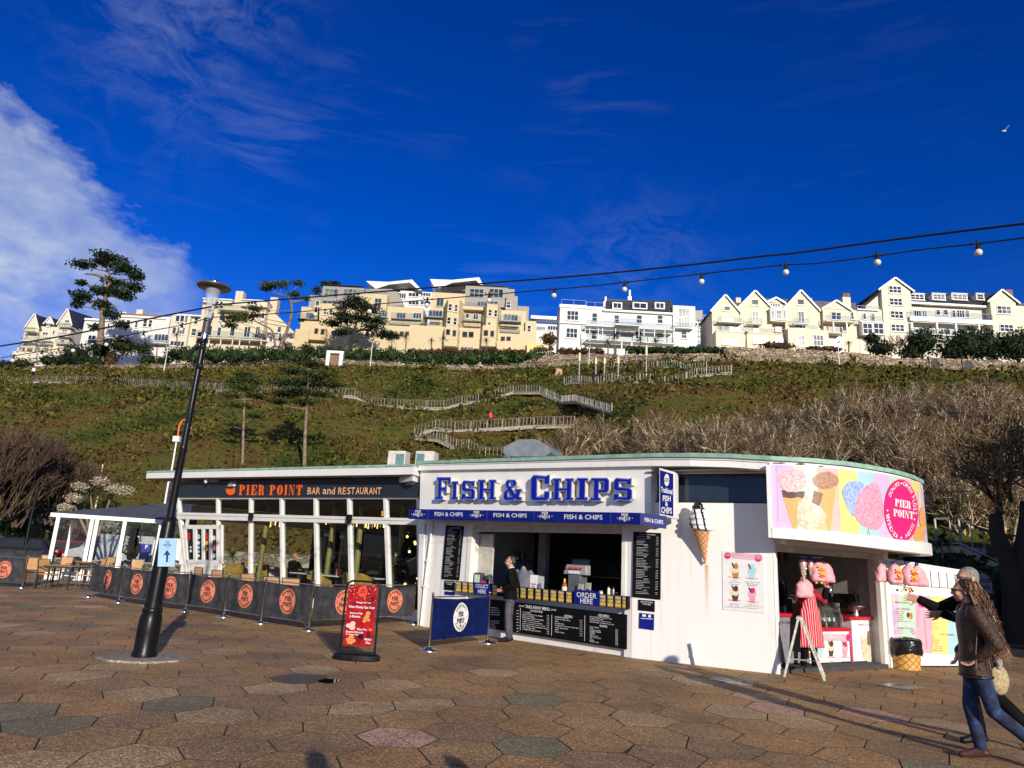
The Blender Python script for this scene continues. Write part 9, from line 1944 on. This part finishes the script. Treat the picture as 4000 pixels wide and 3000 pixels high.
def palm(lab,px,pyt,pyb,Y,Rpx,n=46,m=None,heads=None,name='palm_tree',w=.06):
 b=AY(px,pyb,Y);t=thing(name,lab,'palm',b);k=Y/FPX;r2=np.random.default_rng(int(px));V=[];F=[]
 for i,(hx,hy,hr) in enumerate(heads or[(px,pyt,Rpx)]):
  c=AY(hx,hy,Y)-b;part('trunk',MB().tube([(0,0,-.6),Vector((c.x*.25,0,c.z*.45)),c],[.16,.13,.09] if Y>60 else([.035,.03,.025] if Y<30 else[.11,.08,.05]),7),BARK,t);v,f=fan(None,c,hr*k,n,r2,.45,w);o=len(V);V+=v;F+=[tuple(q+o for q in x) for x in f]
 npmesh('fronds',[tuple(v) for v in V],F,m or LPM,t);return t,b
LPM=leafmat('palm_leaf',(.05,.08,.02));
for a in(('palm before the white terrace',690,1308,1375,150,24),('palm left of the clipped hedge, before the white terrace',612,1350,1390,154,18),('bushy palm at the left end of the flats hedge',1390,1335,1362,143,22),('palm under the right side of the cedar',1530,1325,1362,143,34),('palm beside the one under the cedar',1585,1312,1362,143,34),('cordyline left of the round palm before the flats',1685,1330,1368,142,26),('round palm before the middle of the flats',1732,1322,1368,142,32),('tall cordyline before the right bay of the flats',1900,1330,1370,141,28),('bushy cordyline before the white villa porch',2375,1340,1375,131,42),('cordyline left of the villa porch',2400,1315,1372,131,34),('cordyline right of the villa porch',2500,1330,1365,130,36),('wide cordyline right of the villa porch',2560,1330,1365,130,36),('thin cordyline before the gabled houses',2915,1300,1350,128,16),('spiky palm beside the porch of the gabled houses',3315,1340,1362,128,26),('small palm by the walkway landing',1752,1672,1700,92,22),('dark spiky palm near the right stairway',3680,2105,2160,27,60)):palm(*a)
t,b=palm('flowering cordyline with several heads and pale blooms beside the restaurant',355,1950,2200,36,80,60,LPM,[(355,1925,62),(430,1950,62),(290,1975,50),(395,1985,50),(330,1985,45)],'cordyline',.035)
r2=np.random.default_rng(2);P=np.concatenate([cloud(AY(x,y,35.6)-b,(.45,.4,.25),420,r2,.2) for x,y in((315,1900),(395,1880),(290,1945),(255,1985),(445,1910),(490,1915))]);V,F=cards(P,.05,r2,2);npmesh('pale_blooms',V,F,M('cream_bloom',(.40,.34,.24),.8,island=.4),t)
def skeleton(seed,H,spread,n0=7,depth=5,up=.35,lean=(0,0),twig=1.0,r0=.17):
 r_=random.Random(seed);S=[]
 def grow(p,d,L,r,lv):
  q=p;nseg=3
  for i in range(nseg):
   d2=(d+Vector((r_.gauss(0,.17),r_.gauss(0,.17),r_.gauss(0,.12)+.05))).normalized();e=q+d2*L/nseg;S.append((q,e,r*(1-.22*i/nseg),r*(1-.22*(i+1)/nseg)));d=d2;q=e
   if lv<depth and i>0 or lv<2:
    for _ in range(2 if lv<depth-1 else 3 if lv<depth else 1):
     ax=Vector((r_.gauss(0,1),r_.gauss(0,1),r_.gauss(0,.6)+up)).normalized();nd=(d*r_.uniform(.45,.9)+ax*spread).normalized()
     if lv<depth:grow(q,nd,L*r_.uniform(.55,.80),r*.52,lv+1)
  if lv<depth:grow(q,d,L*.7,r*.7,lv+1)
 for k in range(n0):a=6.283*k/n0+r_.random();grow(Vector((r_.uniform(-.3,.3),r_.uniform(-.3,.3),0)),Vector((math.cos(a)*.45+lean[0],math.sin(a)*.45+lean[1],1)).normalized(),H*.34,r0,1)
 return S
def twigmesh(name,S,k=1.0,rmin=.012):
 A=np.array([s[0] for s in S]);B=np.array([s[1] for s in S]);ra=np.maximum(rmin,np.array([s[2] for s in S]))*k;rb=np.maximum(rmin,np.array([s[3] for s in S]))*k
 T=B-A;T/=np.linalg.norm(T,axis=1)[:,None]+1e-9;N=np.cross(T,[.3,.5,.81]);N/=np.linalg.norm(N,axis=1)[:,None]+1e-9;Bn=np.cross(T,N);V=[]
 for P,r in((A,ra),(B,rb)):
  for j in range(3):q=2.094*j;V.append(P+(N*math.cos(q)+Bn*math.sin(q))*r[:,None])
 V=np.stack(V,1).reshape(-1,3);n=len(S);b=np.arange(n)[:,None]*6;F=np.concatenate([b+np.array([[j,(j+1)%3,3+(j+1)%3,3+j]]) for j in range(3)])
 return V,F
TW=M('pale_twig',(.185,.115,.055),.85,var=.6,ns=.4,island=.8);TWP=M('pale_limb',(.46,.37,.24),.85,var=.3,ns=.6,island=.3);TWR=M('russet_twig',(.10,.06,.038),.9,var=.3,ns=.6,island=.4)
protos=[]
for i in range(5):
 S=skeleton(10+i,8.5+i%3,.78,3,5,.2,r0=.20+.03*(i%2));b_=[s for s in S if s[2]>.034];c_=[s for s in S if s[2]<=.034 and rnd.random()<.55]
 t=thing('bare_tree','x','tree');npmesh('trunk',*twigmesh('t',b_),TWP,t);npmesh('crown',*twigmesh('t',c_,1,.009),TW if i!=1 else TWR,t);protos.append(t)
r_=random.Random(21);n_=0
ORD+=['seventeenth','eighteenth','nineteenth','twentieth']
for row,(y,x0,st,sc,w) in enumerate(((1625,3440,115,.55,'highest'),(1690,3290,112,.62,'second'),(1755,2880,112,.66,'third'),(1810,2330,104,.66,'fourth'),(1860,2180,118,.72,'fifth'),(1930,3560,100,.8,'sixth'),(2010,3660,105,.85,'seventh'),(2090,3740,110,.9,'lowest'))):
 x=x0;k=0
 while x<4070:
  p=HIT(x+r_.uniform(-30,30),y+r_.uniform(-18,18));src=protos[n_%5];o=src if n_<5 else copy_tree(src);n_+=1;o.location=p+Vector((0,0,-.3));o.rotation_euler=(0,0,r_.uniform(0,6));s=r_.uniform(.8,1.1)*sc*min(1,p.y/82)**.8;o.scale=(s,s,s)
  o['label']='%s leafless tree from the left in the %s row of the thicket'%(ORD[k],w);o['group']='leafless trees on the right slope';x+=st;k+=1
t=thing('bare_tree','leafless birch clump before the tall gabled tower','tree',AY(3510,1385,127));S=skeleton(77,5.5,.45,5,3,.9,r0=.08);npmesh('crown',*twigmesh('t',S,1,.02),TW,t)
for k,(px,py,Y,H2,lab) in enumerate(((60,2060,46,7.5,'large russet bare willow at the left picture edge'),(-60,2070,44,7.8,'russet bare willow cut by the left picture edge'),(200,2050,49,6,'smaller russet bare shrub beside the left willow'))):
 t=thing('bare_willow',lab,'tree',AY(px,py,Y));S=skeleton(40+k,H2,.38,9,4,.9,r0=.09);npmesh('crown',*twigmesh('t',S,1,.011),TWR,t)
for x,y,rx,ry,m,lab in((190,2035,75,40,LY,'grey-green lavender-like shrub above the low stone wall'),(292,2062,30,32,LB,'rust coloured round shrub beside the shelter post'),(110,2010,60,30,LG,'green shrub behind the grey one at the left'),(60,2060,60,28,LG,'low green shrub over the parked cars'),(420,2055,80,40,LY,'grey shrub seen through the shelter'),(560,2040,70,50,LG,'green shrub behind the parking machine'),(680,2080,60,45,LG,'green bush behind the restaurant end')):
 bush('bank_shrub',lab,[(x,y,rx,ry,50.5)],m,dens=26,sz=.22)
bush('potted_conifer','dark pointed conifer inside the terrace shelter',[(520,2150,34,60,33),(520,2095,18,40,33)],LD,'tree',60,.12);palm('potted palm in the second restaurant bay',905,2170,2262,21.5,62,60,name='potted_palm',w=.02)
bush('shaded_hedge','dark shaded ivy bank behind the fence at the right',[(3720,2260,110,90,27),(3850,2330,120,130,26),(3980,2330,110,130,25),(4080,2300,100,150,25),(3600,2200,60,50,28)],LD,'hedge',14,.3)
t=thing('dark_tree','dark forked tree trunk at the right picture edge','tree',AY(3985,2500,21));o=t.location;S=[]
def tb(pts,r0,r1):P=[AY(x,y,21)-o for x,y in pts];part('trunk' if r0>.3 else 'limb',MB().tube(smooth3(P,3),[r0+(r1-r0)*i/(3*(len(P)-1)) for i in range(3*(len(P)-1)+1)],9),BARKD,t);return P[-1]
tb([(3985,2520),(3975,2350),(3960,2230)],.42,.34);e1=tb([(3965,2250),(3930,2170),(3895,2090),(3890,2010)],.30,.16);e2=tb([(3965,2260),(3995,2150),(4010,2040),(4005,1960)],.32,.14)
for e,sd in((e1,5),(e2,6)):
 S=skeleton(sd,3.6,.8,3,4,.2,(-.3,0),r0=.06);npmesh('crown',twigmesh('t',S,1,.007)[0]+np.array(e),twigmesh('t',S,1,.009)[1],TW,t)
frp=Fr(G(3805,2505).to_2d()*.0+Vector((AY(3805,2400,21).x,21)),(AY(3905,2400,21).x,21.2));z0p,z1p=0,AY(3850,2230,21).z
t=thing('theatre_sign','dark arched Princess Theatre poster board in the shade behind the couple','sign',frp.loc,frp.rz);w=frp.L;zt_=z1p
arch=[(0,0),(w,0),(w,zt_-.3),(w*.8,zt_-.08),(w*.5,zt_),(w*.2,zt_-.08),(0,zt_-.3)]
part('board',MB().flat(arch,0,.1),M('sign_dark_blue',(.015,.02,.03),.5),t);a2=[(w*.05,zt_-.62),(w*.85,zt_-.62),(w*.85,zt_-.32),(w*.7,zt_-.12),(w*.45,zt_-.05),(w*.2,zt_-.12),(w*.05,zt_-.32)]
GP=M('sign_grey',(.22,.24,.27),.6);part('head_panel',MB().flat(a2,-.1,.006),GP,t);part('poster_panel',MB().flat(rc(w*.1,.5,w*.85,zt_-.8),-.1,.006),GP,t);mb=MB();Sq=Surf(lambda x,y,q:Vector((x,-.107-q,-y)))
p_text(mb,Sq,'Princess',w*.16,-zt_+.16,-zt_+.34,w*.78,-zt_+.16,-zt_+.34,.003,shear=.3);p_text(mb,Sq,'THEATRE',w*.2,-zt_+.40,-zt_+.52,w*.76,-zt_+.40,-zt_+.52,.003,bold=.03);part('sign_lettering',mb,INK,t)
t=thing('theatre_building','large pale theatre building just outside the picture at the right','building',(26,12,0));part('wall',MB().box(-9,-6,0,8,5,7.6),CR2,t);part('parapet',MB().box(-9.3,-6.3,7.6,8.3,5.3,8),WHITEP,t)  # unseen block, placed and sized so its shadow darkens the right-hand bank
for k in range(5):
 w_=part('window',MB().box(-9.1,-5+k*2,3,-9,-4+k*2,5),PANE,t)
for x0,y0,x1,y1,Y,m,lab in((668,1860,690,1720,45,PRINTW,'white camera pole with box and curved orange-lit arm left of the lamp'),(392,1900,402,1815,52,CAPM,'pale yellow-tipped pole above the cordyline'),(108,2096,152,1870,40,BLACKM,'thin black lamp post before the left willow'),(640,1985,662,1860,44,CREAMW,'pale wooden pole behind the shelter roof')):
 a=AY(x0,y0,Y);b=AY(x1,y1,Y);t=thing('pole',lab,'pole',(a.x,a.y,0));part('shaft',MB().tube([(0,0,0),b-t.location],[.09,.05],8),m,t)
 if x0==668:e=b-t.location;part('camera_box',MB().box(e.x-.2,-.15,e.z-.1,e.x+.2,.15,e.z+.25),PRINTW,t);part('curved_arm',MB().tube([e+Vector((.02,0,.25)),e+Vector((.02,0,1.0)),e+Vector((.2,0,1.35)),e+Vector((.55,0,1.3)),e+Vector((.65,0,1.0))],.05,6),ORANGE,t);part('camera_dome',MB().ball(e+Vector((.65,0,.85)),.16,10,6),PRINTW,t)  # the curved arm simply has an orange base colour
o=tag(part('seagull',MB().ball((0,0,0),(.25,.08,.07),8,6).prism([(-.05,0,.03),(.1,-.02,.03),(.2,-.5,.25),(.1,-.5,.25)],(0,0,.01)).prism([(-.05,0,.03),(.1,.02,.03),(.2,.5,.25),(.1,.5,.25)],(0,0,.01)),PRINTW),'tiny white gull flying in the blue sky at upper right','bird');o.location=AY(3922,512,60)
for x,y,w in((3655,1470,'left of the two arched openings in the wall at the right'),(3785,1468,'arched stone doorway in the wall at the right')):
 p=AY(x,y,yr_(AY(x,y,121).x));t=thing('wall_arch',w,'archway',(p.x,p.y-.02,38));n=8;a=[(.75*math.cos(math.pi*i/n),2.0+.75*math.sin(math.pi*i/n)) for i in range(n+1)]
 part('dark_opening',MB().flat([(.75,0)]+a+[(-.75,0)],-.03,.05),BLACKP,t)
 part('arch_surround',MB().prism([(1.0,-.05,0),(1.0,-.05,3.0),(-1.0,-.05,3.0),(-1.0,-.05,0),(-.78,-.05,0),(-.78,-.05,2.0)]+[(b*1.04,-.05,c) for b,c in reversed(a[1:-1])]+[(.78,-.05,2.0),(.78,-.05,0)],(0,-.1,0)),RWM,t)
p=AY(3905,1462,yr_(AY(3905,1462,120).x)-.06);t=thing('graffiti','yellow flower shaped graffiti on the stone wall at the far right','graffiti',p);r_=random.Random(1)
part('paint',MB().flat(blobpts(0,0,1.3,1.0,20,.3,r_),0,.03),M('yellow_paint',(.6,.42,.04),.8,var=.2),t);part('paint_centre',MB().flat(blobpts(0,0,.5,.45,12,.2,r_),-.03,.02),ORANGE,t)
for x,y,w in((2905,1432,'pale cut tree stump at the foot of the tall stone wall'),(2180,1465,'tree stump on the slope left of the viewing platform')):
 t=thing('tree_stump',w,'tree stump',HIT(x,y));part('stump',MB().lathe([(.9,-.5),(.75,.3),(.7,1.0),(0,1.05)],10),M('cut_wood',(.5,.33,.2),.9,var=.3),t);part('root',MB().tube([(0,0,.2),(1.2,-.3,-.2)],[.4,.1],6),BARK,t)
for x,y,Yo,w in((1915,1676,0,'person in red and white sitting on the lower hillside walkway'),(133,1480,0,'tiny person in white at the left end of the long walkway')):
 p=HIT(x,y);person(w,(p.x,p.y-.6,p.z+.4),R_(30),1.7,None,RED if x>1000 else PRINTW,BLK,BLACKP,M('brown_hair',(.06,.03,.015),.6),vox=.03,hands=False)
p=FRT.P(1496,2006,-.04);o=tag(part('warning_sticker',MB(FRT.M).prism([FRT.P(1491,1996,-.0),FRT.P(1501,1996,0),FRT.P(1501,2016,0),FRT.P(1491,2016,0)],(0,-.01,0)),GOLD),'small yellow warning sticker on the upper window by the sixth mullion','sticker')
